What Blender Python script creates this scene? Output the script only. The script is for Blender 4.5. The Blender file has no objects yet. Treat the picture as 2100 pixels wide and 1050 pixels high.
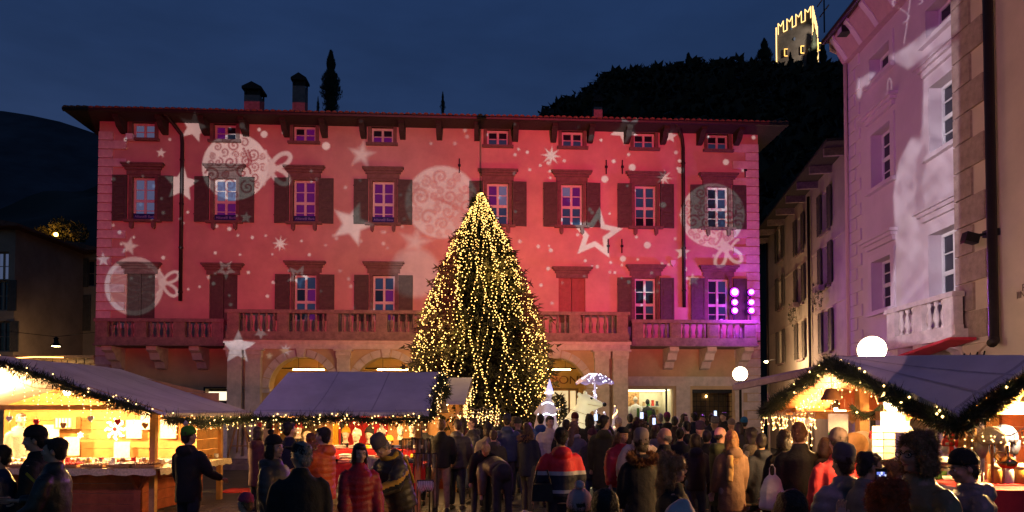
import bpy, math, random
import numpy as np
from mathutils import Vector, Matrix
PI = math.pi
rnd = random.Random(7)
sc = bpy.context.scene
C = sc.collection

# ---------------------------------------------------------------- camera
FPX, CXP, CYP, PITCH, CAMZ = 1400.0, 1050.0, 808.0, math.radians(1.5), 1.9
cam_d = bpy.data.cameras.new('camera')
cam_d.sensor_width = 36.0
cam_d.lens = 24.0
cam_d.shift_y = 283.0 / 2100.0
cam_d.clip_start = 0.1
cam_d.clip_end = 6000
cam = bpy.data.objects.new('camera', cam_d)
C.objects.link(cam)
cam.location = (0, 0, CAMZ)
cam.rotation_euler = (PI / 2 + PITCH, 0, 0)
sc.camera = cam

# ---------------------------------------------------------------- dusk sky
world = bpy.data.worlds.new('World')
sc.world = world
world.use_nodes = True
wn = world.node_tree
sky_t = wn.nodes.new('ShaderNodeTexSky')
sky_t.sky_type = 'NISHITA'
sky_t.sun_disc = False
sky_t.sun_elevation = math.radians(-2.0)
sky_t.sun_rotation = math.radians(160)
sky_t.altitude = 100
sky_t.ozone_density = 3.0
sky_t.dust_density = 0.6
bg = wn.nodes['Background']
tint = wn.nodes.new('ShaderNodeMix'); tint.data_type = 'RGBA'; tint.blend_type = 'MULTIPLY'
tint.inputs['Factor'].default_value = 1.0
tint.inputs['B'].default_value = (0.62, 0.95, 1.0, 1)      # cool white balance of the evening
tint.inputs['B'].default_value = (0.60, 0.98, 1.0, 1)
cl_n = wn.nodes.new('ShaderNodeTexNoise'); cl_n.inputs['Scale'].default_value = 2.2; cl_n.inputs['Detail'].default_value = 5; cl_n.inputs['Roughness'].default_value = 0.6
cl_m = wn.nodes.new('ShaderNodeMapping'); cl_m.inputs['Scale'].default_value = (1, 1, 3.5)      # thin streaky evening cloud
cl_c = wn.nodes.new('ShaderNodeTexCoord'); wn.links.new(cl_c.outputs['Generated'], cl_m.inputs['Vector']); wn.links.new(cl_m.outputs[0], cl_n.inputs['Vector'])
cl_r = wn.nodes.new('ShaderNodeMapRange'); cl_r.inputs['From Min'].default_value = .35; cl_r.inputs['From Max'].default_value = .7; cl_r.inputs['To Min'].default_value = .86; cl_r.inputs['To Max'].default_value = 1.22
wn.links.new(cl_n.outputs['Fac'], cl_r.inputs['Value'])
cl_x = wn.nodes.new('ShaderNodeMix'); cl_x.data_type = 'RGBA'; cl_x.blend_type = 'MULTIPLY'; cl_x.inputs['Factor'].default_value = 1.0
wn.links.new(sky_t.outputs['Color'], cl_x.inputs['A']); wn.links.new(cl_r.outputs[0], cl_x.inputs['B'])
wn.links.new(cl_x.outputs['Result'], tint.inputs['A'])
wn.links.new(tint.outputs['Result'], bg.inputs['Color'])
bg.inputs['Strength'].default_value = 0.62

vs = sc.view_settings
sc.display_settings.display_device = 'sRGB'
vs.view_transform = 'Standard'
vs.look = 'None'
vs.exposure = 0.0
vs.gamma = 1.0
vs.use_curve_mapping = False
cy = sc.cycles
cy.use_denoising = True
cy.max_bounces = 5
cy.diffuse_bounces = 3
cy.glossy_bounces = 2
cy.transmission_bounces = 4
cy.transparent_max_bounces = 8
cy.caustics_reflective = False
cy.caustics_refractive = False
cy.sample_clamp_indirect = 2.5
cy.sample_clamp_direct = 0.0

# ---------------------------------------------------------------- helpers
def srgb(r, g, b):
    f = lambda c: (c / 255 / 12.92) if c / 255 <= 0.04045 else ((c / 255 + 0.055) / 1.055) ** 2.4
    return (f(r), f(g), f(b))

MATS = {}
def mat(name, col, rough=0.75, metal=0.0, var=0.25, scale=6.0, bump=0.0, bscale=40.0, spec=0.4, kind=None, coat=0.0):
    """procedural surface: base colour with cloudy tone changes and a fine relief"""
    if name in MATS: return MATS[name]
    m = bpy.data.materials.new(name); m.use_nodes = True
    nt = m.node_tree; N = nt.nodes; L = nt.links
    b = N['Principled BSDF']
    b.inputs['Roughness'].default_value = rough
    b.inputs['Metallic'].default_value = metal
    b.inputs['Specular IOR Level'].default_value = spec
    b.inputs['Coat Weight'].default_value = coat
    tc = N.new('ShaderNodeTexCoord')
    if var > 0:
        nz = N.new('ShaderNodeTexNoise'); nz.inputs['Scale'].default_value = scale; nz.inputs['Detail'].default_value = 6
        nz.inputs['Roughness'].default_value = 0.65
        L.new(tc.outputs['Object'], nz.inputs['Vector'])
        mx = N.new('ShaderNodeMix'); mx.data_type = 'RGBA'
        mx.inputs['A'].default_value = (*[c * (1 - var) for c in col], 1)
        mx.inputs['B'].default_value = (*[min(1, c * (1 + var)) for c in col], 1)
        rp = N.new('ShaderNodeMapRange'); rp.inputs['From Min'].default_value = 0.3; rp.inputs['From Max'].default_value = 0.7
        L.new(nz.outputs['Fac'], rp.inputs['Value']); L.new(rp.outputs['Result'], mx.inputs['Factor'])
        L.new(mx.outputs['Result'], b.inputs['Base Color'])
    else:
        b.inputs['Base Color'].default_value = (*col, 1)
    if bump > 0:
        bp = N.new('ShaderNodeBump'); bp.inputs['Strength'].default_value = bump; bp.inputs['Distance'].default_value = 0.02
        if kind == 'knit' or kind == 'weave':
            w = N.new('ShaderNodeTexWave'); w.inputs['Scale'].default_value = bscale; bp.inputs['Distance'].default_value = 0.006; w.bands_direction = 'Z' if kind == 'weave' else 'X'
            w.inputs['Distortion'].default_value = 1.5
            L.new(tc.outputs['Object'], w.inputs['Vector']); L.new(w.outputs['Fac'], bp.inputs['Height'])
        else:
            n2 = N.new('ShaderNodeTexNoise'); n2.inputs['Scale'].default_value = bscale; n2.inputs['Detail'].default_value = 4
            L.new(tc.outputs['Object'], n2.inputs['Vector']); L.new(n2.outputs['Fac'], bp.inputs['Height'])
        L.new(bp.outputs['Normal'], b.inputs['Normal'])
    MATS[name] = m
    return m

def emat(name, col, strength, sampling=True):
    if name in MATS: return MATS[name]
    m = bpy.data.materials.new(name); m.use_nodes = True
    nt = m.node_tree
    b = nt.nodes['Principled BSDF']
    b.inputs['Base Color'].default_value = (*[min(0.8, c) for c in col], 1)
    b.inputs['Emission Color'].default_value = (*col, 1)
    b.inputs['Emission Strength'].default_value = strength
    if not sampling: m.cycles.emission_sampling = 'NONE'
    MATS[name] = m
    return m

def rotz(a):
    c, s = math.cos(a), math.sin(a)
    return np.array([[c, -s, 0], [s, c, 0], [0, 0, 1.0]])
def rotx(a):
    c, s = math.cos(a), math.sin(a)
    return np.array([[1.0, 0, 0], [0, c, -s], [0, s, c]])
def roty(a):
    c, s = math.cos(a), math.sin(a)
    return np.array([[c, 0, s], [0, 1.0, 0], [-s, 0, c]])

class MB:
    """collects faces, then links them as one mesh object"""
    def __init__(s): s.v = []; s.f = []; s.m = []; s.n = 0; s.ch = []
    def add(s, verts, faces, m=0):
        verts = np.asarray(verts, float).reshape(-1, 3)
        s.v.append(verts); s.ch.append((verts, list(faces)))
        for f in faces: s.f.append(tuple(i + s.n for i in f)); s.m.append(m)
        s.n += len(verts); return s
    def box(s, c, d, R=None, m=0, taper=1.0):
        x, y, z = d[0] / 2, d[1] / 2, d[2] / 2; t = taper
        p = np.array([[-x, -y, -z], [x, -y, -z], [x, y, -z], [-x, y, -z], [-x * t, -y * t, z], [x * t, -y * t, z], [x * t, y * t, z], [-x * t, y * t, z]])
        if R is not None: p = p @ R.T
        return s.add(p + np.array(c), [(3, 2, 1, 0), (4, 5, 6, 7), (0, 1, 5, 4), (1, 2, 6, 5), (2, 3, 7, 6), (3, 0, 4, 7)], m)
    def bx(s, x0, x1, y0, y1, z0, z1, m=0):
        return s.box(((x0 + x1) / 2, (y0 + y1) / 2, (z0 + z1) / 2), (abs(x1 - x0), abs(y1 - y0), abs(z1 - z0)), None, m)
    def bar(s, p, q, w, h, m=0):
        p = np.array(p, float); q = np.array(q, float); d = q - p; l = np.linalg.norm(d); d = d / l
        up = np.array([0, 0, 1.0]) if abs(d[2]) < 0.95 else np.array([0, 1.0, 0])
        a = np.cross(d, up); a /= np.linalg.norm(a); b = np.cross(a, d)
        R = np.stack([d, a, b], 1)
        return s.box((p + q) / 2, (l, w, h), R, m)
    def loft(s, rings, m=0, caps=True, closed=False):
        """rings: list of (n,3) arrays"""
        n = len(rings[0]); k = len(rings)
        fs = []
        for i in range(k - 1):
            for j in range(n):
                a = i * n + j; b = i * n + (j + 1) % n
                fs.append((a, b, b + n, a + n))
        if caps:
            fs.append(tuple(range(n - 1, -1, -1))); fs.append(tuple(range((k - 1) * n, k * n)))
        return s.add(np.concatenate(rings), fs, m)
    def tube(s, pts, r, n=8, m=0, caps=True, flat=1.0):
        pts = [np.array(p, float) for p in pts]
        if not hasattr(r, '__len__'): r = [r] * len(pts)
        rings = []; a = None
        for i, p in enumerate(pts):
            d = pts[min(i + 1, len(pts) - 1)] - pts[max(i - 1, 0)]
            d = d / (np.linalg.norm(d) + 1e-9)
            if a is None:
                a = np.cross(d, [0, 0, 1.0]) if abs(d[2]) < 0.9 else np.cross(d, [0, 1.0, 0])
            a = a - d * np.dot(a, d); a /= np.linalg.norm(a) + 1e-9
            b = np.cross(d, a)
            t = np.arange(n) * 2 * PI / n
            rings.append(p + r[i] * (np.cos(t)[:, None] * a + flat * np.sin(t)[:, None] * b))
        return s.loft(rings, m, caps)
    def lathe(s, prof, c=(0, 0, 0), n=12, R=None, m=0, sx=1, sy=1):
        t = np.arange(n) * 2 * PI / n
        rings = []
        for r, z in prof:
            p = np.stack([np.cos(t) * r * sx, np.sin(t) * r * sy, np.full(n, z)], 1)
            if R is not None: p = p @ R.T
            rings.append(p + np.array(c))
        return s.loft(rings, m, True)
    def ell(s, c, r, n=12, k=8, R=None, m=0):
        if not hasattr(r, '__len__'): r = (r, r, r)
        prof = [(math.sin(PI * i / k) if 0 < i < k else 0.02, -math.cos(PI * i / k)) for i in range(k + 1)]
        t = np.arange(n) * 2 * PI / n
        rings = []
        for q, z in prof:
            p = np.stack([np.cos(t) * q * r[0], np.sin(t) * q * r[1], np.full(n, z * r[2])], 1)
            if R is not None: p = p @ R.T
            rings.append(p + np.array(c))
        return s.loft(rings, m, True)
    def prism(s, poly, y0, y1, m=0, map=None):
        """poly in (x,z), extruded along y from y0 to y1"""
        n = len(poly)
        v = [(x, y0, z) for x, z in poly] + [(x, y1, z) for x, z in poly]
        if map is not None: v = [map(*p) for p in v]
        fs = [tuple(range(n)), tuple(range(2 * n - 1, n - 1, -1))] + [(i, i + n, (i + 1) % n + n, (i + 1) % n) for i in range(n)]
        return s.add(v, fs, m)
    def mesh(s, name, mats, smooth=False):
        me = bpy.data.meshes.new(name)
        v = np.concatenate(s.v) if s.v else np.zeros((0, 3))
        me.from_pydata(v.tolist(), [], s.f)
        for mm in (mats if isinstance(mats, (list, tuple)) else [mats]): me.materials.append(mm)
        if isinstance(mats, (list, tuple)) and len(mats) > 1: me.polygons.foreach_set('material_index', s.m)
        if smooth: me.polygons.foreach_set('use_smooth', [True] * len(me.polygons))
        me.update()
        return me
    def pieces(s, name, mats, parent):
        for v, f in s.ch: MB().add(v, f).build(name, mats, parent)
    def build(s, name, mats, parent=None, smooth=False, loc=(0, 0, 0), rz=0.0, kind=None):
        return link(name, s.mesh(name, mats, smooth), parent, loc, rz, kind)

def link(name, me, parent=None, loc=(0, 0, 0), rz=0.0, kind=None):
    o = bpy.data.objects.new(name, me); C.objects.link(o)
    o.location = loc; o.rotation_euler = (0, 0, rz)
    if parent is not None: o.parent = parent
    if kind: o['kind'] = kind
    return o
ORD = 'first second third fourth fifth sixth seventh eighth ninth tenth eleventh twelfth thirteenth fourteenth fifteenth sixteenth seventeenth eighteenth nineteenth twentieth'.split()
ORD += ['twenty-' + w for w in ORD[:9]]
def tag(o, label, cat, group=None):
    o['label'] = label; o['category'] = cat
    if group: o['group'] = group
    return o
def thing(name, label, cat, loc=(0, 0, 0), rz=0.0, group=None):
    o = bpy.data.objects.new(name, None); C.objects.link(o)
    o.empty_display_size = 0.2
    o.location = loc; o.rotation_euler = (0, 0, rz)
    return tag(o, label, cat, group)
def copy_tree(o, parent=None, loc=None, rz=None, label=None):
    c = o.copy(); C.objects.link(c)
    if parent is not None: c.parent = parent
    if loc is not None: c.location = loc
    if rz is not None: c.rotation_euler = (0, 0, rz)
    if label: c['label'] = label
    for ch in list(o.children): copy_tree(ch, c)
    return c
def text_mesh(s, size, depth, m, align='CENTER'):
    cu = bpy.data.curves.new('lettering', 'FONT'); cu.body = s; cu.size = size; cu.extrude = depth; cu.align_x = align
    t = bpy.data.objects.new('lettering', cu)
    me = bpy.data.meshes.new_from_object(t)
    bpy.data.objects.remove(t); me.materials.clear(); me.materials.append(m)
    return me
def lamp(name, typ, loc, energy, col, radius=0.05, parent=None, rot=None, target=None, spot=60, blend=0.5):
    d = bpy.data.lights.new(name, typ); d.energy = energy; d.color = col
    if typ in ('POINT', 'SPOT'): d.shadow_soft_size = radius
    if typ == 'SPOT': d.spot_size = math.radians(spot); d.spot_blend = blend
    o = bpy.data.objects.new(name, d); C.objects.link(o); o.location = loc
    if target is not None:
        o.rotation_euler = (Vector(target) - Vector(loc)).to_track_quat('-Z', 'Y').to_euler()
    elif rot is not None: o.rotation_euler = rot
    if parent is not None: o.parent = parent
    return o

# pixel of the photograph (2100 x 1050) -> world
_cp, _sp = math.cos(PITCH), math.sin(PITCH)
def ray(px, py):
    xc = (px - CXP) / FPX; yc = (CYP - py) / FPX
    return np.array([xc, _cp - yc * _sp, _sp + yc * _cp])
def at(px, py, Y):
    d = ray(px, py); t = Y / d[1]
    return np.array([d[0] * t, Y, CAMZ + d[2] * t])
class Frame:
    """upright wall plane: origin on the ground, local x along the wall, local -y outwards"""
    def __init__(s, ox, oy, a): s.o = np.array([ox, oy, 0.0]); s.a = a; s.R = rotz(a)
    def hit(s, px, py, off=0.0):
        d = s.R.T @ ray(px, py); p = s.R.T @ (np.array([0, 0, CAMZ]) - s.o)
        t = (-off - p[1]) / d[1]
        return p[0] + d[0] * t, p[2] + d[2] * t
    def w(s, x, y, z): return s.o + s.R @ np.array([x, y, z])

# remeshed bodies and clothes are collected and evaluated together at the end
JOBS = []
def soft(mb, name, m, parent, voxel, post=None, smooth=2, extra=None):
    """join overlapping lofts into one continuous surface"""
    o = mb.build(name, m, parent, True)
    md = o.modifiers.new('remesh', 'REMESH'); md.mode = 'VOXEL'; md.voxel_size = voxel; md.use_smooth_shade = True
    if smooth:
        sm = o.modifiers.new('smooth', 'SMOOTH'); sm.factor = 0.5; sm.iterations = smooth
    JOBS.append((o, post, extra))
    return o

_K = np.random.RandomState(3).normal(size=(9, 3)); _K /= np.linalg.norm(_K, axis=1)[:, None]
_PH = np.random.RandomState(4).uniform(0, 6.28, 9)
def wob(p, f):
    q = np.zeros(len(p))
    for i in range(9): q += np.sin((p @ _K[i]) * f * (0.7 + 0.16 * i) + _PH[i])
    return q / 9 * 1.9
# ================================================================ slide projectors (light shows on the two walls)
PA = math.radians(2.862)
PF = Frame(-14.9, 24.405, PA)
WA = math.radians(-91.7)
WF = Frame(9.5, 19.0, WA)

def project(P):
    """world points -> pixels of the photograph"""
    x = P[:, 0]; dz = P[:, 2] - CAMZ; y = P[:, 1]
    zc = y * _cp + dz * _sp; yc = dz * _cp - y * _sp
    return CXP + FPX * x / zc, CYP - FPX * yc / zc

class Slide:
    """the picture on a projector's slide, drawn in metres of its wall"""
    def __init__(s, frame, u0, u1, z0, z1, res):
        s.fr, s.u0, s.u1, s.z0, s.z1 = frame, u0, u1, z0, z1
        s.nx, s.nz = int((u1 - u0) * res), int((z1 - z0) * res)
        U, Z = np.meshgrid(u0 + (np.arange(s.nx) + .5) / res, z0 + (np.arange(s.nz) + .5) / res)
        P = np.stack([U.ravel(), np.zeros(U.size), Z.ravel()], 1) @ frame.R.T + frame.o
        px, py = project(P)
        s.X = px.reshape(U.shape); s.Y = py.reshape(U.shape)
        s.U, s.Z = U, Z
        s.W = np.zeros(U.shape)
    def put(s, mask, v=1.0): s.W = np.maximum(s.W, np.clip(mask, 0, 1) * v)
    def cut(s, mask, v=1.0): s.W = s.W * (1 - np.clip(mask, 0, 1) * v)
    def disc(s, x, y, r, b=1.5, v=1.0): s.put((r - np.hypot(s.X - x, s.Y - y)) / b + 0.5, v)
    def ringm(s, x, y, r, w, b=1.5): return (w / 2 - np.abs(np.hypot(s.X - x, s.Y - y) - r)) / b + 0.5
    def star(s, x, y, r, n=5, inner=0.42, rot=0.0, b=1.5, v=1.0, line=None):
        dx, dy = s.X - x, -(s.Y - y)
        rho = np.hypot(dx, dy); th = (np.arctan2(dx, dy) - rot) % (2 * PI / n)
        th = np.minimum(th, 2 * PI / n - th)
        a = PI / n; A = np.array([r, 0.0]); B = np.array([r * inner * math.cos(a), r * inner * math.sin(a)])
        nx, ny = -(B - A)[1], (B - A)[0]; l = math.hypot(nx, ny); nx, ny = nx / l, ny / l
        d = (rho * np.cos(th) - A[0]) * nx + (rho * np.sin(th) - A[1]) * ny
        if (0 - A[0]) * nx + (0 - A[1]) * ny > 0: d = -d
        m = -d / b + 0.5
        if line: m = (line / 2 - np.abs(d + line / 2)) / b + 0.5
        s.put(m, v)
    def strokem(s, pts, w, b=1.5):
        pts = np.array(pts); M = np.zeros(s.X.shape)
        x0, x1, y0, y1 = pts[:, 0].min() - 12, pts[:, 0].max() + 12, pts[:, 1].min() - 12, pts[:, 1].max() + 12
        sel = (s.X > x0) & (s.X < x1) & (s.Y > y0) & (s.Y < y1)
        if not sel.any(): return M
        X, Y = s.X[sel], s.Y[sel]
        w = np.broadcast_to(w, (len(pts),))
        d = np.full(X.shape, -99.0)
        for (x, y), ww in zip(pts, w): d = np.maximum(d, ww / 2 - np.hypot(X - x, Y - y))
        M[sel] = d / b + 0.5
        return M
def spiral(x, y, r, turns=1.6, a0=0.0, d=1):
    t = np.linspace(0, 1, 46)
    rr = r * (1 - t) ** 0.8 * 1.0; th = a0 + d * t * turns * 2 * PI
    return np.stack([x + rr * np.cos(th), y + rr * np.sin(th)], 1), 1.4 + r * 0.26 * (1 - t * 0.4)
def bow(s, x, y, ang, L, w, b, v):
    c, sn = math.cos(ang), math.sin(ang)
    f = lambda p: (x + p[0] * c - p[1] * sn, y + p[0] * sn + p[1] * c)
    t = np.linspace(0, 2 * PI, 40)
    for sg in (-1, 1):
        loop = []
        for q in np.linspace(0, PI, 44):
            r_ = L * 1.05 * math.sin(q); a_ = sg * .62 + (q - PI / 2) * .42
            loop.append(f((r_ * math.cos(a_), r_ * math.sin(a_))))
        s.put(s.strokem(loop, w, b), v)
        tail = [f((L * .10 * math.sin(q * 5) - L * .15 * q, sg * L * .72 * q)) for q in np.linspace(0, 1, 24)]
        s.put(s.strokem(tail, w * 0.8, b), v)
    s.disc(x, y, w * 1.5, b, v)
def bauble(s, x, y, R, seed, b=1.5, v=1.0, dark=0.95):
    r_ = random.Random(seed)
    s.disc(x, y, R, b * 1.5, v)
    spots = []
    for _ in range(4000):
        q = R * r_.uniform(0.10, 0.26); a = r_.uniform(0, 2 * PI); rr = math.sqrt(r_.uniform(0, 1)) * (R - q * 1.08)
        p = (x + rr * math.cos(a), y + rr * math.sin(a), q)
        if all(math.hypot(p[0] - o[0], p[1] - o[1]) > (q + o[2]) * 0.90 for o in spots): spots.append(p)
        if len(spots) > 38: break
    for p in spots:
        pts, w = spiral(p[0], p[1], p[2], r_.uniform(1.1, 1.7), r_.uniform(0, 6.28), r_.choice((-1, 1)))
        s.cut(s.strokem(pts, w * 0.8, b * 1.3), dark)
    for _ in range(2):
        a = r_.uniform(0, 6.28); q = np.linspace(0, 1, 30)
        pts = np.stack([x + R * (0.8 * np.cos(a) * (1 - 2 * q) + 0.3 * np.sin(5 * q)), y + R * (0.8 * np.sin(a) * (1 - 2 * q) + 0.25 * np.sin(4 * q + 1))], 1)
        s.cut(s.strokem(pts, 1.5 + R * 0.05 * (1 - q), b * 1.3), dark)

def facade_slide(u0, u1):
    s = Slide(PF, u0, u1, 2.6, 13.4, 42)
    s.disc(1170, 380, 1, 1, 0)
    # baubles first, so that their scrollwork cuts only them
    bauble(s, 482, 343, 68, 3, 1.6, 0.95); bow(s, 553, 345, 0.05, 46, 9, 3.0, 0.75)
    bauble(s, 905, 415, 74, 5, 4.0, 0.66, 0.85)
    bauble(s, 1460, 442, 65, 9, 1.8, 0.8); bow(s, 1487, 508, 1.35, 40, 7, 2.0, 0.8)
    s.put(s.ringm(275, 587, 55, 10, 2.5), 0.55); s.disc(275, 587, 53, 4, 0.22)
    for k in range(6): s.put(s.strokem([(228 + 94 * q, 552 + k * 13 + 5 * math.sin(q * 9 + k)) for q in np.linspace(0, 1, 30)], 4, 3), 0.45)
    bow(s, 333, 580, 0.1, 36, 6, 2.5, 0.7)
    s.disc(850, 560, 50, 14, 0.42); s.disc(835, 540, 30, 10, 0.3)
    for x, y, r, rot, b, v in ((398, 262, 31, .3, 2, .85), (372, 378, 37, .12, 2, .95), (330, 314, 10, .1, 2, .7), (265, 506, 18, .2, 4, .6), (741, 318, 24, .15, 10, .65), (722, 460, 44, .35, 7, .9),
                               (851, 497, 26, .2, 16, .6), (1280, 268, 30, .63, 1.6, .9), (1374, 280, 14, .1, 1.6, .8), (1399, 518, 16, .05, 2, .85), (505, 447, 12, .1, 2, .7), (499, 716, 36, .02, 2, .85),
                               (562, 733, 8, .1, 2, .6), (545, 686, 14, .6, 2, .6), (1420, 574, 14, 1.2, 1.6, .6), (212, 533, 14, 1.2, 3, .5)):
        s.star(x, y, r, 5, 0.46, rot, b, v)
    for x, y, r, b, v in ((574, 500, 16, 1.6, .9), (1130, 320, 20, 1.8, .95), (1360, 365, 17, 1.8, .85), (595, 722, 14, 1.8, .6)):
        s.star(x, y, r, 8, 0.36, .1, b, v)
    s.star(1222, 480, 56, 5, 0.47, .12, 1.6, 1.0, 10)
    s.star(463, 553, 21, 5, 0.45, .63, 1.6, .75, 5); s.star(611, 567, 25, 5, 0.45, .5, 1.6, .8, 5); s.star(1322, 603, 22, 5, 0.45, .1, 1.6, .9, 6)
    r_ = random.Random(21)
    for i in range(190):
        x, y = r_.uniform(222, 1550), r_.uniform(250, 640)
        soft_ = 3.5 if 640 < x < 960 else 1.8
        v = r_.uniform(.55, .95) * (0.55 if 640 < x < 960 else 1)
        s.disc(x, y, r_.uniform(2.2, 4.0), soft_, v)
    for x, y, r in ((1208, 284, 6), (1296, 344, 7), (1240, 368, 7), (1327, 503, 7), (1277, 531, 6), (1488, 333, 6), (1395, 350, 6), (541, 276, 7), (500, 260, 6), (668, 300, 8), (470, 470, 4), (1358, 421, 6)): s.disc(x, y, r, 2.2, .85)
    # colours of the slide: red ground with pale warm shapes
    X, Y = s.X, s.Y
    I = np.interp(X, [190, 350, 520, 700, 860, 1000, 1150, 1280, 1400, 1480, 1560], [.26, .31, .45, .44, .50, .82, 1.0, .92, .62, .50, .36])
    I = I * np.interp(Y, [235, 330, 480, 640, 690, 740], [.72, .86, 1.0, 1.0, .8, .5]) * (1 + .05 * np.sin(X / 41) * np.sin(Y / 37))
    G = np.array([1.0, .070, .150]) * I[..., None]
    haze = np.exp(-((X - 780) / 170) ** 2 - ((Y - 380) / 190) ** 2) * .085
    G = G + haze[..., None] * np.array([1, 1, 1.0])
    Wc = np.array([1.0, .93, 1.02]) * np.interp(X, [200, 500, 900, 1200, 1560], [.74, .95, .92, 1.2, .85])[..., None]
    img = G * (1 - s.W[..., None]) + Wc * s.W[..., None]
    fade = np.interp(Y, [690, 725, 765, 800], [1, .55, .3, 0])
    return s, img * fade[..., None]

def make_projector(name, slide, img, loc_local, energy):
    """spot lamp square to its wall, its beam shaped by the slide"""
    fr = slide.fr; u_, y_, z_ = loc_local; D = -y_
    cosq = D / np.sqrt((slide.U - u_) ** 2 + (slide.Z - z_) ** 2 + D * D)
    a = np.ones((slide.nz, slide.nx, 4), np.float32); a[..., :3] = img / cosq[..., None] ** 3
    a[0, :, :3] = a[-1, :, :3] = 0; a[:, 0, :3] = a[:, -1, :3] = 0
    im = bpy.data.images.new(name, slide.nx, slide.nz, float_buffer=True, is_data=True)
    im.pixels.foreach_set(a.ravel()); im.update(); im.pack()
    w = fr.w(u_, y_, z_)
    o = lamp(name, 'SPOT', tuple(w), energy, (1, 1, 1), 0.02, rot=(PI / 2, 0, fr.a), spot=165, blend=0.0)
    ld = o.data; ld.use_nodes = True; nt = ld.node_tree; N = nt.nodes; L = nt.links
    em = N['Emission']
    tc = N.new('ShaderNodeTexCoord'); sp = N.new('ShaderNodeSeparateXYZ'); L.new(tc.outputs['Normal'], sp.inputs[0])
    def math_(op, a, b):
        n = N.new('ShaderNodeMath'); n.operation = op
        for i, q in enumerate((a, b)):
            if isinstance(q, float): n.inputs[i].default_value = q
            else: L.new(q, n.inputs[i])
        return n.outputs[0]
    SGN = -1.0
    zz = math_('MULTIPLY', sp.outputs['Z'], SGN)
    gu = math_('DIVIDE', sp.outputs['X'], zz); gv = math_('DIVIDE', sp.outputs['Y'], zz)
    du, dv = slide.u1 - slide.u0, slide.z1 - slide.z0
    tu = math_('ADD', math_('MULTIPLY', gu, float(D / du)), float((u_ - slide.u0) / du))
    tv = math_('ADD', math_('MULTIPLY', gv, float(D / dv)), float((z_ - slide.z0) / dv))
    cb = N.new('ShaderNodeCombineXYZ'); L.new(tu, cb.inputs[0]); L.new(tv, cb.inputs[1])
    ti = N.new('ShaderNodeTexImage'); ti.image = im; ti.extension = 'CLIP'; ti.interpolation = 'Linear'
    L.new(cb.outputs[0], ti.inputs['Vector']); L.new(ti.outputs['Color'], em.inputs['Color'])
    return o
KSPOT = 0.95 * 4 * PI * PI          # a spot of this power gives irradiance pi at one metre
UMID = PF.hit(985, 500)[0]
_p = PF.R.T @ (np.array([-3.0, -1.0, 2.8]) - PF.o)
sl, im_ = facade_slide(-0.3, UMID)
make_projector('slide_projector_beam', sl, im_, _p, KSPOT * _p[1] ** 2)
_p = PF.R.T @ (np.array([5.5, -1.0, 2.8]) - PF.o)
sl, im_ = facade_slide(UMID, 24.5)
make_projector('slide_projector_beam', sl, im_, _p, KSPOT * _p[1] ** 2)

# third slide: pale figures on the white house, lilac ground
class Poly:
    pass
def fill(s, poly, blur, v=1.0):
    M = np.zeros(s.X.shape, bool); n = len(poly)
    for i in range(n):
        (x0, y0), (x1, y1) = poly[i], poly[(i + 1) % n]
        if y0 == y1: continue
        c = ((s.Y > min(y0, y1)) & (s.Y <= max(y0, y1)))
        M ^= c & (s.X < x0 + (s.Y - y0) * (x1 - x0) / (y1 - y0))
    M = M.astype(float)
    for _ in range(blur):
        M = (M + np.roll(M, 1, 0) + np.roll(M, -1, 0) + np.roll(M, 1, 1) + np.roll(M, -1, 1)) / 5
    return M * v
s3 = Slide(WF, -0.4, 9.5, 0.5, 13.0, 45)
s3.put(fill(s3, [(1822, 118), (1862, 142), (1925, 104), (1990, 70), (1990, 0), (1960, 20), (1905, 62), (1858, 98)], 6), .85)
s3.put(fill(s3, [(1758, 165), (1790, 148), (1788, 176), (1772, 178), (1764, 205), (1757, 200)], 5), .8)
s3.put(fill(s3, [(1990, 90), (1930, 100), (1895, 130), (1892, 250), (1888, 285), (1868, 285), (1842, 335), (1832, 400), (1838, 520), (1828, 600), (1822, 700), (1990, 720)], 9), .9)
s3.cut(fill(s3, [(1893, 120), (1925, 96), (1900, 150), (1862, 160)], 8), .6)
s3.cut(fill(s3, [(1896, 290), (1880, 330), (1876, 420), (1884, 470), (1900, 455), (1890, 380), (1905, 310)], 12), .5)
s3.cut(fill(s3, [(1868, 370), (1876, 375), (1872, 395), (1862, 390)], 8), .35); s3.cut(fill(s3, [(1838, 375), (1848, 370), (1850, 395), (1840, 400)], 8), .3)
for pts in ([(1852 + 12 * math.sin(q * 6.3), 48 - 50 * q) for q in np.linspace(0, 1, 40)], [(1868 - 14 * q, -10 + 100 * q) for q in np.linspace(0, 1, 50)], [(1824 + 4 * math.cos(q * 6.3), 178 + 16 * math.sin(q * 6.3)) for q in np.linspace(0, 1, 30)], [(1884 + 8 * math.sin(q * 5), 10 - 20 * q) for q in np.linspace(0, 1, 20)]):
    s3.put(s3.strokem(pts, 2.2, 1.5), .8)
Yg = np.interp(s3.Y, [0, 300, 700, 800], [.95, 1.0, .85, .55])[..., None]
G3 = np.array([.30, .07, .25]) * Yg; _mot = 0.78 + .22 * np.sin(s3.X / 13 + 2 * np.sin(s3.Y / 31)) * np.sin(s3.Y / 17 + 1.7 * np.sin(s3.X / 23)) + .10 * np.sin(s3.X / 5.1) * np.sin(s3.Y / 6.3)
s3.W = np.clip(s3.W * _mot, 0, 1)
W3 = np.array([1.55, 1.27, 1.55]) * Yg
img3 = G3 * (1 - s3.W[..., None]) + W3 * s3.W[..., None]
nearmask = np.clip((s3.X - 1990) / 6, 0, 1)[..., None]
img3 = img3 * (1 - nearmask) + np.array([.36, .17, .20]) * nearmask * Yg
_p = WF.R.T @ (np.array([-9.0, -1.0, 3.4]) - WF.o)
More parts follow.
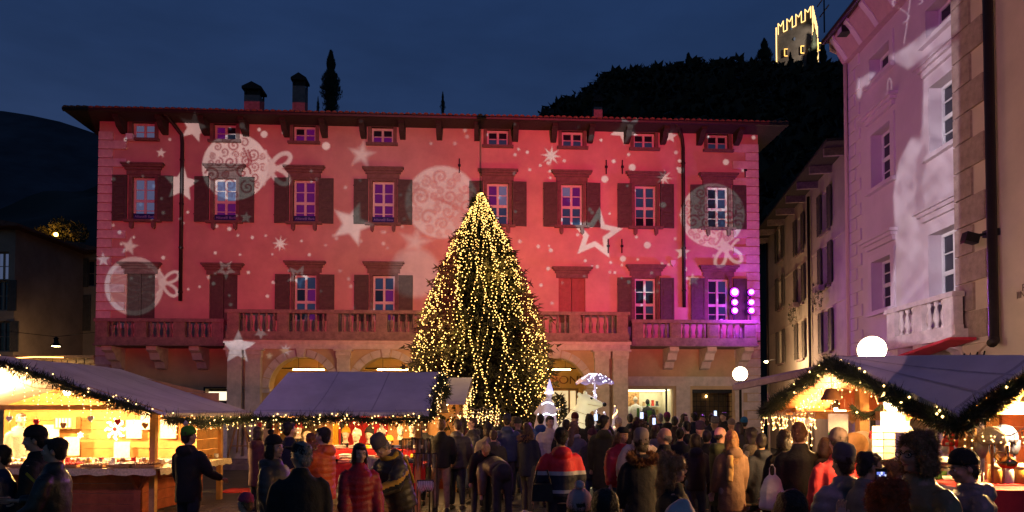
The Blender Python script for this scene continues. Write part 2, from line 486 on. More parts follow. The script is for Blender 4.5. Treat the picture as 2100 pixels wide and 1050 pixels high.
make_projector('slide_projector_beam', s3, img3, _p, 0.47 * KSPOT * _p[1] ** 2)
# coloured event floodlights: violet wash over the stall roofs from the houses behind the photographer
for fx, tx, ty, e in ((-10, -8.5, 12.5, 1900), (-3, -2.8, 13.0, 1900), (4.5, 4.0, 7.0, 800)):
    lamp('violet_floodlight', 'SPOT', (fx, -6, 14), e, (.85, .38, 1.0), .35, target=(tx, ty, 2.4), spot=27, blend=.7)
# ================================================================ materials of the place
M_plaster = mat('salmon_plaster', (0.57, 0.35, 0.29), 0.9, var=0.17, scale=0.9, bump=0.25, bscale=60)
M_ochre = mat('ochre_plaster', (0.58, 0.40, 0.24), 0.9, var=0.16, scale=1.5, bump=0.25, bscale=60)
M_arcade = mat('yellow_plaster', (0.62, 0.42, 0.16), 0.9, var=0.12, scale=1.5, bump=0.2, bscale=50)
M_stone = mat('pale_stone', (0.64, 0.53, 0.50), 0.85, var=0.2, scale=5, bump=0.35, bscale=45)
M_stone2 = mat('weathered_stone', (0.23, 0.165, 0.15), 0.9, var=0.35, scale=6, bump=0.5, bscale=35)
M_cornice = mat('dark_stone', (0.17, 0.105, 0.09), 0.9, var=0.3, scale=7, bump=0.4, bscale=45)
M_shutter = mat('green_brown_shutter', (0.085, 0.07, 0.055), 0.7, var=0.3, scale=9, bump=0.25, bscale=50)
M_doorred = mat('red_door', (0.30, 0.10, 0.08), 0.7, var=0.2, scale=6, bump=0.2)
M_wframe = mat('cream_frame', (0.62, 0.56, 0.52), 0.55, var=0.1, scale=5)
M_wood_d = mat('dark_timber', (0.035, 0.025, 0.02), 0.85, var=0.4, scale=12, bump=0.3)
M_tile = mat('roof_tile', (0.14, 0.06, 0.04), 0.9, var=0.4, scale=9, bump=0.4)
M_pipe = mat('brown_pipe', (0.03, 0.02, 0.018), 0.5, metal=0.3, var=0.2)
M_iron = mat('black_iron', (0.02, 0.02, 0.022), 0.5, metal=0.6, var=0.2)
M_banner = mat('blue_banner', (0.010, 0.018, 0.16), 0.6, var=0.1)
M_bannertxt = mat('pale_banner_print', (0.30, 0.34, 0.6), 0.6, var=0.0)
M_bronze = mat('bronze_letters', (0.16, 0.08, 0.035), 0.4, metal=0.7, var=0.2)
def glass(name, col, rough=0.12, em=None, es=0.0):
    m = mat(name, col, rough, var=0.35, scale=1.7, spec=0.6)
    if em is not None:
        b = m.node_tree.nodes['Principled BSDF']; b.inputs['Emission Color'].default_value = (*em, 1); b.inputs['Emission Strength'].default_value = es
    return m
G_blue = glass('curtained_pane', (0.09, 0.11, 0.17), 0.2, (.10, .13, .24), .55)
G_violet = glass('violet_reflection_pane', (0.05, 0.012, 0.06), 0.2, (0.10, 0.004, 0.11), 0.55)  # reflected violet put into the pane as colour and faint glow
G_dark = glass('dark_pane', (0.015, 0.02, 0.035), 0.08)
G_teal = glass('sky_pane', (0.03, 0.05, 0.09), 0.08, (0.012, 0.03, 0.07), 0.5)  # sky reflection put into the glass as a faint blue glow

def wall_mesh(mb, x0, x1, z0, z1, holes, depth=0.25, y=0.0, m=0, mr=0):
    """front sheet with openings, plus the reveals of each opening"""
    xs = sorted({x0, x1, *[h[0] for h in holes], *[h[1] for h in holes]}); xs = [x for x in xs if x0 <= x <= x1]
    zs = sorted({z0, z1, *[h[2] for h in holes], *[h[3] for h in holes]}); zs = [z for z in zs if z0 <= z <= z1]
    for i in range(len(xs) - 1):
        run = None
        for j in range(len(zs) - 1):
            cx, cz = (xs[i] + xs[i + 1]) / 2, (zs[j] + zs[j + 1]) / 2
            inside = any(h[0] < cx < h[1] and h[2] < cz < h[3] for h in holes)
            if not inside:
                mb.add([(xs[i], y, zs[j]), (xs[i + 1], y, zs[j]), (xs[i + 1], y, zs[j + 1]), (xs[i], y, zs[j + 1])], [(0, 1, 2, 3)], m)
    for a, b, c, d in [h[:4] for h in holes]:
        v = [(a, y, c), (b, y, c), (b, y, d), (a, y, d), (a, y + depth, c), (b, y + depth, c), (b, y + depth, d), (a, y + depth, d)]
        mb.add(v, [(0, 4, 5, 1), (1, 5, 6, 2), (2, 6, 7, 3), (3, 7, 4, 0)], mr)

_wcache = {}
def add_window(parent, xc, z0, z1, w, rows, panes, y=0.14, fm=None, mid=None, cols=2, name='window'):
    """casement window: frame with glazing bars, every pane a piece of its own"""
    fm = fm or M_wframe
    h = z1 - z0
    key = (round(w, 2), round(h, 2), rows, cols, fm.name, mid)
    t, mw, gb = 0.07, 0.085, 0.03
    cw = (w - 2 * t - mw * (cols - 1)) / cols
    if mid: lo = h * mid
    bands = [(t, h - t)] if not mid else [(t, h * mid - 0.05), (h * mid + 0.05, h - t)]
    rr = rows if isinstance(rows, tuple) else (rows,)
    cells = []
    for (a, b), n in zip(bands, rr):
        ph = (b - a - gb * (n - 1)) / n
        for r in range(n):
            for c in range(cols):
                xa = -w / 2 + t + c * (cw + mw)
                cells.append((xa, xa + cw, a + r * (ph + gb), a + r * (ph + gb) + ph))
    if key not in _wcache:
        mb = MB()
        mb.bx(-w / 2, -w / 2 + t, 0, 0.07, 0, h); mb.bx(w / 2 - t, w / 2, 0, 0.07, 0, h)
        mb.bx(-w / 2 + t, w / 2 - t, 0, 0.07, 0, t); mb.bx(-w / 2 + t, w / 2 - t, 0, 0.07, h - t, h)
        for c in range(1, cols):
            x = -w / 2 + t + c * cw + (c - 1) * mw
            mb.bx(x, x + mw, -0.012, 0.07, t, h - t)
        if mid:
            for c in range(cols):
                x = -w / 2 + t + c * (cw + mw); mb.bx(x, x + cw, 0.004, 0.066, h * mid - 0.05, h * mid + 0.05)
        for (a, b), n in zip(bands, rr):
            ph = (b - a - gb * (n - 1)) / n
            for r in range(1, n):
                for c in range(cols):
                    x = -w / 2 + t + c * (cw + mw); mb.bx(x, x + cw, 0.012, 0.05, a + r * (ph + gb) - gb, a + r * (ph + gb))
        _wcache[key] = mb.mesh('window', fm)
    o = link(name, _wcache[key], parent, (xc, y, z0))
    for i, (a, b, c, d) in enumerate(cells):
        pm = panes[i % len(panes)] if isinstance(panes, (list, tuple)) else panes
        k2 = ('pane', round(b - a, 3), round(d - c, 3), pm.name)
        if k2 not in _wcache:
            _wcache[k2] = MB().bx(0, b - a, 0, 0.01, 0, d - c).mesh('pane', pm)
        link('pane', _wcache[k2], o, (a, 0.035, c))
    return o

def shutter_mesh(w, h, m, louv=True):
    k = ('shutter', round(w, 2), round(h, 2), m.name)
    if k not in _wcache:
        mb = MB(); t = 0.06
        mb.bx(-w / 2, -w / 2 + t, -0.05, 0, 0, h); mb.bx(w / 2 - t, w / 2, -0.05, 0, 0, h)
        hs = [0, h * 0.12, h * 0.30, h * 0.50, h * 0.74, h - t]
        for z in hs: mb.bx(-w / 2 + t, w / 2 - t, -0.048, -0.002, z, z + t)
        for i in range(len(hs) - 1):
            a, b = hs[i] + t, hs[i + 1]
            if b - a < 0.1: continue
            mb.bx(-w / 2 + t, w / 2 - t, -0.03, -0.008, a, b)
            mb.bx(-w / 2 + t + 0.05, w / 2 - t - 0.05, -0.042, -0.03, a + 0.05, b - 0.05)
        for z in (h * 0.16, h * 0.84): mb.bx(-w / 2 - 0.02, -w / 2 + 0.12, -0.062, -0.05, z, z + 0.035)
        _wcache[k] = mb.mesh('shutter', m)
    return _wcache[k]

# ================================================================ the palazzo
PA = math.radians(2.862)
PF = Frame(-14.9, 24.405, PA)
PW = PF.hit(1557, 600)[0]
palazzo = thing('palazzo', 'long salmon pink palazzo with arcade, balcony and shuttered windows behind the market', 'building', (PF.o[0], PF.o[1], 0), PA)
ux = lambda px, py=500, off=0.0: PF.hit(px, py, off)[0]
vz = lambda py, px=870, off=0.0: PF.hit(px, py, off)[1]
OV = 0.78
EAVE = 12.40 - 0.22
zA0, zA1 = vz(296), vz(263)
zB0, zB1 = vz(459), vz(373)
zC0, zC1 = vz(646), vz(566)
ROWX = [294.5, 461.5, 624.5, 786, 1021, 1172.5, 1323.5, 1472]
ROWA = [294.5, 461.5, 624.5, 784, 1021, 1174, 1321, 1472]
ROWC = [288.5, 458, 626, 787, 1021, 1173, 1323.5, 1473]
WW = 0.80
holes = []
for i in range(8):
    a, b, c = ux(ROWA[i], 280), ux(ROWX[i], 410), ux(ROWC[i], 600)
    holes.append((a - WW / 2, a + WW / 2, zA0, zA1))
    holes.append((b - WW / 2, b + WW / 2, zB0, zB1))
    cw = 0.5 if i in (0, 1, 5) else WW / 2
    holes.append((c - cw, c + cw, vz(660), zC1))
uL, uR = ux(466, 700, 1.3), ux(1288, 700, 1.3)
POFF = 1.3
holes.append((uL + 0.4, uR - 0.4, 0.0, 4.0))
# openings on the ground floor
sh0, sh1, shz = ux(1284, 820), ux(1381, 820), vz(797, 1330)
gr0, gr1 = ux(1420, 820), ux(1502, 820)
dr0, dr1, drz = ux(421, 830), ux(468, 830), vz(797, 440)
holes += [(sh0, sh1, 0.45, shz), (gr0, gr1, 0.0, shz - 0.03), (dr0, dr1, 0.0, drz)]
mb = MB()
zSplit = vz(700, 870)
def split_holes(h):
    out = []
    for x0, x1, z0, z1 in h: out.append((x0, x1, z0, z1))
    return out
up = [h for h in holes if h[3] > zSplit + 0.1]; lo = [h for h in holes if h[3] <= zSplit + 0.1]
wall_mesh(mb, 0, PW, zSplit, EAVE + 0.25, up, 0.24)
wall_mesh(mb, 0, PW, 0, zSplit, lo, 0.3, m=1, mr=1)
# side and rear walls
mb.add([(0, 0, 0), (0, 13, 0), (0, 13, EAVE + .25), (0, 0, EAVE + .25)], [(0, 3, 2, 1)])
mb.add([(PW, 0, 0), (PW, 13, 0), (PW, 13, EAVE + .25), (PW, 0, EAVE + .25)], [(0, 1, 2, 3)])
mb.add([(0, 13, 0), (PW, 13, 0), (PW, 13, EAVE + .25), (0, 13, EAVE + .25)], [(0, 1, 2, 3)])
mb.build('wall', [M_plaster, M_ochre], palazzo)
# room darkness behind the openings without glass
room = MB()
room.bx(sh0 - .3, sh1 + .3, 2.2, 2.3, 0, 3.4); room.build('inner_wall', M_plaster, palazzo)

def cornice_mesh(w, big=True):
    k = ('cornice', round(w, 2), big)
    if k not in _wcache:
        mb = MB()
        if big:
            mb.bx(-w / 2, w / 2, -0.22, 0, 0.26, 0.32); mb.bx(-w / 2 + 0.05, w / 2 - 0.05, -0.17, 0, 0.19, 0.26)
            mb.bx(-w / 2 + 0.11, w / 2 - 0.11, -0.11, 0, 0.10, 0.19); mb.bx(-w / 2 + 0.16, w / 2 - 0.16, -0.06, 0, -0.08, 0.10)
        else:
            mb.bx(-w / 2, w / 2, -0.05, 0, 0, 0.07); mb.bx(-w / 2 + 0.05, w / 2 - 0.05, -0.03, 0, -0.09, 0)
        _wcache[k] = mb.mesh('cornice', M_cornice)
    return _wcache[k]
def surround(w, h, t=0.13):
    k = ('surround', round(w, 2), round(h, 2))
    if k not in _wcache:
        mb = MB()
        mb.bx(-w / 2 - t, -w / 2, -0.04, 0.1, 0, h); mb.bx(w / 2, w / 2 + t, -0.04, 0.1, 0, h); mb.bx(-w / 2 - t, w / 2 + t, -0.04, 0.1, h, h + t)
        _wcache[k] = mb.mesh('window_surround', M_cornice)
    return _wcache[k]
def sill_mesh(w, br=True):
    k = ('sill', round(w, 2), br)
    if k not in _wcache:
        mb = MB(); mb.bx(-w / 2, w / 2, -0.14, 0.1, -0.09, 0)
        if br:
            for x in (-w / 2 + 0.26, w / 2 - 0.26): mb.prism([(-0.07, -0.09), (0.07, -0.09), (0.06, -0.28), (0, -0.34), (-0.06, -0.28)], -0.12, 0, map=lambda a, b, c, x=x: (a + x, b, c))
        _wcache[k] = mb.mesh('sill', M_cornice)
    return _wcache[k]

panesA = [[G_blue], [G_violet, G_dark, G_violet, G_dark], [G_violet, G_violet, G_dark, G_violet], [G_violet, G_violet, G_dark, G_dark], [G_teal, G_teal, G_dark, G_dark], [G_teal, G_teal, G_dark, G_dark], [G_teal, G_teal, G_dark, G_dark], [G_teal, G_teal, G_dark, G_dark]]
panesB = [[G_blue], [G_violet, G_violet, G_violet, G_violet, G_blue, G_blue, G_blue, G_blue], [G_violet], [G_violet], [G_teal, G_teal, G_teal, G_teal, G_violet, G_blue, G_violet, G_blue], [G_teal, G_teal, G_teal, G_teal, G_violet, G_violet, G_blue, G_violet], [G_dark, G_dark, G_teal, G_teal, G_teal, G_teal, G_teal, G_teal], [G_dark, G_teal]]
shw = 0.52
for i in range(8):
    xa, xb, xc = ux(ROWA[i], 280), ux(ROWX[i], 410), ux(ROWC[i], 600)
    # attic window
    w = add_window(palazzo, xa, zA0, zA1, WW, 2, panesA[i])
    link('window_surround', surround(WW, zA1 - zA0), w, (0, -0.14, 0)); link('sill', sill_mesh(1.16, False), w, (0, -0.14, 0)); link('cornice', cornice_mesh(1.2, False), w, (0, -0.14, zA1 - zA0 + 0.24))
    # main floor window with shutters folded open
    w = add_window(palazzo, xb, zB0, zB1, WW, (2, 2), panesB[i], mid=0.47)
    h = zB1 - zB0
    link('window_surround', surround(WW, h, 0.12), w, (0, -0.14, 0)); link('sill', sill_mesh(1.3), w, (0, -0.14, 0)); link('cornice', cornice_mesh(1.5), w, (0, -0.14, h + 0.16))
    for s in (-1, 1):
        sh = link('shutter', shutter_mesh(shw, h + 0.1, M_shutter), w, (s * (WW / 2 + 0.14 + shw / 2), -0.21, -0.06), kind=None)
        sh.rotation_euler = (0, 0, s * rnd.uniform(0.03, 0.10))
    # balcony floor
    hc = zC1 - zC0
    if i in (0, 1, 5):
        hh = zC1 - vz(660)
        d = MB()
        for s in (-1, 1):
            x0, x1 = (0.012, 0.49) if s > 0 else (-0.49, -0.012)
            d.bx(x0, x1, 0, 0.05, 0, hh)
            for z in (0.15, hh * 0.4, hh * 0.75): d.bx(x0 + 0.08, x1 - 0.08, -0.015, 0, z, z + hh * 0.18)
        d.build('closed_shutter', M_shutter if i < 2 else M_doorred, palazzo, loc=(xc, 0.05 if i < 2 else 0.08, vz(660)))
        c = link('cornice', cornice_mesh(1.5), palazzo, (xc, 0, zC1 + 0.05))
    else:
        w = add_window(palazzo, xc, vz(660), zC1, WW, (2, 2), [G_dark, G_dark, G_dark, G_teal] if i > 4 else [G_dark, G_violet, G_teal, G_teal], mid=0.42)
        link('window_surround', surround(WW, zC1 - vz(660), 0.12), w, (0, -0.14, 0)); link('cornice', cornice_mesh(1.5), w, (0, -0.14, zC1 - vz(660) + 0.16))
        for s in (-1, 1):
            sh = link('shutter', shutter_mesh(shw, zC1 - vz(660), M_shutter), w, (s * (WW / 2 + 0.14 + shw / 2), -0.21, 0))
            sh.rotation_euler = (0, 0, s * rnd.uniform(0.03, 0.1))
# advertising banners in four windows of the main floor
for i in range(4):
    x = ux(ROWX[i], 410)
    bo = MB().bx(-0.42, 0.42, -0.015, 0.0, 0, 0.27).build('banner', M_banner, palazzo, loc=(x, 0.118, zB0 - 0.01))
    t = link('lettering', text_mesh('Allianz    Bank', 0.125, 0.002, M_bannertxt), bo, (0, -0.018, 0.125)); t.rotation_euler = (PI / 2, 0, 0)
    ring = MB()
    for q in range(16):
        a0, a1 = q * PI / 8, (q + 1) * PI / 8
        ring.add([(0.04 * math.cos(a0), 0, 0.04 * math.sin(a0)), (0.04 * math.cos(a1), 0, 0.04 * math.sin(a1)), (0.05 * math.cos(a1), 0, 0.05 * math.sin(a1)), (0.05 * math.cos(a0), 0, 0.05 * math.sin(a0))], [(0, 1, 2, 3)])
    for q in (-0.016, 0, 0.016): ring.bx(q - 0.005, q + 0.005, -0.001, 0.0, -0.022, 0.022 + (0.006 if q == 0 else 0))
    ring.build('emblem', M_bannertxt, bo, loc=(0.025, -0.019, 0.165))
    link('lettering', text_mesh('Financial Advisors', 0.05, 0.001, M_bannertxt), bo, (-0.12, -0.018, 0.04)).rotation_euler = (PI / 2, 0, 0)

# quoins, each block a stone of its own
bh = 0.325
qa = [MB().bx(0, w, -0.06, 0.0, 0.016, bh - 0.016).mesh('quoin_stone', M_stone) for w in (0.50, 0.98)]
qc = [MB().bx(-w, 0, -0.06, 0.0, 0.016, bh - 0.016).mesh('quoin_stone', M_stone) for w in (0.50, 0.98)]
k = 0; z = 0.0
while z < EAVE - 0.2:
    link('quoin_stone', qa[k % 2], palazzo, (0.0, 0, z)); link('quoin_stone', qc[(k + 1) % 2], palazzo, (PW, 0, z))
    z += bh; k += 1

# roof with rafters' ends under deep eaves
mb = MB()
ze = EAVE + 0.22
mb.bx(-OV, PW + OV, -OV, 14, ze, ze + 0.07)
E0, E1, F0, F1 = -OV, PW + OV, -OV, 14.0
mb.add([(E0, F0, ze + .12), (E1, F0, ze + .12), (E1, F1, ze + .12), (E0, F1, ze + .12), (E0 + 7, 7, ze + 2.5), (E1 - 7, 7, ze + 2.5)], [(0, 1, 5, 4), (1, 2, 5), (2, 3, 4, 5), (3, 0, 4)])
mb.build('roof', M_wood_d, palazzo)
MB().tube([(E0, -OV - 0.08, ze + 0.05), (E1, -OV - 0.08, ze + 0.05)], 0.085, 8).build('gutter', M_pipe, palazzo)
bm_ = MB().prism([(0, 0.0), (-0.68, 0.0), (-0.68, -0.12), (-0.55, -0.16), (-0.42, -0.34), (-0.14, -0.46), (0, -0.46)], -0.1, 0.1, map=lambda a, b, c: (b, a, c)).mesh('eave_bracket', M_wood_d)
for px in (244, 330, 416, 498, 583, 662, 743, 824, 900, 978, 1058, 1137, 1213, 1289, 1364, 1440, 1516):
    link('eave_bracket', bm_, palazzo, (ux(px, 250, 0.4), 0, ze))
tm = MB()
t = np.arange(7) * PI / 6
ro = [np.stack([np.cos(t) * r, np.full(7, y), np.sin(t) * r * 0.8], 1) for r, y in ((0.10, -0.12), (0.085, 0.45))]
tm.add(np.concatenate(ro), [(i, i + 1, i + 8, i + 7) for i in range(6)] + [tuple(range(6, -1, -1))])
tmesh = tm.mesh('roof_tile', M_tile)
n = int((E1 - E0) / 0.215)
for i in range(n):
    o = link('roof_tile', tmesh, palazzo, (E0 + 0.11 + i * 0.215, -OV - 0.03, ze + 0.125 + rnd.uniform(-.012, .012))); o.rotation_euler = (math.radians(21), 0, rnd.uniform(-.03, .03))
# chimneys
def chimney(px, ytop, ybot, w, capw, yl):
    x, z1 = PF.hit(px, ytop, -yl); _, z0 = PF.hit(px, ybot, -yl)
    mb = MB(); mb.bx(-w / 2, w / 2, -w / 2, w / 2, 0, z1 - z0 + 0.12)
    o = mb.build('chimney', M_stone2, palazzo, loc=(x, yl, z0 - 0.6))
    h = z1 - z0
    c = MB(); c.bx(-capw / 2, capw / 2, -capw / 2, capw / 2, h + 0.35, h + 0.45)
    c.prism([(-capw / 2, h + 0.45), (capw / 2, h + 0.45), (0, h + 0.65)], -capw / 2, capw / 2)
    for sx in (-1, 1):
        for sy in (-1, 1): c.bx(sx * w / 2 - .06 * (sx > 0) , sx * w / 2 + .06 * (sx < 0), sy * w / 2 - .06 * (sy > 0), sy * w / 2 + .06 * (sy < 0), h + 0.12, h + 0.35)
    c.bx(-w / 2 + .08, w / 2 - .08, -w / 2 + .08, w / 2 - .08, h + 0.12, h + 0.35)
    c.build('chimney_cap', M_wood_d, o)
chimney(522, 178, 222, 0.62, 0.78, 3.0); chimney(616, 158, 222, 0.5, 0.62, 3.0); chimney(1225, 200, 232, 0.36, 0.44, 3.0)

# downpipes
for px, y0, y1 in ((372, 245, 617), (1402, 255, 630)):
    x = ux(px, 420, 0.1); za = vz(y0, px, 0.1); zb = vz(y1, px, 0.1)
    p = MB(); p.tube([(x - 0.42, -OV + 0.1, ze - 0.02), (x - 0.36, -0.6, za - 0.05), (x - 0.03, -0.1, za - 0.55), (x, -0.1, za - 0.9), (x, -0.1, zb)], 0.065, 8)
    z = za - 1.5
    while z > zb: p.tube([(x, -0.1, z), (x, -0.1, z + 0.05)], 0.085, 8); z -= 1.6
    p.build('downpipe', M_pipe, palazzo, True)
# wall tie anchors
for px, py in ((942, 340), (1243, 343), (1276, 343), (1528, 350), (1247, 505), (1275, 505)):
    x, z = PF.hit(px, py)
    a = MB(); a.bx(-0.02, 0.02, -0.05, 0, -0.26, 0.26); a.bx(-0.05, 0.05, -0.07, -0.02, -0.04, 0.04); a.build('wall_anchor', M_iron, palazzo, loc=(x, 0, z))
# small white boxes on the wall
x, z = PF.hit(271, 284); MB().bx(-0.12, 0.12, -0.2, 0, -0.1, 0.1).build('junction_box', mat('white_plastic', (0.7, 0.68, 0.68), 0.5, var=.05), palazzo, loc=(x, -0.02, z))
x, z = PF.hit(1379, 541); b = MB(); b.prism([(-0.09, 0.12), (0.09, 0.12), (0.09, 0), (0, -0.13), (-0.09, 0)], -0.1, 0); b.build('alarm_box', MATS['white_plastic'], palazzo, loc=(x, -0.01, z))

# ---------------- balconies
prof = [(0.05, 0), (0.05, 0.05), (0.03, 0.08), (0.065, 0.2), (0.055, 0.3), (0.022, 0.46), (0.045, 0.50), (0.045, 0.56)]
def balcony(u0, u1, off, zs, zr, ped, ends=True):
    """zs top of slab, zr top of rail"""
    mb = MB()
    mb.bx(u0, u1, -off, 0, zs - 0.14, zs); mb.bx(u0 - 0.04, u1 + 0.04, -off - 0.06, 0, zs - 0.2, zs - 0.14)
    mb.bx(u0, u1, -off, -off + 0.2, zs, zs + 0.1)
    H = zr - zs
    mb.bx(u0 - 0.03, u1 + 0.03, -off - 0.04, -off + 0.24, zr - 0.12, zr)
    for x in (u0 + 0.1, u1 - 0.1):
        mb.bx(x - 0.1, x + 0.1, -off + 0.2, -0.01, zs, zs + 0.1); mb.bx(x - 0.1, x + 0.1, -off + 0.24, -0.01, zr - 0.12, zr)
    bo = mb.build('balcony', M_stone2, palazzo)
    bh_ = H - 0.22
    k = ('bal', round(bh_, 2))
    if k not in _wcache: _wcache[k] = MB().lathe([(r, z * bh_ / 0.56) for r, z in prof], n=6).mesh('baluster', M_stone2, True)
    pk = ('ped', round(bh_, 2))
    if pk not in _wcache: _wcache[pk] = MB().bx(-0.2, 0.2, -0.1, 0.1, 0, bh_).bx(-0.14, 0.14, -0.115, -0.1, 0.06, bh_ - 0.06).mesh('pedestal', M_stone2)
    for x in ped: link('pedestal', _wcache[pk], bo, (x, -off + 0.1, zs + 0.1))
    for a, b in zip(ped[:-1], ped[1:]):
        a2, b2 = a + 0.2, b - 0.2; n = max(1, int(round((b2 - a2) / 0.235)) )
        for i in range(n): link('baluster', _wcache[k], bo, (a2 + (i + 0.5) * (b2 - a2) / n, -off + 0.1, zs + 0.1))
    return bo
def lin(a, b, n): return [a + (b - a) * i / (n - 1) for i in range(n)]
OB = 1.1
bl0, bl1 = ux(191, 680, OB), ux(464, 680, OB)
zs1, zr1 = vz(697, 330, OB), vz(653, 330, OB)
balcony(bl0 + 0.05, bl1 - 0.1, OB, zs1, zr1, lin(bl0 + 0.27, bl1 - 0.3, 4))
zs2, zr2 = vz(687, 870, POFF + .1), vz(637, 870, POFF + .1)
balcony(uL - 0.02, uR + 0.02, POFF + .1, zs2, zr2, lin(uL + 0.22, uR - 0.22, 9))
br0, br1 = ux(1291, 680, OB), ux(1553, 680, OB)
zs3, zr3 = vz(699, 1420, OB), vz(656, 1420, OB)
balcony(br0 + 0.1, br1, OB, zs3, zr3, lin(br0 + 0.3, br1 - 0.25, 4))
cor = MB().prism([(0, 0), (-0.95, 0), (-0.95, -0.14), (-0.75, -0.22), (-0.62, -0.45), (-0.35, -0.5), (-0.22, -0.72), (0, -0.78)], -0.17, 0.17, map=lambda a, b, c: (b, a, c)).mesh('corbel', M_stone)
for px in (232, 322, 408): link('corbel', cor, palazzo, (ux(px, 725, 0.5), 0, zs1 - 0.2))
for px in (1376, 1452, 1527): link('corbel', cor, palazzo, (ux(px, 725, 0.5), 0, zs3 - 0.2))

# ---------------- arcade under the middle balcony
zE = zs2 - 0.2
zcr, zsp = vz(731, 618, POFF), vz(796, 618, POFF)
ARX = [ux(p, 760, POFF) for p in (618, 792, 966, 1140)]
AR = (ux(684, 790, POFF) - ux(552, 790, POFF)) / 2
zsp = zcr - AR
mb = MB()
edges = [uL] + [(ARX[i] + ARX[i + 1]) / 2 for i in range(3)] + [uR]
TH = 0.55
for i, xc in enumerate(ARX):
    a, b = edges[i], edges[i + 1]
    for yy, flip in ((-POFF, False), (-POFF + TH, True)):
        ps = [(a, zE)] ; K = 16
        arc = [(xc - AR * math.cos(PI * k / K), zsp + AR * math.sin(PI * k / K)) for k in range(K + 1)]
        # left pier, right pier
        for x0, x1 in ((a, xc - AR), (xc + AR, b)):
            q = [(x0, yy, 0), (x1, yy, 0), (x1, yy, zsp), (x0, yy, zsp)]; mb.add(q, [(0, 1, 2, 3) if not flip else (3, 2, 1, 0)])
        q = [(a, yy, zsp), (xc - AR, yy, zsp), (xc - AR, yy, zE), (a, yy, zE)]; mb.add(q, [(0, 1, 2, 3)])
        q = [(xc + AR, yy, zsp), (b, yy, zsp), (b, yy, zE), (xc + AR, yy, zE)]; mb.add(q, [(0, 1, 2, 3)])
        for k in range(K):
            (x0, z0), (x1, z1) = arc[k], arc[k + 1]
            mb.add([(x0, yy, z0), (x1, yy, z1), (x1, yy, zE), (x0, yy, zE)], [(0, 1, 2, 3)])
    for k in range(16):
        (x0, z0), (x1, z1) = arc[k], arc[k + 1]
        mb.add([(x0, -POFF, z0), (x1, -POFF, z1), (x1, -POFF + TH, z1), (x0, -POFF + TH, z0)], [(0, 1, 2, 3)])
    for x in (xc - AR, xc + AR): mb.add([(x, -POFF, 0), (x, -POFF + TH, 0), (x, -POFF + TH, zsp), (x, -POFF, zsp)], [(0, 1, 2, 3)])
mb.add([(uL, -POFF, 0), (uL, 0, 0), (uL, 0, zE), (uL, -POFF, zE)], [(0, 1, 2, 3)]); mb.add([(uR, -POFF, 0), (uR, 0, 0), (uR, 0, zE), (uR, -POFF, zE)], [(0, 1, 2, 3)])
mb.build('arcade_front', M_ochre, palazzo)
ent = MB(); ent.bx(uL - 0.1, uR + 0.1, -POFF - 0.1, -0.0, zE - 0.10, zE + 0.002); ent.bx(uL - 0.06, uR + 0.06, -POFF - 0.06, -POFF, zE - 0.30, zE - 0.10); ent.build('entablature', M_stone, palazzo)
for xc in ARX:
    r = MB()
    vn = 11
    st = None
    for k in range(vn):
        a0, a1 = PI * k / vn + 0.012, PI * (k + 1) / vn - 0.012
        v = []
        for yy in (-POFF - 0.05, -POFF + 0.02):
            for rr_ in (AR - 0.005, AR + 0.25):
                for aa in (a0, (a0 + a1) / 2, a1): v.append((-rr_ * math.cos(aa), yy, rr_ * math.sin(aa)))
        f = [(0, 1, 4, 3), (1, 2, 5, 4), (6, 9, 10, 7), (7, 10, 11, 8), (0, 6, 7, 1), (1, 7, 8, 2), (3, 4, 10, 9), (4, 5, 11, 10), (0, 3, 9, 6), (2, 8, 11, 5)]
        MB().add(v, f).build('arch_stone', M_stone, palazzo, loc=(xc, 0, zsp))
    ks = MB(); ks.prism([(-0.1, AR - 0.04), (0.1, AR - 0.04), (0.16, zE - 0.3 - zsp), (-0.16, zE - 0.3 - zsp)], -POFF - 0.13, -POFF + 0.01); ks.build('keystone', M_stone, palazzo, loc=(xc, 0, zsp))
def pilaster(x0, x1, off=0.14):
    p = MB(); zt = zE - 0.3; m_ = (x0 + x1) / 2; w = x1 - x0
    p.bx(x0, x1, -POFF - off, -POFF, 0.4, zt - 0.3); p.bx(x0 - 0.06, x1 + 0.06, -POFF - off - 0.05, -POFF, 0, 0.4)
    p.bx(x0 - 0.03, x1 + 0.03, -POFF - off - 0.03, -POFF, zt - 0.3, zt - 0.22)
    p.box((m_, -POFF - off / 2 - 0.04, zt - 0.13), (w + 0.06, off + 0.08, 0.18), taper=1.0)
    p.bx(x0 - 0.1, x1 + 0.1, -POFF - off - 0.12, -POFF, zt - 0.07, zt)
    for z in (zsp - 0.03,): p.bx(x0 - 0.02, x1 + 0.02, -POFF - off - 0.02, -POFF, z, z + 0.03)
    p.build('pilaster', M_stone, palazzo)
pilaster(ux(467, 760, POFF + .15), ux(496, 760, POFF + .15), 0.2); pilaster(ux(504, 760, POFF + .15), ux(535, 760, POFF + .15), 0.2)
for i in range(3): m_ = edges[i + 1]; pilaster(m_ - 0.22, m_ + 0.22, 0.12)
pilaster(ux(1220, 760, POFF + .15), ux(1249, 760, POFF + .15), 0.2); pilaster(ux(1257, 760, POFF + .15), ux(1287, 760, POFF + .15), 0.2)
for xc in ARX:
    for s in (-1, 1):
        x = xc + s * (AR + 0.16); MB().bx(x - 0.2, x + 0.2, -POFF - 0.06, -POFF + TH + .03, zsp - 0.16, zsp - 0.02).build('impost', M_stone, palazzo)
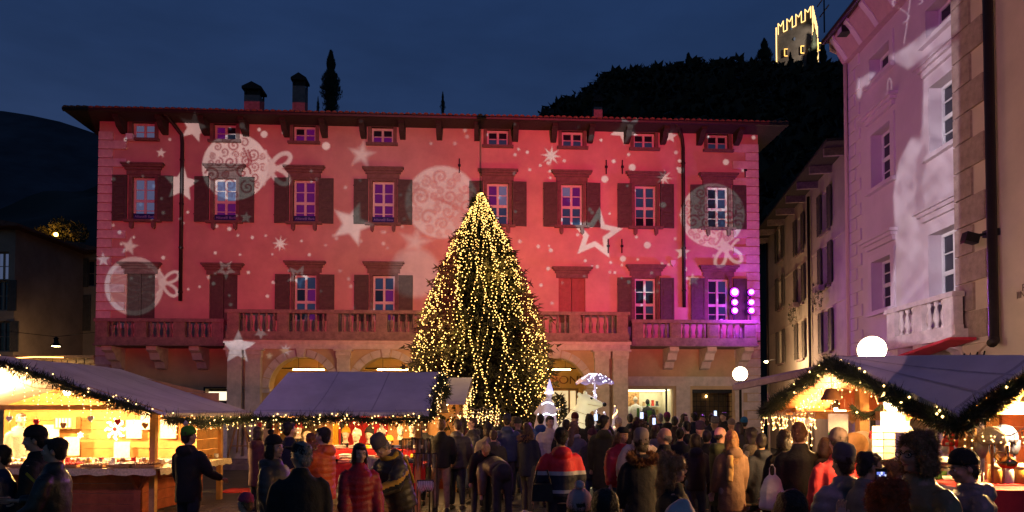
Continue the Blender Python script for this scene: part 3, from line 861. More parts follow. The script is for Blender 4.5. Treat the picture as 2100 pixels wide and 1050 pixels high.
# inside of the arcade
YB = 2.4
mb = MB()
sd0, sd1, sdz = ux(1128, 830, -YB), ux(1187, 830, -YB), vz(796, 1160, -YB)
wall_mesh(mb, uL + 0.4, uR - 0.4, 0, 4.0, [(sd0, sd1, 0, sdz)], 0.3, y=YB)
mb.add([(uL + .4, -POFF + TH, 4.0), (uR - .4, -POFF + TH, 4.0), (uR - .4, YB, 4.0), (uL + .4, YB, 4.0)], [(0, 1, 2, 3)])
for x in (uL + 0.4, uR - 0.4): mb.add([(x, -0, 0), (x, YB, 0), (x, YB, 4.0), (x, 0, 4.0)], [(0, 1, 2, 3)])
for e in edges[1:-1]: # cross arches of the vault
    K = 12
    for k in range(K):
        y0 = -POFF + TH + (YB + POFF - TH) * k / K; y1 = -POFF + TH + (YB + POFF - TH) * (k + 1) / K
        f = lambda y: 3.3 + 0.69 * math.sin(PI * (y + POFF - TH) / (YB + POFF - TH))
        mb.add([(e - 0.18, y0, f(y0)), (e - 0.18, y1, f(y1)), (e - 0.18, y1, 4.0), (e - 0.18, y0, 4.0), (e + 0.18, y0, f(y0)), (e + 0.18, y1, f(y1)), (e + 0.18, y1, 4.0), (e + 0.18, y0, 4.0)], [(0, 1, 2, 3), (4, 7, 6, 5), (0, 4, 5, 1)])
mb.build('arcade_interior', M_arcade, palazzo)
E_tube = emat('fluorescent_tube', (1.0, 0.55, 0.16), 130)
for p0, p1 in ((601, 665), (774, 837), (940, 1004), (1122, 1170)):
    x0, z = PF.hit(p0, 758, -0.5); x1, _ = PF.hit(p1, 758, -0.5)
    t = thing('strip_light', 'fluorescent strip light hanging in an arch of the arcade', 'lamp', tuple(PF.w(x0, 0.5, z)), PA, 'strip lights in the arcade')
    if p0 == 601: t['label'] = 'strip light in the leftmost arch, above the middle stall'
    if p0 == 774: t['label'] = 'strip light in the second arch, beside the lit tree'
    if p0 == 1122: t['label'] = 'strip light over the letters in the arch right of the tree'
    if p0 == 940: t['label'] = 'strip light hidden in the arch right behind the tree'
    MB().tube([(0, 0, 0), (x1 - x0, 0, 0)], 0.015, 8).build('tube', E_tube, t)
    q = MB(); q.bx(-0.5, x1 - x0 + 0.5, -0.02, 0.04, 0.03, 0.07); q.bar((0.2, 0, 0.06), (0.2, 0, 3.98 - z), 0.015, 0.015); q.bar((x1 - x0 - 0.2, 0, 0.06), (x1 - x0 - 0.2, 0, 3.98 - z), 0.015, 0.015)
    q.build('fitting', M_iron, t)
# shop sign letters on the rear wall of the arcade
x, z = PF.hit(1157, 787, -YB + 0.05)
sg = thing('shop_sign', 'bronze letters on the yellow wall inside the right arch', 'sign', tuple(PF.w(x, YB - 0.05, z)), PA)
lt = link('lettering', text_mesh('BONI', 0.46, 0.03, M_bronze), sg, (0.1, 0, 0)); lt.rotation_euler = (PI / 2, 0, 0); lt.scale = (1.12, 1, 1)
# lit door inside the arch
E_shopwarm = emat('lit_shop_wall', (1.0, 0.72, 0.36), 0.9)
M_white = mat('white_paint', (0.75, 0.74, 0.72), 0.6, var=0.06)
d = MB(); d.bx(sd0, sd1, YB + 0.9, YB + 0.95, 0, sdz); d.build('lit_interior', E_shopwarm, palazzo)
d = MB()
for x in (sd0, (sd0 * .35 + sd1 * .65), sd1 - 0.07): d.bx(x, x + 0.07, YB + 0.1, YB + 0.17, 0, sdz)
d.bx(sd0 + .07, sd1 - .07, YB + 0.1, YB + 0.17, sdz - 0.1, sdz); d.bx(sd0 + .07, sd1 - .07, YB + 0.11, YB + 0.16, 1.0, 1.06)
d.build('door_frame', mat('oak_frame', (0.35, 0.2, 0.08), 0.6), palazzo)

# ---------------- right shop window with lit interior
E_shop = emat('bright_shop_ceiling', (1.0, 0.93, 0.62), 3.5)
M_shopwall = mat('shop_wall', (0.75, 0.68, 0.5), 0.8, var=0.1)
d = MB(); D = 1.6
d.add([(sh0, D, 0.45), (sh1, D, 0.45), (sh1, D, shz), (sh0, D, shz)], [(0, 1, 2, 3)]); d.add([(sh0, .3, .45), (sh0, D, .45), (sh0, D, shz), (sh0, .3, shz)], [(0, 1, 2, 3)])
d.add([(sh1, .3, .45), (sh1, D, .45), (sh1, D, shz), (sh1, .3, shz)], [(0, 1, 2, 3)]); d.add([(sh0, .3, .45), (sh1, .3, .45), (sh1, D, .45), (sh0, D, .45)], [(0, 1, 2, 3)])
d.build('shop_interior', M_shopwall, palazzo)
d = MB(); d.bx(sh0 + .05, sh1 - .05, 0.35, D - .1, shz - .06, shz - .03); d.build('ceiling_light_panel', E_shop, palazzo)
d = MB(); d.bx(sh0 - .02, sh1 + .1, 0.02, 0.1, shz, shz + 0.1); d.bx(sh0 - .07, sh0, 0.02, .1, .4, shz); d.bx(sh1, sh1 + .07, 0.02, .1, .4, shz); d.bx(sh1 - .28, sh1 - .22, 0.04, .1, .45, shz); d.bx(sh0, sh1, 0.02, .1, .38, .45)
d.build('shop_window_frame', M_iron, palazzo)
sur = MB()
for a, b in ((sh0 - 0.1, sh1 + 0.1), (gr0 - 0.1, gr1 + 0.1)):
    sur.bx(a - 0.3, a, -0.05, 0, 0, shz + 0.1); sur.bx(b, b + 0.3, -0.05, 0, 0, shz + 0.1); sur.bx(a - 0.3, b + 0.3, -0.05, 0, shz + 0.1, shz + 0.45)
sur.build('shop_surround', M_stone, palazzo)
# shelf goods
d = MB(); xs0, xs1 = ux(1335, 830), ux(1372, 830)
for z in (1.35, 1.75, 2.1): d.bx(xs0, xs1, D - .4, D - .02, z, z + .03)
d.build('shelf', M_white, palazzo)
gm = [mat('goods_red', (.6, .05, .03), .6), mat('goods_green', (.05, .3, .1), .6), mat('goods_tan', (.45, .3, .15), .6), mat('goods_dark', (.04, .04, .05), .6)]
for i in range(12):
    z = (1.38, 1.78, 2.13)[i % 3]; x = xs0 + .08 + (xs1 - xs0 - .16) * (i // 3) / 3.0
    b = MB().lathe([(.05, 0), (.07, .03), (.05, .12), (.06, rnd.uniform(.14, .24))], (0, 0, 0), 8).build('shelf_goods', gm[i % 4], palazzo, loc=(x, D - .2, z)); 
# grille
d = MB()
for i in range(10): x = gr0 + (gr1 - gr0) * i / 9; d.bx(x - .008, x + .008, .05, .066, 0.0, shz - .1)
for i in range(14): z = 0.2 + i * 0.19; d.bx(gr0, gr1, .067, .08, z, z + .016)
d.bx(gr0, gr1, .03, .12, shz - .16, shz - .03)
d.build('roller_grille', M_iron, palazzo)
d = MB(); d.bx(gr0, gr1, .6, .65, 0, shz); d.build('dark_interior', mat('dim_interior', (.09, .06, .03), .8, var=.5, scale=2), palazzo)
d = MB(); d.ell((ux(1458, 812), .55, vz(812, 1458)), .05, 8, 6); d.build('interior_bulb', emat('dim_bulb', (1, .6, .2), 12), palazzo)
# left door with bright fan light
d = MB(); d.bx(dr0, dr1, .15, .2, 0, drz - .55); d.build('door_leaf', mat('dark_glass_door', (.015, .015, .015), .2), palazzo)
d = MB(); d.bx(dr0 + .05, dr1 - .05, .17, .19, drz - .42, drz - .1); d.build('transom_light', emat('transom', (1, .85, .55), 1.6), palazzo)
d = MB(); d.bx(dr0 - .06, dr0, -.03, .2, 0, drz + .06); d.bx(dr1, dr1 + .06, -.03, .2, 0, drz + .06); d.bx(dr0, dr1, -.03, .2, drz, drz + .06); d.bx(dr0, dr1, .1, .2, drz - .55, drz - .46); d.build('door_frame', M_iron, palazzo)
# flower panel and garment stands in the shop window
d = MB(); d.bx(ux(1300, 830), ux(1325, 830), D - .5, D - .45, .45, shz - .1); d.build('flower_panel', mat('orange_flower_panel', (.7, .3, .12), .7, var=.8, scale=14), palazzo)

st_ = MB(); st_.bx(uL - 1.6, uR + .3, -POFF - 1.0, -POFF - .12, 0, .16); st_.bx(uL - 1.5, uR + .2, -POFF - .65, -POFF - .12, .16, .32); st_.build('step', M_stone2, palazzo)
# ================================================================ ground, hills, sky line
M_paving = mat('dark_paving', (0.055, 0.05, 0.048), 0.55, var=0.45, scale=1.3, bump=0.3, bscale=22)
def sheet(name, x0, x1, y0, y1, nx, ny, zf, m, smooth=True):
    xs = np.linspace(x0, x1, nx); ys = np.linspace(y0, y1, ny)
    X, Y = np.meshgrid(xs, ys); Z = zf(X, Y)
    v = np.stack([X.ravel(), Y.ravel(), Z.ravel()], 1)
    f = [(j * nx + i, j * nx + i + 1, (j + 1) * nx + i + 1, (j + 1) * nx + i) for j in range(ny - 1) for i in range(nx - 1)]
    o = MB().add(v, f).build(name, m, None, smooth); o['kind'] = 'structure'; return o
sheet('ground', -2500, 2500, -300, 3200, 3, 3, lambda X, Y: X * 0, mat('dark_field', (0.03, 0.03, 0.028), 0.9))
sheet('square_pavement', -22, 14, -8, 24.0, 37, 33, lambda X, Y: X * 0 + 0.004 + 0.0 * Y, M_paving)
# joints of the stone setts: strips of setts as pieces near the camera
M_sett = mat('sett_stone', (0.07, 0.062, 0.058), 0.5, var=0.5, scale=3, bump=0.3, bscale=30)
st = MB()
r_ = random.Random(5)
for i in range(60):
    for j in range(44):
        x = -9 + i * 0.30 + (j % 2) * 0.15; y = 4.5 + j * 0.22
        h = 0.012 + r_.uniform(0, 0.006)
        st.add([(x + .008, y + .008, .004), (x + .292, y + .008, .004), (x + .292, y + .212, .004), (x + .008, y + .212, .004), (x + .016, y + .016, h), (x + .284, y + .016, h), (x + .284, y + .204, h), (x + .016, y + .204, h)],
               [(4, 5, 6, 7), (0, 1, 5, 4), (1, 2, 6, 5), (2, 3, 7, 6), (3, 0, 4, 7)])
o = st.build('stone_setts', M_sett, None); o['kind'] = 'stuff'
M_carpet = mat('red_carpet', (0.42, 0.02, 0.02), 0.95, var=0.25, scale=5, bump=0.3, bscale=120)
for x0, x1, y0, y1, l in ((-3.4, -0.9, 8.3, 12.0, 'red carpet on the paving in front of the hat stall'), (-6.9, -5.0, 16.0, 16.9, 'red carpet strip behind the gap between left and middle stalls')):
    tag(MB().bx(x0, x1, y0, y1, 0.006, 0.026).build('carpet', M_carpet), l, 'carpet')

# hill behind the palazzo with the castle rock, and the far mountains on the left
ridge_px = [(640, 330), (900, 285), (1060, 285), (1140, 236), (1200, 212), (1240, 170), (1330, 164), (1412, 146), (1500, 150), (1560, 152), (1600, 157), (1690, 155), (1750, 134), (1850, 90), (2050, 60), (2400, 40)]
RX = np.array([at(px, py, 250.0)[0] for px, py in ridge_px]); RZ = np.array([at(px, py, 250.0)[2] for px, py in ridge_px])
def hill_z(X, Y):
    a = np.interp(X * 250.0 / np.maximum(Y, 60) if False else X + (250 - Y) * 0.12, RX, RZ)
    t = np.clip((Y - 52) / (250 - 52), 0, 1.6)
    s = np.where(t < 1, t ** 0.85, 1 + 0 * t)
    bumps = 2.2 * np.sin(X * 0.17 + Y * 0.11) * np.sin(Y * 0.13 - X * 0.07) * np.clip(t * 2, 0, 1)
    return np.maximum(a * s * np.clip(1.0, 0, 1) + bumps * (t < 0.93), -1) - 2.0 * (t <= 0)
M_hill = mat('dark_scrub', (0.018, 0.020, 0.012), 0.95, var=0.6, scale=0.06, bump=0.8, bscale=0.4)
sheet('hill', -90, 330, 50, 330, 106, 71, hill_z, M_hill)
# scrub and woods on the hill: rounded leafy crowns that read as one mass
def leaf_ball(r, n, seed, k=1.0):
    q = np.random.RandomState(seed)
    d = q.normal(size=(n, 3)); d /= np.linalg.norm(d, axis=1)[:, None]
    c = d * (q.uniform(0.55, 1.0, n) ** 0.5)[:, None] * np.array([r, r, r * 0.8]) * (1 + 0.25 * np.sin(d[:, :1] * 5 + seed))
    s = r * k * q.uniform(0.12, 0.28, n)[:, None]
    a = q.normal(size=(n, 3)); b = q.normal(size=(n, 3))
    v = np.stack([c + a * s * .6, c + b * s * .6, c - (a + b) * s * .5], 1).reshape(-1, 3)
    return v
def tris(name, v, m, parent=None, kind=None, loc=(0, 0, 0)):
    me = bpy.data.meshes.new(name); n = len(v)
    me.vertices.add(n); me.vertices.foreach_set('co', np.asarray(v, np.float32).ravel())
    me.loops.add(n); me.loops.foreach_set('vertex_index', np.arange(n, dtype=np.int32))
    me.polygons.add(n // 3); me.polygons.foreach_set('loop_start', np.arange(0, n, 3, dtype=np.int32))
    me.update(calc_edges=True); me.validate(); me.materials.append(m)
    return link(name, me, parent, loc, 0, kind)
M_scrub = mat('scrub_leaves', (0.030, 0.032, 0.018), 0.8, var=0.5, scale=0.3)
q = np.random.RandomState(8); vs_ = []
balls = [leaf_ball(1.0, 60, s, 1.5) for s in range(5)]
for i in range(2600):
    X = q.uniform(10, 200); Y = q.uniform(70, 252)
    z = float(hill_z(np.array([X]), np.array([Y]))[0]); R = q.uniform(1.6, 3.6)
    vs_.append(balls[i % 5] * np.array([R, R, R * q.uniform(.8, 1.2)]) + np.array([X, Y, z + R * .2]))
for i in range(260):
    X = q.uniform(RX[2], RX[12]); Y = 249; z = float(np.interp(X + .12, RX, RZ)); R = q.uniform(1.5, 4.2)
    vs_.append(balls[i % 5] * np.array([R, R, R]) + np.array([X, Y, z]))
tris('hillside_wood', np.concatenate(vs_), M_scrub, None, 'stuff')
# far mountain and dark slope on the left
mp = [(-900, 330), (-300, 215), (0, 224), (60, 233), (125, 247), (170, 262), (205, 274), (300, 320), (520, 420), (800, 560), (1100, 700)]
MX = np.array([at(a, b, 1500.0)[0] for a, b in mp]); MZ = np.array([at(a, b, 1500.0)[2] for a, b in mp])
def mount_z(X, Y):
    a = np.interp(X, MX, MZ); t = np.clip((Y - 500) / 1000, 0, 1)
    return a * t ** 1.15 + 14 * np.sin(X * .013 + Y * .021) * np.sin(Y * .017) * t * (1 - t) * 4 - 3
sheet('mountain', -2200, 600, 480, 1500, 90, 50, mount_z, mat('mountain_rock', (0.05, 0.055, 0.065), 0.95, var=0.5, scale=0.01))
def slope_z(X, Y):
    return np.clip((Y - 48) / 110, 0, 1) * np.interp(X, [-190, -90, -40, -10, 30], [44, 42, 30, 8, -3]) * 1.0 + 1.5 * np.sin(X * .3) * np.sin(Y * .2) - 1.5
sheet('hillside', -200, 30, 47, 160, 60, 40, slope_z, M_hill)

# ---------------- castle tower with strings of warm lamps
TY = 250.0
pA, pB, pC = at(1599, 140, TY), at(1667, 140, TY - 9), at(1689, 140, TY)
zt = at(1667, 36, TY - 9)[2]; zb = pA[2] - 6
tower = thing('castle_tower', 'stone castle tower outlined by warm lights on the hilltop', 'tower', (pB[0], pB[1], 0))
dA = np.array([pA[0] - pB[0], 12.0]); dC = np.array([pC[0] - pB[0], 14.0])
c4 = [(0, 0), tuple(dC), tuple(dA + dC), tuple(dA)]
M_tower = mat('castle_stone', (0.20, 0.17, 0.14), 0.95, var=0.4, scale=0.25, bump=0.6, bscale=1.2)
mb = MB(); mb.add([(x, y, zb) for x, y in c4] + [(x, y, zt) for x, y in c4], [(0, 1, 5, 4), (1, 2, 6, 5), (2, 3, 7, 6), (3, 0, 4, 7), (4, 5, 6, 7)])
# courses of rough blocks
mb.build('wall', M_tower, tower)
E_castle = emat('castle_string', (1.0, 0.62, 0.22), 2.2)
E_castle2 = emat('castle_string_soft', (1.0, 0.5, 0.12), 1.6)
def merlons(d, n, key):
    L = math.hypot(*d); ux_ = np.array(d) / L
    for i in range(n):
        s0, s1 = (i + 0.12) * L / n, (i + 0.72) * L / n
        poly = [(s0, 0), (s1, 0), (s1, 4.2), ((s0 + s1) / 2, 2.6), (s0, 4.2)]
        MB().prism(poly, -0.05, 1.0, map=lambda a, b, c: (ux_[0] * a - ux_[1] * b * key, ux_[1] * a + ux_[0] * b * key, c)).build('merlon', M_tower, tower, loc=(0, 0, zt))
    pts = []
    for i in range(n):
        s0, s1 = (i + 0.12) * L / n, (i + 0.72) * L / n
        pts += [(s0, 0), (s0, 4.2), ((s0 + s1) / 2, 2.6), (s1, 4.2), (s1, 0)]
    P = [(ux_[0] * a + ux_[1] * .25 * key, ux_[1] * a - ux_[0] * .25 * key, zt + c) for a, c in pts]
    return P
e = MB()
for d, n, k_ in ((dA, 4, -1), (dC, 4, 1)):
    P = merlons(d, n, k_)
    for a, b in zip(P[:-1], P[1:]): e.bar(a, b, 0.22, 0.22)
e.bar((0, -.3, zt - 8), (0, -.3, zt + 4), .3, .3); 
e.bar((dA[0] - .1, dA[1] - .3, zb), (dA[0] - .1, dA[1] - .3, zt + 3), .3, .3); e.bar((dC[0] + .1, dC[1] - .3, zt - 14), (dC[0] + .1, dC[1] - .3, zt), .3, .3)
o = e.build('light_string', E_castle, tower); o['kind'] = 'stuff'
for px, py, w, h in ((1611, 109, 1.6, 2.6), (1632, 103, 1.6, 2.6), (1653, 97, 1.6, 2.6)):
    t_ = (at(px, py, TY)[0] - pB[0]) / dA[0] * .985; y = dA[1] * t_; x = dA[0] * t_; z = at(px, py, TY - 9 + y)[2]
    o = MB().bx(-w / 2, w / 2, -.15, .1, -h / 2, h / 2).build('window', mat('tower_opening', (.01, .01, .01), .9), tower, loc=(x, y - .15, z))
    e = MB()
    for s in (-1, 1): e.bx(s * w / 2 - .14, s * w / 2 + .14, -.4, -.2, -h / 2, h / 2); e.bx(-w / 2, w / 2, -.4, -.2, s * h / 2 - .14, s * h / 2 + .14)
    e.build('light_frame', E_castle2, o)
for px, py in ((1618, 58), (1644, 50), (1622, 80), (1644, 75)):
    t_ = (at(px, py, TY)[0] - pB[0]) / dA[0]; y = dA[1] * t_; z = at(px, py, TY - 9 + y)[2]
    MB().ell((0, 0, 0), (.55, .4, .7), 8, 6).build('opening', mat('tower_gap', (.12, .15, .22), .9), tower, loc=(dA[0] * t_, y, z))
# unseen warm lamp added in mid-air to brighten the tower's face
lamp('tower_fill', 'SPOT', (pA[0] + 5, TY - 24, pA[2] + 1), 20000, (1.0, .84, .68), 0.5, target=(pB[0] - 3, TY, zt - 8), spot=50)

# ---------------- cypresses
M_cyp = mat('cypress_leaves', (0.022, 0.030, 0.018), 0.85, var=0.5, scale=0.8)
M_bark = mat('bark', (0.06, 0.045, 0.03), 0.95, var=0.4, scale=12, bump=0.6, bscale=18)
def cypress(px, ytop, ybase, wpx, Y, label, seed, fat=1.0, group=None, n=900):
    p0 = at(px, ybase, Y); p1 = at(px, ytop, Y); h = p1[2] - p0[2]; w = wpx / FPX * Y / 2
    t = thing('cypress_tree', label, 'tree', tuple(p0), 0, group)
    q = np.random.RandomState(seed)
    u = q.uniform(0.0, 1, n) ** 0.8; prof = np.where(u < .25, .55 + u * 1.8, (1 - (u - .25) / .75) ** fat * 1.0) * (0.82 + .3 * np.sin(u * 19 + seed) * np.sin(u * 7))
    th = q.uniform(0, 2 * PI, n); rr = w * prof * q.uniform(.55, 1.08, n)
    c = np.stack([rr * np.cos(th), rr * np.sin(th), h * (0.02 + .96 * u)], 1)
    s = h * (0.06 if Y > 200 else 0.03)
    up = np.stack([np.cos(th) * .35, np.sin(th) * .35, np.ones(n)], 1) * s * q.uniform(.8, 1.8, (n, 1))
    side = np.stack([-np.sin(th), np.cos(th), q.normal(0, .4, n)], 1) * s * .55
    v = np.stack([c - side, c + side, c + up], 1).reshape(-1, 3)
    tris('crown', v, M_cyp, t)
    MB().tube([(0, 0, -.5 - h * .1), (0, 0, h * .5), (0, 0, h * .9)], [w * .35, w * .3, w * .06], 8).build('trunk', M_cyp if h > 12 else M_bark, t, True)
cypress(678, 105, 235, 50, 46, 'tall dark cypress rising behind the palazzo roof beside the chimneys', 1, .75, n=2600)
cypress(908, 188, 235, 13, 60, 'small ragged cypress tip over the middle of the palazzo roof', 2, .9)
cypress(652, 198, 235, 9, 60, 'tiny treetop beside the tall cypress over the roof', 12, .9)
for i, (px, yt, yb, w, l) in enumerate(((1568, 82, 142, 40, 'broad dark conifer left of the castle tower'), (1541, 118, 142, 16, 'low round treetop on the ridge left of the conifer'), (1524, 112, 142, 7, 'thin lone cypress farthest left on the castle ridge'),
                       (1621, 108, 142, 10, 'small cypress before the lit tower window'), (1659, 102, 142, 11, 'middle cypress at the foot of the castle tower'), (1670, 70, 142, 16, 'tall cypress covering the corner of the castle tower'),
                       (1688, 84, 142, 16, 'cypress at the right edge of the castle tower'), (1412, 112, 175, 26, 'dark cypress standing out of the wooded ridge'))):
    cypress(px, yt, yb, w, 236 if i != 7 else 225, l, 20 + i, .8, n=1600)

# ---------------- dark houses on the left
M_oldwall = mat('old_plaster', (0.30, 0.22, 0.16), 0.95, var=0.25, scale=0.8, bump=0.3, bscale=30)
def house(name, label, px0, px1, ytop, Y, wins, depth=7, roofh=.5):
    a, b = at(px0, ytop, Y), at(px1, ytop, Y)
    t = thing(name, label, 'building', (a[0], Y, 0)); w = b[0] - a[0]; h = a[2]
    hl = []
    for px, py, ww, hh, kind in wins:
        p = at(px, py, Y); hl.append((p[0] - a[0] - ww / 2, p[0] - a[0] + ww / 2, p[2] - hh / 2, p[2] + hh / 2))
    mb = MB(); wall_mesh(mb, 0, w, 0, h, hl, .2)
    mb.add([(0, 0, 0), (0, depth, 0), (0, depth, h), (0, 0, h)], [(0, 3, 2, 1)]); mb.add([(w, 0, 0), (w, depth, 0), (w, depth, h), (w, 0, h)], [(0, 1, 2, 3)])
    mb.build('wall', M_oldwall, t)
    for (x0, x1, z0, z1), wd in zip(hl, wins):
        add_window(t, (x0 + x1) / 2, z0, z1, x1 - x0, 2, G_dark if wd[4] == 'd' else G_blue, fm=M_oldwall)
        if wd[4] != 'n':
            for s in (-1, 1): link('shutter', shutter_mesh(.4, round(z1 - z0, 1), M_shutter), t, ((x0 + x1) / 2 + s * ((x1 - x0) / 2 + .22), -.02, z0))
    r = MB(); r.prism([(-.5, h), (w + .5, h), (w + .5, h + .12), (w * .5, h + roofh), (-.5, h + .12)], -.6, depth); r.build('roof', M_tile, t)
    return t
house('old_house', 'dim old house with three storeys of windows left of the palazzo', 103, 199, 518, 36, [(148, 560, .9, 1.5, 'd'), (192, 560, .8, 1.4, 'd'), (151, 642, 1.0, 1.9, 'd'), (149, 713, .8, 1.4, 'n')])
house('old_house', 'lower dim house with a sloping dark roof at far left', 33, 108, 552, 38, [(85, 587, .8, 1.6, 'd'), (86, 664, 1.6, 1.6, 'd')], roofh=.9)
house('old_house', 'plain dark house wall at the left picture edge', -90, 32, 470, 31, [(3, 606, .6, 1.4, 'd'), (4, 545, .6, 1.3, 'n'), (5, 690, .7, 1.4, 'd')])
E_sod = emat('sodium_lamp', (1.0, .42, .06), 60)
p = at(120, 483, 52); t = thing('street_lamp', 'orange street lamp glowing on the dark slope at left', 'lamp', (p[0], 52, p[2] - 3.2))
MB().tube([(0, 0, -3), (0, 0, 3.0), (.0, -.3, 3.25)], .05, 6).build('pole', M_iron, t); MB().ell((0, -.3, 3.2), .14, 10, 6).build('bulb', E_sod, t)
lamp('glow', 'POINT', (p[0], 51.2, p[2] - .1), 170, (1, .38, .05), .14)
# leafy bushes round the street lamp
q = np.random.RandomState(31)
for i, (px, py, R, l) in enumerate(((98, 492, 1.1, 'leafy bush left of the orange street lamp'), (138, 476, 1.2, 'leafy bush right of the orange street lamp'))):
    c = at(px, py, 53); t = thing('bush', l, 'bush', tuple(c)); tris('foliage', leaf_ball(R, 1400, 40 + i, .5), mat('bush_leaves', (.035, .04, .015), .8, var=.4, scale=2), t)
    MB().tube([(0, 0, -R * 2), (0, 0, 0)], [.1, .05], 6).build('stem', M_bark, t)
p = at(115, 710, 30); t = thing('hanging_lamp', 'bell shaped street lamp hanging on a wire at left', 'lamp', tuple(p))
MB().lathe([(.24, 0), (.22, .03), (.10, .14), (.08, .3), (.12, .34), (.02, .42)], n=14).build('shade', M_iron, t, True)
MB().lathe([(.05, -.02), (.17, -.01), (.17, .0), (.05, .004)], n=12).build('bulb', emat('warm_bulb', (1, .7, .35), 14), t)
lamp('glow', 'POINT', (p[0], p[1], p[2] - .15), 130, (1, .62, .3), .1)
MB().tube([(-7, 0, 1.2), (0, 0, .42), (6, 0, 1.1)], .012, 5).build('wire', M_iron, t)
# low rubble wall with lit coping in the gap
a, b = at(-60, 733, 25.2), at(194, 727, 25.2)
wl = thing('garden_wall', 'low rubble wall with a glowing light strip, behind the left stall', 'wall', (a[0], 25.2, 0))
MB().bx(0, b[0] - a[0], 0, .4, 0, a[2] - .02).build('wall', mat('rubble', (.42, .34, .24), .95, var=.5, scale=5, bump=1, bscale=9), wl); MB().bx(-.1, b[0] - a[0], -.06, .46, a[2] - .02, a[2] + .08).build('coping', M_stone2, wl)
r_ = random.Random(77)
hw = a[2] - .05
for j in range(3):
    x = 1.0
    while x < b[0] - a[0] - .1:
        w_ = r_.uniform(.18, .42); hh = .16
        MB().box((0, 0, 0), (w_ - .02, .06, hh - .02), taper=.86).build('rubble_stone', MATS['rubble'], wl, loc=(x + w_ / 2, -.02, hw - .1 - j * .17)); x += w_
c0, c1 = at(14, 735, 24.9), at(130, 733, 24.9)
e = MB(); e.tube([(c0[0] - a[0], -.3, c0[2]), ((c0[0] + c1[0]) / 2 - a[0], -.3, c0[2] + .05), (c1[0] - a[0], -.3, c1[2])], .018, 6); e.build('light_strip', emat('warm_strip', (1, .45, .1), 9), wl)
lamp('strip_glow', 'POINT', (b[0] - .7, 24.6, a[2] - .7), 22, (1, .6, .2), .1)

# ---------------- right: white building with balcony
M_pinkwall = mat('pale_lilac_plaster', (0.62, 0.54, 0.56), 0.9, var=0.08, scale=1.2, bump=0.2, bscale=55)
M_sand = mat('sand_plaster', (0.62, 0.48, 0.38), 0.9, var=0.1, scale=1.2, bump=0.25, bscale=55)
white = thing('town_house', 'tall pale house with projected white shapes, quoins and stone balcony on the right', 'building', (WF.o[0], WF.o[1], 0), WA)
wx = lambda px, py=500, off=0.0: WF.hit(px, py, off)[0]
wz = lambda px, py, off=0.0: WF.hit(px, py, off)[1]
H0 = 12.05
WL = wx(1968, 500) + 2.2
wins = [('f3', 1805, 102, 150, 1.0), ('n3', 1930, -6, 55, 1.05), ('f2', 1808, 262, 375, .95), ('n2', 1936, 158, 298, 1.0), ('f1', 1809, 530, 632, .95), ('n1', 1936, 470, 640, 1.0)]
hl = []
for nme, px, y0, y1, w in wins:
    x = wx(px, (y0 + y1) / 2); hl.append((x - w / 2, x + w / 2, wz(px, y1), wz(px, y0)))
mb = MB(); wall_mesh(mb, 0, WL, 0, H0 + .3, hl, .34)
mb.add([(0, 0, 0), (0, 9, 0), (0, 9, H0 + .3), (0, 0, H0 + .3)], [(0, 3, 2, 1)]); mb.add([(WL, 0, 0), (WL, 9, 0), (WL, 9, H0 + .3), (WL, 0, H0 + .3)], [(0, 1, 2, 3)])
mb.build('wall', M_pinkwall, white)
for (x0, x1, z0, z1), wd in zip(hl, wins):
    h = z1 - z0; w = x1 - x0
    o = add_window(white, (x0 + x1) / 2, z0, z1, w - .02, (2, 2) if h > 1.2 else 2, G_dark, y=.24, fm=M_white, mid=.5 if h > 1.2 else None)
    s = MB(); s.bx(-w / 2 - .18, -w / 2, -.28, -.24, -.05, h + .18); s.bx(w / 2, w / 2 + .18, -.28, -.24, -.05, h + .18); s.bx(-w / 2, w / 2, -.28, -.24, h, h + .18)
    s.build('window_surround', M_pinkwall, o)
    if wd[0][1] != '3':
        c = MB(); c.bx(-w / 2 - .32, w / 2 + .32, -.46, -.24, h + .52, h + .60); c.bx(-w / 2 - .26, w / 2 + .26, -.40, -.24, h + .44, h + .52); c.bx(-w / 2 - .2, w / 2 + .2, -.33, -.24, h + .32, h + .44); c.build('cornice', M_pinkwall, o)
    MB().bx(-w / 2 - .2, w / 2 + .2, -.36, -.24, -.15, -.05).build('sill', M_pinkwall, o)
qb = [MB().bx(0, w, -0.04, 0.0, 0.008, .33).mesh('quoin_stone', M_pinkwall) for w in (.35, .62)]
k = 0; z = 0
while z < H0: link('quoin_stone', qb[k % 2], white, (0, 0, z)); z += .345; k += 1
r = MB(); EO = 0.6
r.bx(-0.1, WL + .2, -EO, 8, H0 + .3, H0 + .38); r.add([(-0.1, -EO, H0 + .42), (WL + .2, -EO, H0 + .42), (WL + .2, 8, H0 + .42), (-0.1, 8, H0 + .42), (3, 3.5, H0 + 2), (WL + .2, 3.5, H0 + 2)], [(0, 1, 5, 4), (2, 3, 4, 5), (3, 0, 4)])
r.build('roof', M_tile, white)
cv = MB().prism([(0, 0), (-EO, .3), (-EO, .22), (-.35, -.1), (-.2, -.35), (0, -.35)], -.09, .09, map=lambda a, b, c: (b, a, c)).mesh('eave_bracket', M_pinkwall)
for i in range(9): link('eave_bracket', cv, white, (.25 + i * .85, 0, H0 - .0))
sv = MB().prism([(-.0, -.36), (-.18, -.36), (-.32, -.1), (-EO + .06, .21), (-EO + .06, .29), (0, .29)], 0, WL, map=lambda a, b, c: (b, a, c)); sv.build('eave_cove', mat('cove_plaster', (.5, .34, .32), .9, var=.1), white, loc=(0, 0, H0 - .0))
MB().tube([(-.08, -EO - .06, H0 + .33), (WL, -EO - .06, H0 + .33)], .08, 8).build('gutter', M_pipe, white)
MB().tube([(.02, -.12, H0 - .1), (.02, -.12, .2)], .05, 8).build('downpipe', M_sand, white, True)
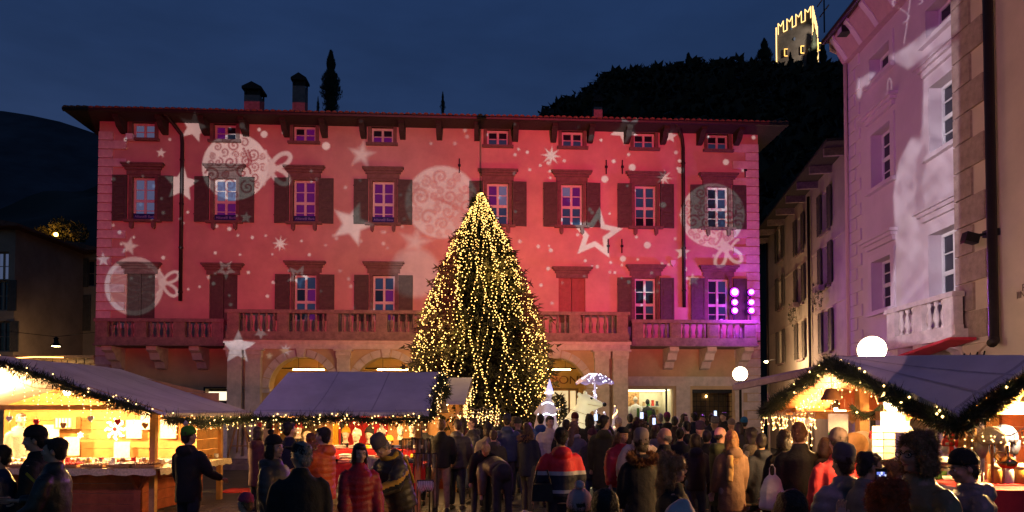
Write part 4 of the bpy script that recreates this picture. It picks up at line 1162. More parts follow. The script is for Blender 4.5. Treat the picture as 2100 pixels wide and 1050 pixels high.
MB().tube([(.02, -EO + .1, H0 + .3), (.02, -.5, H0 + .05), (.02, -.12, H0 - .12)], .05, 8).build('downpipe', M_sand, white, True)
# balcony
b0, b1 = wx(1822, 650, .7), wx(1958, 650, .75)
zsl, zrl = wz(1890, 688, .7), wz(1890, 617, .7)
bo = MB(); bo.bx(b0, b1, -.75, 0, zsl - .12, zsl); bo.bx(b0 - .05, b1, -.8, 0, zsl - .2, zsl - .12); bo.bx(b0, b1, -.75, -.58, zsl, zsl + .08); bo.bx(b0 - .03, b1, -.79, -.55, zrl - .1, zrl)
bo.bx(b0, b0 + .18, -.58, 0, zsl, zsl + .08); bo.bx(b0, b0 + .18, -.55, 0, zrl - .1, zrl)
bo = bo.build('balcony', M_stone, white)
hb = zrl - zsl - .18
bm2 = MB().lathe([(r * 1.1, z * hb / .56) for r, z in prof], n=8).mesh('baluster', M_stone, True)
pm2 = MB().bx(-.17, .17, -.09, .09, 0, hb).mesh('pedestal', M_stone)
xs_ = lin(b0 + .2, b1 - .2, 3)
for x in xs_: link('pedestal', pm2, bo, (x, -.665, zsl + .08))
for a, b in zip(xs_[:-1], xs_[1:]):
    n = int((b - a - .34) / .23)
    for i in range(n): link('baluster', bm2, bo, (a + .17 + (i + .5) * (b - a - .34) / n, -.665, zsl + .08))
for i in range(3): link('corbel', cor, white, (b0 + .3 + i * .95, .2, zsl - .2))
sg = text_mesh('g', 2.6, .0, M_white)
bpy.data.meshes.remove(sg)
p = WF.hit(1752, 60, 1.0)
an = MB(); an.bar((.3, -.8, H0 + .4), (.3, -.8, H0 + 1.9), .03, .03)
for z, l in ((1.0, .3), (1.4, .45), (1.75, .2)): an.bar((.3 - l, -.8, H0 + z), (.3 + l, -.8, H0 + z), .025, .025)
an.build('aerial', M_iron, white)
fb = MB(); fb.bx(-.14, .14, -.3, 0, -.09, .09); o = fb.build('eave_floodlight', M_iron, white, loc=(.9, -.35, H0 + .10)); 
MB().bx(-.11, .11, -.31, -.30, -.07, .07).build('floodlight_glass', mat('lamp_glass', (.5, .4, .5), .3), o)

# ---------------- nearest house at the right edge
NA = math.radians(-91.7); NO = at(1968, 600, 13.5)
NF = Frame(NO[0], 13.5, NA)
near = thing('corner_house', 'sandy plastered house with brown quoins at the right edge', 'building', (NO[0], 13.5, 0), NA)
nx_ = lambda px, py=500: NF.hit(px, py)[0]
nz_ = lambda px, py: NF.hit(px, py)[1]
zlo = nz_(1972, 700)
mb = MB(); wall_mesh(mb, 0, 6, 0, 14, [], .2); mb.add([(0, 0, 0), (0, 3, 0), (0, 3, 14), (0, 0, 14)], [(0, 3, 2, 1)]); mb.build('wall', M_sand, near)
M_quoin = mat('brown_quoin', (0.36, 0.26, 0.21), 0.95, var=0.25, scale=6, bump=0.5, bscale=30)
qn = [MB().bx(-.05, w, -0.05, 0.25, 0.01, .54).mesh('quoin_stone', M_quoin) for w in (.48, .86)]
k = 0; z = zlo
while z < 13.5: link('quoin_stone', qn[(k + 1) % 2], near, (0, 0, z)); z += .555; k += 1
cp = MB(); cp.bx(-.12, 1.0, -.12, .3, zlo - .1, zlo); cp.prism([(-.05, zlo - .1), (.9, zlo - .1), (.5, zlo - .32), (.45, zlo - .6), (.38, zlo - .32)], -.06, .0); cp.ell((.44, -.05, zlo - .65), (.07, .07, .1), 8, 6); cp.build('bracket', M_sand, near)
xp = nx_(2049, 400)
MB().tube([(xp, -.14, 13.9), (xp, -.14, nz_(2049, 690)), (xp + .05, -.17, nz_(2049, 700)), (xp + .12, -.26, nz_(2049, 706))], .085, 10).build('downpipe', M_pipe, near, True)
for px, py, s in ((2097, 597, 'P'), (2086, 613, 'IINC')):
    x, z = NF.hit(px, py); o = link('lettering', text_mesh(s, .17, .002, M_cornice, 'LEFT'), near, (x, -.012, z)); o.rotation_euler = (PI / 2, 0, 0)
# floodlight arm with projector box
x, z = NF.hit(2046, 478); o = MB().bar((x, -.1, z), (x - .06, -.34, z - .03), .04, .05)
o.bx(x - .12, x + .12, -.2, -.04, z - .06, z + .06); fl = thing('wall_floodlight', 'black floodlight on an arm clamped to the downpipe at right', 'floodlight', (near.location[0], near.location[1], 0), NA)
o.build('arm', M_iron, fl); h_ = MB(); h_.box((x - .08, -.44, z - .07), (.17, .24, .17), rotx(-.25)); h_.build('housing', M_iron, fl)
h_ = MB(); h_.box((x - .08, -.565, z - .105), (.13, .015, .12), rotx(-.25)); h_.build('lens', mat('dark_lens', (.04, .03, .05), .1), fl)

# ---------------- receding alley house between palazzo and the pale house
AO = at(1572, 600, 37.0)
a0, a1 = at(1572, 600, 37.0), at(1752, 600, 23.4)
AA = math.atan2(a1[1] - a0[1], a1[0] - a0[0]); AF = Frame(a0[0], a0[1], AA)
alley = thing('alley_house', 'dim greyish house with shuttered windows receding into the alley', 'building', (a0[0], a0[1], 0), AA)
AL = math.hypot(a1[0] - a0[0], a1[1] - a0[1])
Ht = AF.hit(1740, 300)[1]
hl = []; wl_ = [(1602, 500), (1643, 480), (1695, 432), (1602, 600), (1643, 585), (1695, 545), (1602, 712), (1641, 700), (1695, 680)]
for px, py in wl_:
    x, z = AF.hit(px, py); hl.append((x - .42, x + .42, z - .8, z + .8))
hl = [(a, b, c, d) for a, b, c, d in hl]
cols_ = [sum((hl[i + k][0] + hl[i + k][1]) / 2 for i in (0, 3, 6)) / 3 for k in range(3)]
hl = [(cols_[i % 3] - .42, cols_[i % 3] + .42, h[2], h[3]) for i, h in enumerate(hl)]
M_alley = mat('alley_plaster', (0.42, 0.36, 0.28), 0.95, var=0.2, scale=.9, bump=0.3)
mb = MB(); wall_mesh(mb, 0, AL, 0, Ht, hl, .22); mb.build('wall', M_alley, alley)
E_win = emat('lit_curtain', (1.0, .68, .25), .55)
for i, (x0, x1, z0, z1) in enumerate(hl):
    o = add_window(alley, (x0 + x1) / 2, z0, z1, .82, (2, 2), E_win if i == 7 else G_dark, mid=.5)
    for s in (-1, 1): link('shutter', shutter_mesh(.42, 1.6, M_shutter), o, (s * .66, -.2, 0))
    MB().bx(-.55, .55, -.24, -.14, -.1, 0).build('sill', M_stone2, o)
for x in (.6, cols_[1] + (cols_[2] - cols_[1]) * .45): MB().tube([(x, -.1, Ht - .3), (x, -.1, .3)], .06, 8).build('downpipe', M_pipe, alley, True)
for z in (AF.hit(1700, 500)[1], AF.hit(1700, 630)[1]): MB().bx(0, AL, -.03, 0, z, z + .08).build('string_course', M_alley, alley)
r = MB(); r.bx(-.3, AL + .2, -.9, 5, Ht, Ht + .1); r.build('roof', M_wood_d, alley)
br = MB().bx(-.07, .07, -.8, 0, -.28, 0).mesh('eave_bracket', M_stone2)
for i in range(8): link('eave_bracket', br, alley, (.5 + i * (AL - 1) / 7, 0, Ht))
for i, k in ((4, 1), (5, 2)):
    x0, x1, z0, z1 = hl[i]
    c = AF.w((x0 + x1) / 2, -.3, z0 - .1); t = thing('flower_box', 'window box with trailing dark plants, %s on the alley house' % ('left' if i == 4 else 'right'), 'planter', tuple(c), AA)
    MB().bx(-.4, .4, -.12, .12, -.1, .1).build('box', M_stone2, t)
    tris('foliage', leaf_ball(.5, 260, 60 + i, .5) * np.array([.9, .4, 1.3]) + np.array([0, -.05, -.35]), MATS['bush_leaves'], t)
p = at(1571, 742, 30); t = thing('alley_lamp', 'small bright lamp on the wall at the alley mouth', 'lamp', tuple(p))
MB().ell((0, 0, 0), (.09, .07, .05), 10, 6).build('bulb', emat('alley_bulb', (1, .75, .35), 22), t); MB().bar((0, 0, .06), (.5, .3, .12), .03, .03).build('arm', M_iron, t)
lamp('glow', 'POINT', (p[0] + .1, p[1] - .2, p[2] - .1), 420, (1, .66, .36), .08)
# ================================================================ market stalls
M_fabric = mat('white_canvas', (0.60, 0.56, 0.57), 0.85, var=0.16, scale=1.1, bump=0.5, bscale=5)
M_pine = mat('varnished_pine', (0.55, 0.28, 0.09), 0.55, var=0.3, scale=4, bump=0.2, bscale=20)
M_redwood = mat('red_brown_boards', (0.36, 0.09, 0.035), 0.65, var=0.3, scale=5, bump=0.25, bscale=25)
M_needle = mat('garland_needles', (0.035, 0.05, 0.018), 0.7, var=0.5, scale=6)
M_redcloth = mat('red_cloth', (0.45, 0.015, 0.02), 0.8, var=0.2, scale=4, bump=0.4, bscale=6)
M_cream = mat('cream_cloth', (0.62, 0.5, 0.33), 0.8, var=0.3, scale=30, bump=0.4, bscale=60)
E_bulb = emat('warm_fairy_bulb', (1.0, 0.60, 0.20), 7.0, False)
E_bulb_w = emat('white_fairy_bulb', (0.82, 0.85, 1.0), 6.0, False)
E_lampwarm = emat('stall_lamp_glass', (1.0, 0.74, 0.42), 22.0)
M_wire = mat('thin_wire', (0.02, 0.03, 0.015), 0.6, var=0)
M_wirew = mat('pale_wire', (0.6, 0.5, 0.35), 0.5, var=0)
OCT = np.array([[1, 0, 0], [-1, 0, 0], [0, 1, 0], [0, -1, 0], [0, 0, 1], [0, 0, -1.0]])
OCF = [(0, 2, 4), (2, 1, 4), (1, 3, 4), (3, 0, 4), (2, 0, 5), (1, 2, 5), (3, 1, 5), (0, 3, 5)]
def bulbs(pts, r, m, parent, name='bulbs'):
    mb = MB()
    for p in pts: mb.add(OCT * r + np.array(p), OCF)
    o = mb.build(name, m, parent, True); o['kind'] = 'stuff'; return o
def garland(pts, label, r=.11, dens=420, seed=1, glow=14, nl=.075, group='fir garlands along the stall roofs', bare=False):
    """fir garland: a wire thick with needle sprays, small bulbs among them"""
    pts = [np.array(p, float) for p in pts]
    q = np.random.RandomState(seed)
    t = thing('fir_garland', label, 'garland', tuple(pts[0]), 0, group)
    o0 = pts[0]
    seg = [np.linalg.norm(b - a) for a, b in zip(pts[:-1], pts[1:])]; Lt = sum(seg); cum = np.concatenate([[0], np.cumsum(seg)])
    n = int(dens * Lt * 1.7)
    u = q.uniform(0, Lt, n); P = np.array([np.interp(u, cum, [p[k] for p in pts]) for k in range(3)]).T - o0
    d = q.normal(size=(n, 3)); d /= np.linalg.norm(d, axis=1)[:, None]
    rad = r * (0.75 + .5 * np.sin(u * 5.3 + seed) * np.sin(u * 2.1))[:, None]
    P2 = P + d * rad * q.uniform(.1, .9, (n, 1)); P2[:, 2] -= .02
    tip = P2 + (d + q.normal(size=(n, 3)) * .6) * nl; sd = np.cross(d, q.normal(size=(n, 3))); sd /= np.linalg.norm(sd, axis=1)[:, None] + 1e-6
    v = np.stack([P2 - sd * nl * .11, P2 + sd * nl * .11, tip], 1).reshape(-1, 3)
    tris('needles', v, M_needle, t, 'stuff')
    MB().tube([p - o0 for p in pts], .022, 6).build('stem', M_wire, t)
    nb = int(Lt * glow)
    if nb: 
        u = q.uniform(0, Lt, nb); P = np.array([np.interp(u, cum, [p[k] for p in pts]) for k in range(3)]).T - o0
        d = q.normal(size=(nb, 3)); d /= np.linalg.norm(d, axis=1)[:, None]
        bulbs(P + d * r * .85, .013, E_bulb, t)
    return t
def icicle(p, q_, label, n=14, drop=.32, seed=1, r=.012, m=None, group='icicle light strings under the stall roofs'):
    p, q_ = np.array(p, float), np.array(q_, float); g = random.Random(seed)
    t = thing('icicle_lights', label, 'string lights', tuple(p), 0, group)
    w = MB(); pts = []
    L_ = [(q_ - p) * i / 24 + np.array([0, 0, -.03 * math.sin(i * .9)]) for i in range(25)]
    w.tube(L_, .005, 4)
    for i in range(n):
        a = (q_ - p) * (i + .5) / n; dl = drop * g.uniform(.35, 1.1); x = a.copy(); k = max(2, int(dl / .07)); line = [a]
        for j in range(k):
            x = x + np.array([g.uniform(-.025, .025), g.uniform(-.025, .025), -dl / k]); line.append(x); pts.append(x)
        w.tube(line, .004, 4)
    w.build('wire', M_wirew, t); bulbs(pts, r, m or E_bulb, t)
    return t
def stall_lamp(p, label, energy, r=.07, sc_=1.0):
    t = thing('stall_lamp', label, 'lamp', tuple(p), 0, 'lamps hanging in the market stalls')
    MB().lathe([(q_ * r / .07, z_ * r / .07) for q_, z_ in ((.12, 0), (.11, .04), (.05, .12), (.02, .14))], n=12).build('shade', M_iron, t, True)
    MB().ell((0, 0, -.02), (r, r, r), 10, 6).build('bulb', E_lampwarm, t, True)
    lamp('glow', 'POINT', (0, 0, -.16), energy, (1.0, .56, .20), .07, parent=t)
    return t
def planks(t, name, x0, x1, z0, z1, y, n, m, th=.025, horiz=True, ax='x'):
    k = (name, round(x1 - x0, 2), round(z1 - z0, 2), n, m.name, horiz, ax)
    h = (z1 - z0) / n if horiz else (x1 - x0) / n
    if k not in _wcache:
        mb = MB()
        if horiz: mb.bx(0, x1 - x0, -th, 0, .004, h - .004)
        else: mb.bx(.004, h - .004, -th, 0, 0, z1 - z0)
        if ax == 'y': mb.v[0] = mb.v[0] @ rotz(PI / 2).T
        _wcache[k] = mb.mesh(name, m)
    for i in range(n):
        if ax == 'x': loc = (x0, y, z0 + i * h) if horiz else (x0 + i * h, y, z0)
        else: loc = (y, x0, z0 + i * h) if horiz else (y, x0 + i * h, z0)
        link(name, _wcache[k], t, loc)
M_seam = mat('canvas_seam', (0.40, 0.37, 0.39), 0.9, var=0.2, scale=20)
def canvas(mb, a, b, c, d, nu=10, nv=8, sag=.03, th=.012, seed=0):
    """sagging cloth quad a-b-c-d (a,b eave ; d,c ridge)"""
    a, b, c, d = [np.array(p, float) for p in (a, b, c, d)]; g = np.random.RandomState(seed)
    n = np.cross(b - a, d - a); n /= np.linalg.norm(n)
    if n[2] < 0: n = -n
    for s_ in (0, -th):
        vs = []
        for j in range(nv + 1):
            for i in range(nu + 1):
                u, v = i / nu, j / nv
                p = (a * (1 - u) + b * u) * (1 - v) + (d * (1 - u) + c * u) * v
                vs.append(p - n * (sag * math.sin(PI * u) * math.sin(PI * v) + .008 * math.sin(u * 9 + seed + v * 4) - s_))
        mb.add(vs, [(j * (nu + 1) + i, j * (nu + 1) + i + 1, (j + 1) * (nu + 1) + i + 1, (j + 1) * (nu + 1) + i) for j in range(nv) for i in range(nu)])
    S = lambda u, v: (a * (1 - u) + b * u) * (1 - v) + (d * (1 - u) + c * u) * v - n * (sag * math.sin(PI * u) * math.sin(PI * v) + .008 * math.sin(u * 9 + seed + v * 4) - .004)
    W_ = np.linalg.norm(b - a)
    for k in range(1, max(2, int(W_ / 1.1)) + 1):
        u0 = k / (max(2, int(W_ / 1.1)) + 1); hw = .012 / W_
        vs = []
        for j in range(17): vs += [S(u0 - hw, j / 16), S(u0 + hw, j / 16)]
        mb.add(vs, [(2 * j, 2 * j + 1, 2 * j + 3, 2 * j + 2) for j in range(16)], 1)
    vs = []
    for j in range(25): vs += [S(j / 24, .03), S(j / 24, .045)]
    mb.add(vs, [(2 * j, 2 * j + 1, 2 * j + 3, 2 * j + 2) for j in range(24)], 1)
def valance(mb, a, b, h=.12, n=16):
    a, b = np.array(a, float), np.array(b, float); d = (b - a) / np.linalg.norm(b - a); o = np.cross(d, [0, 0, 1])
    v = []
    for i in range(n + 1):
        p = a + (b - a) * i / n; w = o * .012 * math.sin(i * 1.7)
        v += [p, p + w - np.array([0, 0, h * (1 + .06 * math.sin(i * 2.3))])]
    mb.add(v, [(2 * i, 2 * i + 2, 2 * i + 3, 2 * i + 1) for i in range(n)])

# ---------------- left stall: sweets and ornaments
SA = math.radians(-1.66)
SAx, SAy = -5.83, 11.5
sA = thing('market_stall', 'large white roofed market stall with brightly lit counter at far left', 'stall', (SAx, SAy, 0), SA)
AE, AR_, AW, AD = 1.88, 2.86, 2.97, 3.55       # eave, ridge, half width, depth
mb = MB()
canvas(mb, (0, 0, AE), (0, AD, AE), (-AW, AD, AR_), (-AW, 0, AR_), 10, 10, .05, seed=1); canvas(mb, (-2 * AW, 0, AE), (-2 * AW, AD, AE), (-AW, AD, AR_), (-AW, 0, AR_), 10, 10, .05, seed=2)
valance(mb, (0, 0, AE), (0, AD, AE), .07); valance(mb, (-AW, 0, AR_), (0, 0, AE), .05)
mb.build('canvas_roof', [M_fabric, M_seam], sA, True)
f = MB()
for x in (-.62, -2 * AW + .6):
    for y in (.75, AD - .2): f.bx(x - .05, x + .05, y - .05, y + .05, 0, AE + .16)
f.bx(-.62 - .05, -.62 + .05, .8, AD - .25, AE + .02, AE + .12)
f.bar((-2 * AW + .1, .05, AE), (-AW, .05, AR_ - .06), .06, .08); f.bar((-.1, .05, AE), (-AW, .05, AR_ - .06), .06, .08); f.bar((-2 * AW + .6, .75, AE + .1), (-.62, .75, AE + .1), .06, .09)
f.pieces('beam', M_pine, sA)
planks(sA, 'wall_plank', -2 * AW + .55, -.67, .9, 2.32, AD - .15, 7, M_pine)
planks(sA, 'side_plank', 2.35, AD - .2, .9, 1.98, -.66, 5, M_pine, ax='y')
g = MB(); g.prism([(-2 * AW + .9, 2.33), (-.9, 2.33), (-AW, 2.78)], AD - .19, AD - .16); g.build('gable_board', M_pine, sA)
c = MB()
c.bx(-2 * AW + .4, -.35, .35, 1.0, .87, .91); c.bx(-.95, -.28, 1.0, AD - .4, .87, .91); c.build('counter', M_pine, sA)
c = MB()
x0, x1 = -2 * AW + .4, -.35
cl = []
for i in range(41):
    x = x0 + (x1 - x0) * i / 40; cl += [(x, .345 + .01 * math.sin(i * 2.1), .915), (x, .335 + .012 * math.sin(i * 1.3), .80 + .015 * math.sin(i * 1.9))]
c.add(cl, [(2 * i, 2 * i + 1, 2 * i + 3, 2 * i + 2) for i in range(40)])
cl = []
for i in range(31):
    y = .345 + (AD - .75) * i / 30; cl += [(-.275 + .01 * math.sin(i * 2.1), y, .915), (-.262 + .012 * math.sin(i * 1.3), y, .80 + .015 * math.sin(i * 1.9))]
c.add(cl, [(2 * i, 2 * i + 1, 2 * i + 3, 2 * i + 2) for i in range(30)]); c.add([(x0, .345, .915), (-.275, .345, .915), (-.275, AD - .4, .915), (x0, AD - .4, .915)], [(0, 1, 2, 3)])
c.build('cloth_edge', M_cream, sA, True)
planks(sA, 'base_board', -2 * AW + .5, -.92, .06, .80, .78, 4, M_redwood); planks(sA, 'base_board', .8, AD - .4, .06, .80, -.92, 4, M_redwood, ax='y')
c = MB()
for x in (-.88, -2.4, -3.9, -5.2):
    c.bx(x - .06, x + .06, .70, .79, 0, .86)
    c.prism([(.70, .86), (.40, .86), (.70, .5)], -.03, .03, map=lambda a, b, cc, x=x: (x + b, a, cc))
c.bar((-.88, .75, .5), (-.5, .42, .85), .05, .06); c.pieces('counter_bracket', M_redwood, sA)
AF_ = lambda x, y, z: (np.array([SAx, SAy, 0]) + rotz(SA) @ np.array([x, y, z]))
# ---------------- middle stall: hats and scarves
sB = thing('market_stall', 'middle market stall with violet lit roof selling knitted hats', 'stall', (-4.54, 12.0, 0))
BW, BD, BE, BR = 3.08, 3.7, 1.89, 2.71
mb = MB(); canvas(mb, (0, 0, BE), (BW, 0, BE), (BW, BD / 2, BR), (0, BD / 2, BR), 12, 8, .04, seed=3); canvas(mb, (0, BD, BE), (BW, BD, BE), (BW, BD / 2, BR), (0, BD / 2, BR), 12, 8, .04, seed=4)
valance(mb, (0, 0, BE), (BW, 0, BE), .07); valance(mb, (BW, 0, BE), (BW, BD / 2, BR), .06); valance(mb, (0, 0, BE), (0, BD / 2, BR), .05)
mb.build('canvas_roof', [M_fabric, M_seam], sB, True)
f = MB()
for x in (.25, BW - .25):
    for y in (.45, BD - .3): f.bx(x - .045, x + .045, y - .045, y + .045, 0, BE + .1)
    f.bar((x, .1, BE - .02), (x, BD / 2, BR - .08), .06, .07); f.bar((x, BD - .1, BE - .02), (x, BD / 2, BR - .08), .06, .07); f.bar((x, .45, BE - .06), (x, BD - .3, BE - .06), .05, .08)
f.bar((.25, .45, BE - .03), (BW - .25, .45, BE - .03), .05, .07); f.pieces('beam', M_pine, sB)
g = MB()
for x in (BW - .3, .3): g.prism([(.55, BE + .02), (BD - .55, BE + .02), (BD / 2, BR - .12)], x - .015, x + .015, map=lambda a, b, c: (b, a, c))
g.build('gable_board', M_pine, sB)
planks(sB, 'back_plank', .3, BW - .3, .3, BE, BD - .3, 8, M_pine)
MB().bx(.55, 1.35, BD - .37, BD - .34, 1.0, 1.86).build('red_backdrop', M_redcloth, sB); MB().bx(1.42, 1.75, BD - .38, BD - .35, .9, 1.8).build('red_backdrop', M_redcloth, sB)
c = MB(); c.bx(.35, BW - .2, .75, 2.2, .88, .92); c.bx(.5, BW - .4, 1.25, 2.2, 1.12, 1.15)
c.build('table', M_pine, sB)
c = MB(); cl = []
for i in range(37):
    x = .3 + (BW - .45) * i / 36; cl += [(x, .74, .935), (x, .70 + .025 * math.sin(i * 1.4), .45 + .02 * math.sin(i))]
c.add(cl, [(2 * i, 2 * i + 1, 2 * i + 3, 2 * i + 2) for i in range(36)]); c.add([(.3, .74, .935), (BW - .15, .74, .935), (BW - .15, 1.24, .945), (.3, 1.24, .945)], [(0, 1, 2, 3)]); c.add([(.45, 1.23, 1.16), (BW - .35, 1.23, 1.16), (BW - .35, 2.2, 1.17), (.45, 2.2, 1.17)], [(0, 1, 2, 3)]); c.add([(.45, 1.23, .92), (BW - .35, 1.23, .92), (BW - .35, 1.23, 1.16), (.45, 1.23, 1.16)], [(0, 1, 2, 3)])
c.build('table_cloth', M_redcloth, sB, True)
Bx = lambda x, y, z: (-4.54 + x, 12.0 + y, z)
# ---------------- stall behind
sD = thing('market_stall', 'small market stall peeking out behind the middle stall beside the tree', 'stall', (-4.0, 15.95, 0))
DW, DD, DE, DR = 2.9, 2.95, 2.13, 2.77
mb = MB(); canvas(mb, (0, 0, DE), (DW, 0, DE), (DW + .08, DD / 2, DR), (0, DD / 2, DR), 8, 6, .03, seed=5); canvas(mb, (0, DD, DE), (DW, DD, DE), (DW + .08, DD / 2, DR), (0, DD / 2, DR), 8, 6, .03, seed=6); valance(mb, (0, 0, DE), (DW, 0, DE), .06); mb.build('canvas_roof', [M_fabric, M_seam], sD, True)
f = MB()
for x in (.2, DW - .2):
    for y in (.3, DD - .3): f.bx(x - .04, x + .04, y - .04, y + .04, 0, DE + .1)
    f.bar((x, .1, DE), (x, DD / 2, DR - .06), .05, .06); f.bar((x, DD - .1, DE), (x, DD / 2, DR - .06), .05, .06)
f.pieces('beam', M_pine, sD)
g = MB(); g.prism([(.3, DE), (DD - .3, DE), (DD / 2, DR - .1)], DW - .25, DW - .22, map=lambda a, b, c: (b, a, c)); g.build('gable_board', M_pine, sD)
planks(sD, 'back_plank', .2, DW - .2, .4, DE, DD - .25, 8, M_pine); MB().bx(.3, DW - .1, .5, 1.1, .85, .9).build('table', M_pine, sD); planks(sD, 'front_board', .3, DW - .1, .05, .85, .5, 4, M_redwood)
# ---------------- right stall: ceramics, bread boards and hats
EX, EY0, EY1, EYm = 3.39, 5.2, 9.2, 7.2
sE = thing('market_stall', 'right market stall with folded violet roof, ceiling boards and fairy lights', 'stall', (EX, EY0, 0))
A_ = (0, 2.0, 2.49); E_ = (3.1, 2.0, 2.49); Cc = (0, 0, 1.885); Ff = (.66, 0, 2.33); Dr = (1.32, 0, 1.885); Ll = (0, 4.0, 1.965); Lr = (3.1, 4.0, 1.965); Er = (3.1, 0, 1.885)
mb = MB(); canvas(mb, Cc, Ff, A_, A_, 8, 8, .02, seed=7)
mb.add([A_, E_, Ff], [(0, 1, 2)]); mb.add([E_, Dr, Ff], [(0, 1, 2)]); mb.add([E_, Er, Dr], [(0, 1, 2)]); canvas(mb, Ll, Lr, E_, A_, 6, 6, .02, seed=8)
valance(mb, A_, Cc, .045); valance(mb, Cc, Ff, .03); valance(mb, Ll, A_, .05)
mb.build('canvas_roof', [M_fabric, M_seam], sE, True)
f = MB()
# boarded ceiling under the far slope, beams, posts
for y in (.35, 3.6):
    for x in (.3, 2.8): f.bx(x - .05, x + .05, y - .05, y + .05, 0, 1.95)
f.bx(.25, .35, 1.95, 2.05, 0, 2.35); f.bar((.05, 4.0, 1.93), (.05, 2.0, 2.42), .05, .09); f.bar((.05, .0, 1.84), (.05, 2.0, 2.42), .05, .09)
f.bar((.3, .35, 1.86), (.3, 3.7, 1.86), .06, .09); f.bar((.9, 3.9, 1.95), (.9, 2.0, 2.4), .05, .09); f.bar((1.8, 3.9, 1.95), (1.8, 2.0, 2.4), .05, .09)
f.pieces('beam', M_pine, sE)
cb_ = MB().box((1.5, 0, 0), (3.0, .225, .02)).mesh('ceiling_board', mat('orange_ceiling', (.58, .24, .09), .6, var=.25, scale=4))
for i in range(9):
    y = 3.93 - i * .235; z = 1.94 + (3.93 - y) * .265 - .02
    o = link('ceiling_board', cb_, sE, (0, y - .1, z - .02)); o.rotation_euler = (-math.atan(.265), 0, 0)
g = MB(); g.prism([(.9, 1.92), (3.3, 1.92), (2.05, 2.34)], .5, .53, map=lambda a, b, c: (b, a, c)); g2 = MB(); g2.prism([(.1, 1.88), (1.24, 1.88), (1.0, 2.06), (.66, 2.26), (.34, 2.06)], .42, .45); g2.build('front_gable_board', M_pine, sE); g.build('gable_board', mat('orange_board', (.5, .16, .05), .6, var=.2, scale=4), sE)
planks(sE, 'back_plank', .3, 3.9, .3, 1.95, 2.9, 7, M_redwood, ax='y')
MB().bx(.1, .75, .3, 3.8, .86, .9).bx(.75, 1.6, .3, .8, .86, .9).bx(.3, .8, 2.2, 3.6, 1.12, 1.15).bx(.45, .9, .6, 2.0, 1.25, 1.28).build('counter', M_pine, sE)
c = MB(); cl = []
for i in range(31):
    y = .25 + 3.6 * i / 30; cl += [(.09, y, .915), (.06 + .02 * math.sin(i * 1.4), y, .35)]
c.add(cl, [(2 * i, 2 * i + 1, 2 * i + 3, 2 * i + 2) for i in range(30)])
cl = []
for i in range(25):
    x = .09 + 1.9 * i / 24; cl += [(x, -.05, 1.31), (x, -.09 + .02 * math.sin(i * 1.6), 1.08 + .03 * math.sin(i * .7))]
c.add(cl, [(2 * i, 2 * i + 1, 2 * i + 3, 2 * i + 2) for i in range(24)]); c.add([(.09, -.05, 1.31), (2.0, -.05, 1.31), (2.0, .75, 1.31), (.09, .75, 1.31)], [(0, 1, 2, 3)])
c.build('table_cloth', M_redcloth, sE, True)
planks(sE, 'base_board', .12, 2.0, .3, 1.06, -.02, 4, M_redwood)
Ex = lambda x, y, z: (EX + x, EY0 + y, z)

# garlands and light strings
garland([AF_(-AW - .6, -.03, AR_ - .22), AF_(-AW, -.03, AR_ - .07), AF_(-1.5, -.03, 2.28), AF_(-.25, -.03, 1.90)], 'fir garland along the sloping gable edge of the left stall', .13, 700, 1, 10)
garland([AF_(-.02, .0, 1.80), AF_(.02, 1.2, 1.72), AF_(.0, 2.4, 1.74), AF_(.0, AD, 1.78)], 'fir garland under the long side eave of the left stall', .12, 600, 2, 10)
garland([Bx(.0, -.02, 1.80), Bx(.8, -.03, 1.77), Bx(1.6, -.03, 1.80), Bx(2.4, -.03, 1.76), Bx(BW, -.02, 1.80)], 'fir garland under the front eave of the middle stall', .10, 700, 3, 26)
garland([Bx(BW + .03, .0, 1.82), Bx(BW + .03, .9, 2.26), Bx(BW + .03, BD / 2, 2.66), Bx(BW + .03, 2.8, 2.26)], 'fir garland up the right gable of the middle stall', .13, 700, 4, 20)
garland([Ex(-.02, 4.0, 1.90), Ex(-.03, 3.0, 2.16), Ex(-.03, 2.0, 2.43)], 'fir garland on the far gable slope of the right stall', .08, 2600, 5, 12, .05)
garland([Ex(-.03, 2.0, 2.43), Ex(-.03, 1.0, 2.12), Ex(-.03, .45, 1.93), Ex(-.02, .02, 1.82)], 'fir garland on the near gable slope of the right stall', .085, 4000, 6, 12, .045)
garland([Ex(-.02, -.02, 1.80), Ex(.2, -.04, 1.95), Ex(.42, -.04, 2.11), Ex(.66, -.03, 2.25)], 'thick fir garland rising along the front gable of the right stall', .09, 6500, 7, 12, .04)
icicle(AF_(-AW - .4, .1, 2.55), AF_(-.5, .1, 1.98), 'icicle lights under the gable of the left stall', 22, .3, 1)
icicle(AF_(-.05, .3, 1.72), AF_(-.02, AD, 1.74), 'icicle lights under the side eave of the left stall', 12, .2, 2)
icicle(Bx(.05, .02, 1.76), Bx(BW, .02, 1.76), 'icicle lights under the front eave of the middle stall', 26, .22, 3)
icicle(Bx(-.05, .05, 1.74), Bx(-.02, .6, 1.74), 'icicle lights bunched at the left corner of the middle stall', 7, .5, 4)
icicle(Bx(BW - .02, .5, 2.0), Bx(BW - .02, 2.2, 2.5), 'icicle lights in the right gable of the middle stall', 16, .4, 5)
icicle(Bx(BW + .3, .9, 1.86), Bx(BW + 1.2, 1.2, 1.84), 'pale light chain to the right of the middle stall', 12, .12, 15)
icicle((-1.15, 16.0, 2.1), (-1.0, 17.4, 2.6), 'icicle lights on the gable of the stall beside the tree', 14, .4, 6)
icicle((-1.15, 16.0, 1.95), (-.25, 16.1, 2.0), 'icicle lights on the front corner of the stall beside the tree', 12, .4, 16)
icicle(Ex(.02, 4.05, 1.90), Ex(.03, 2.5, 1.90), 'icicle lights hanging thick at the far corner of the right stall', 26, .36, 7, .011)
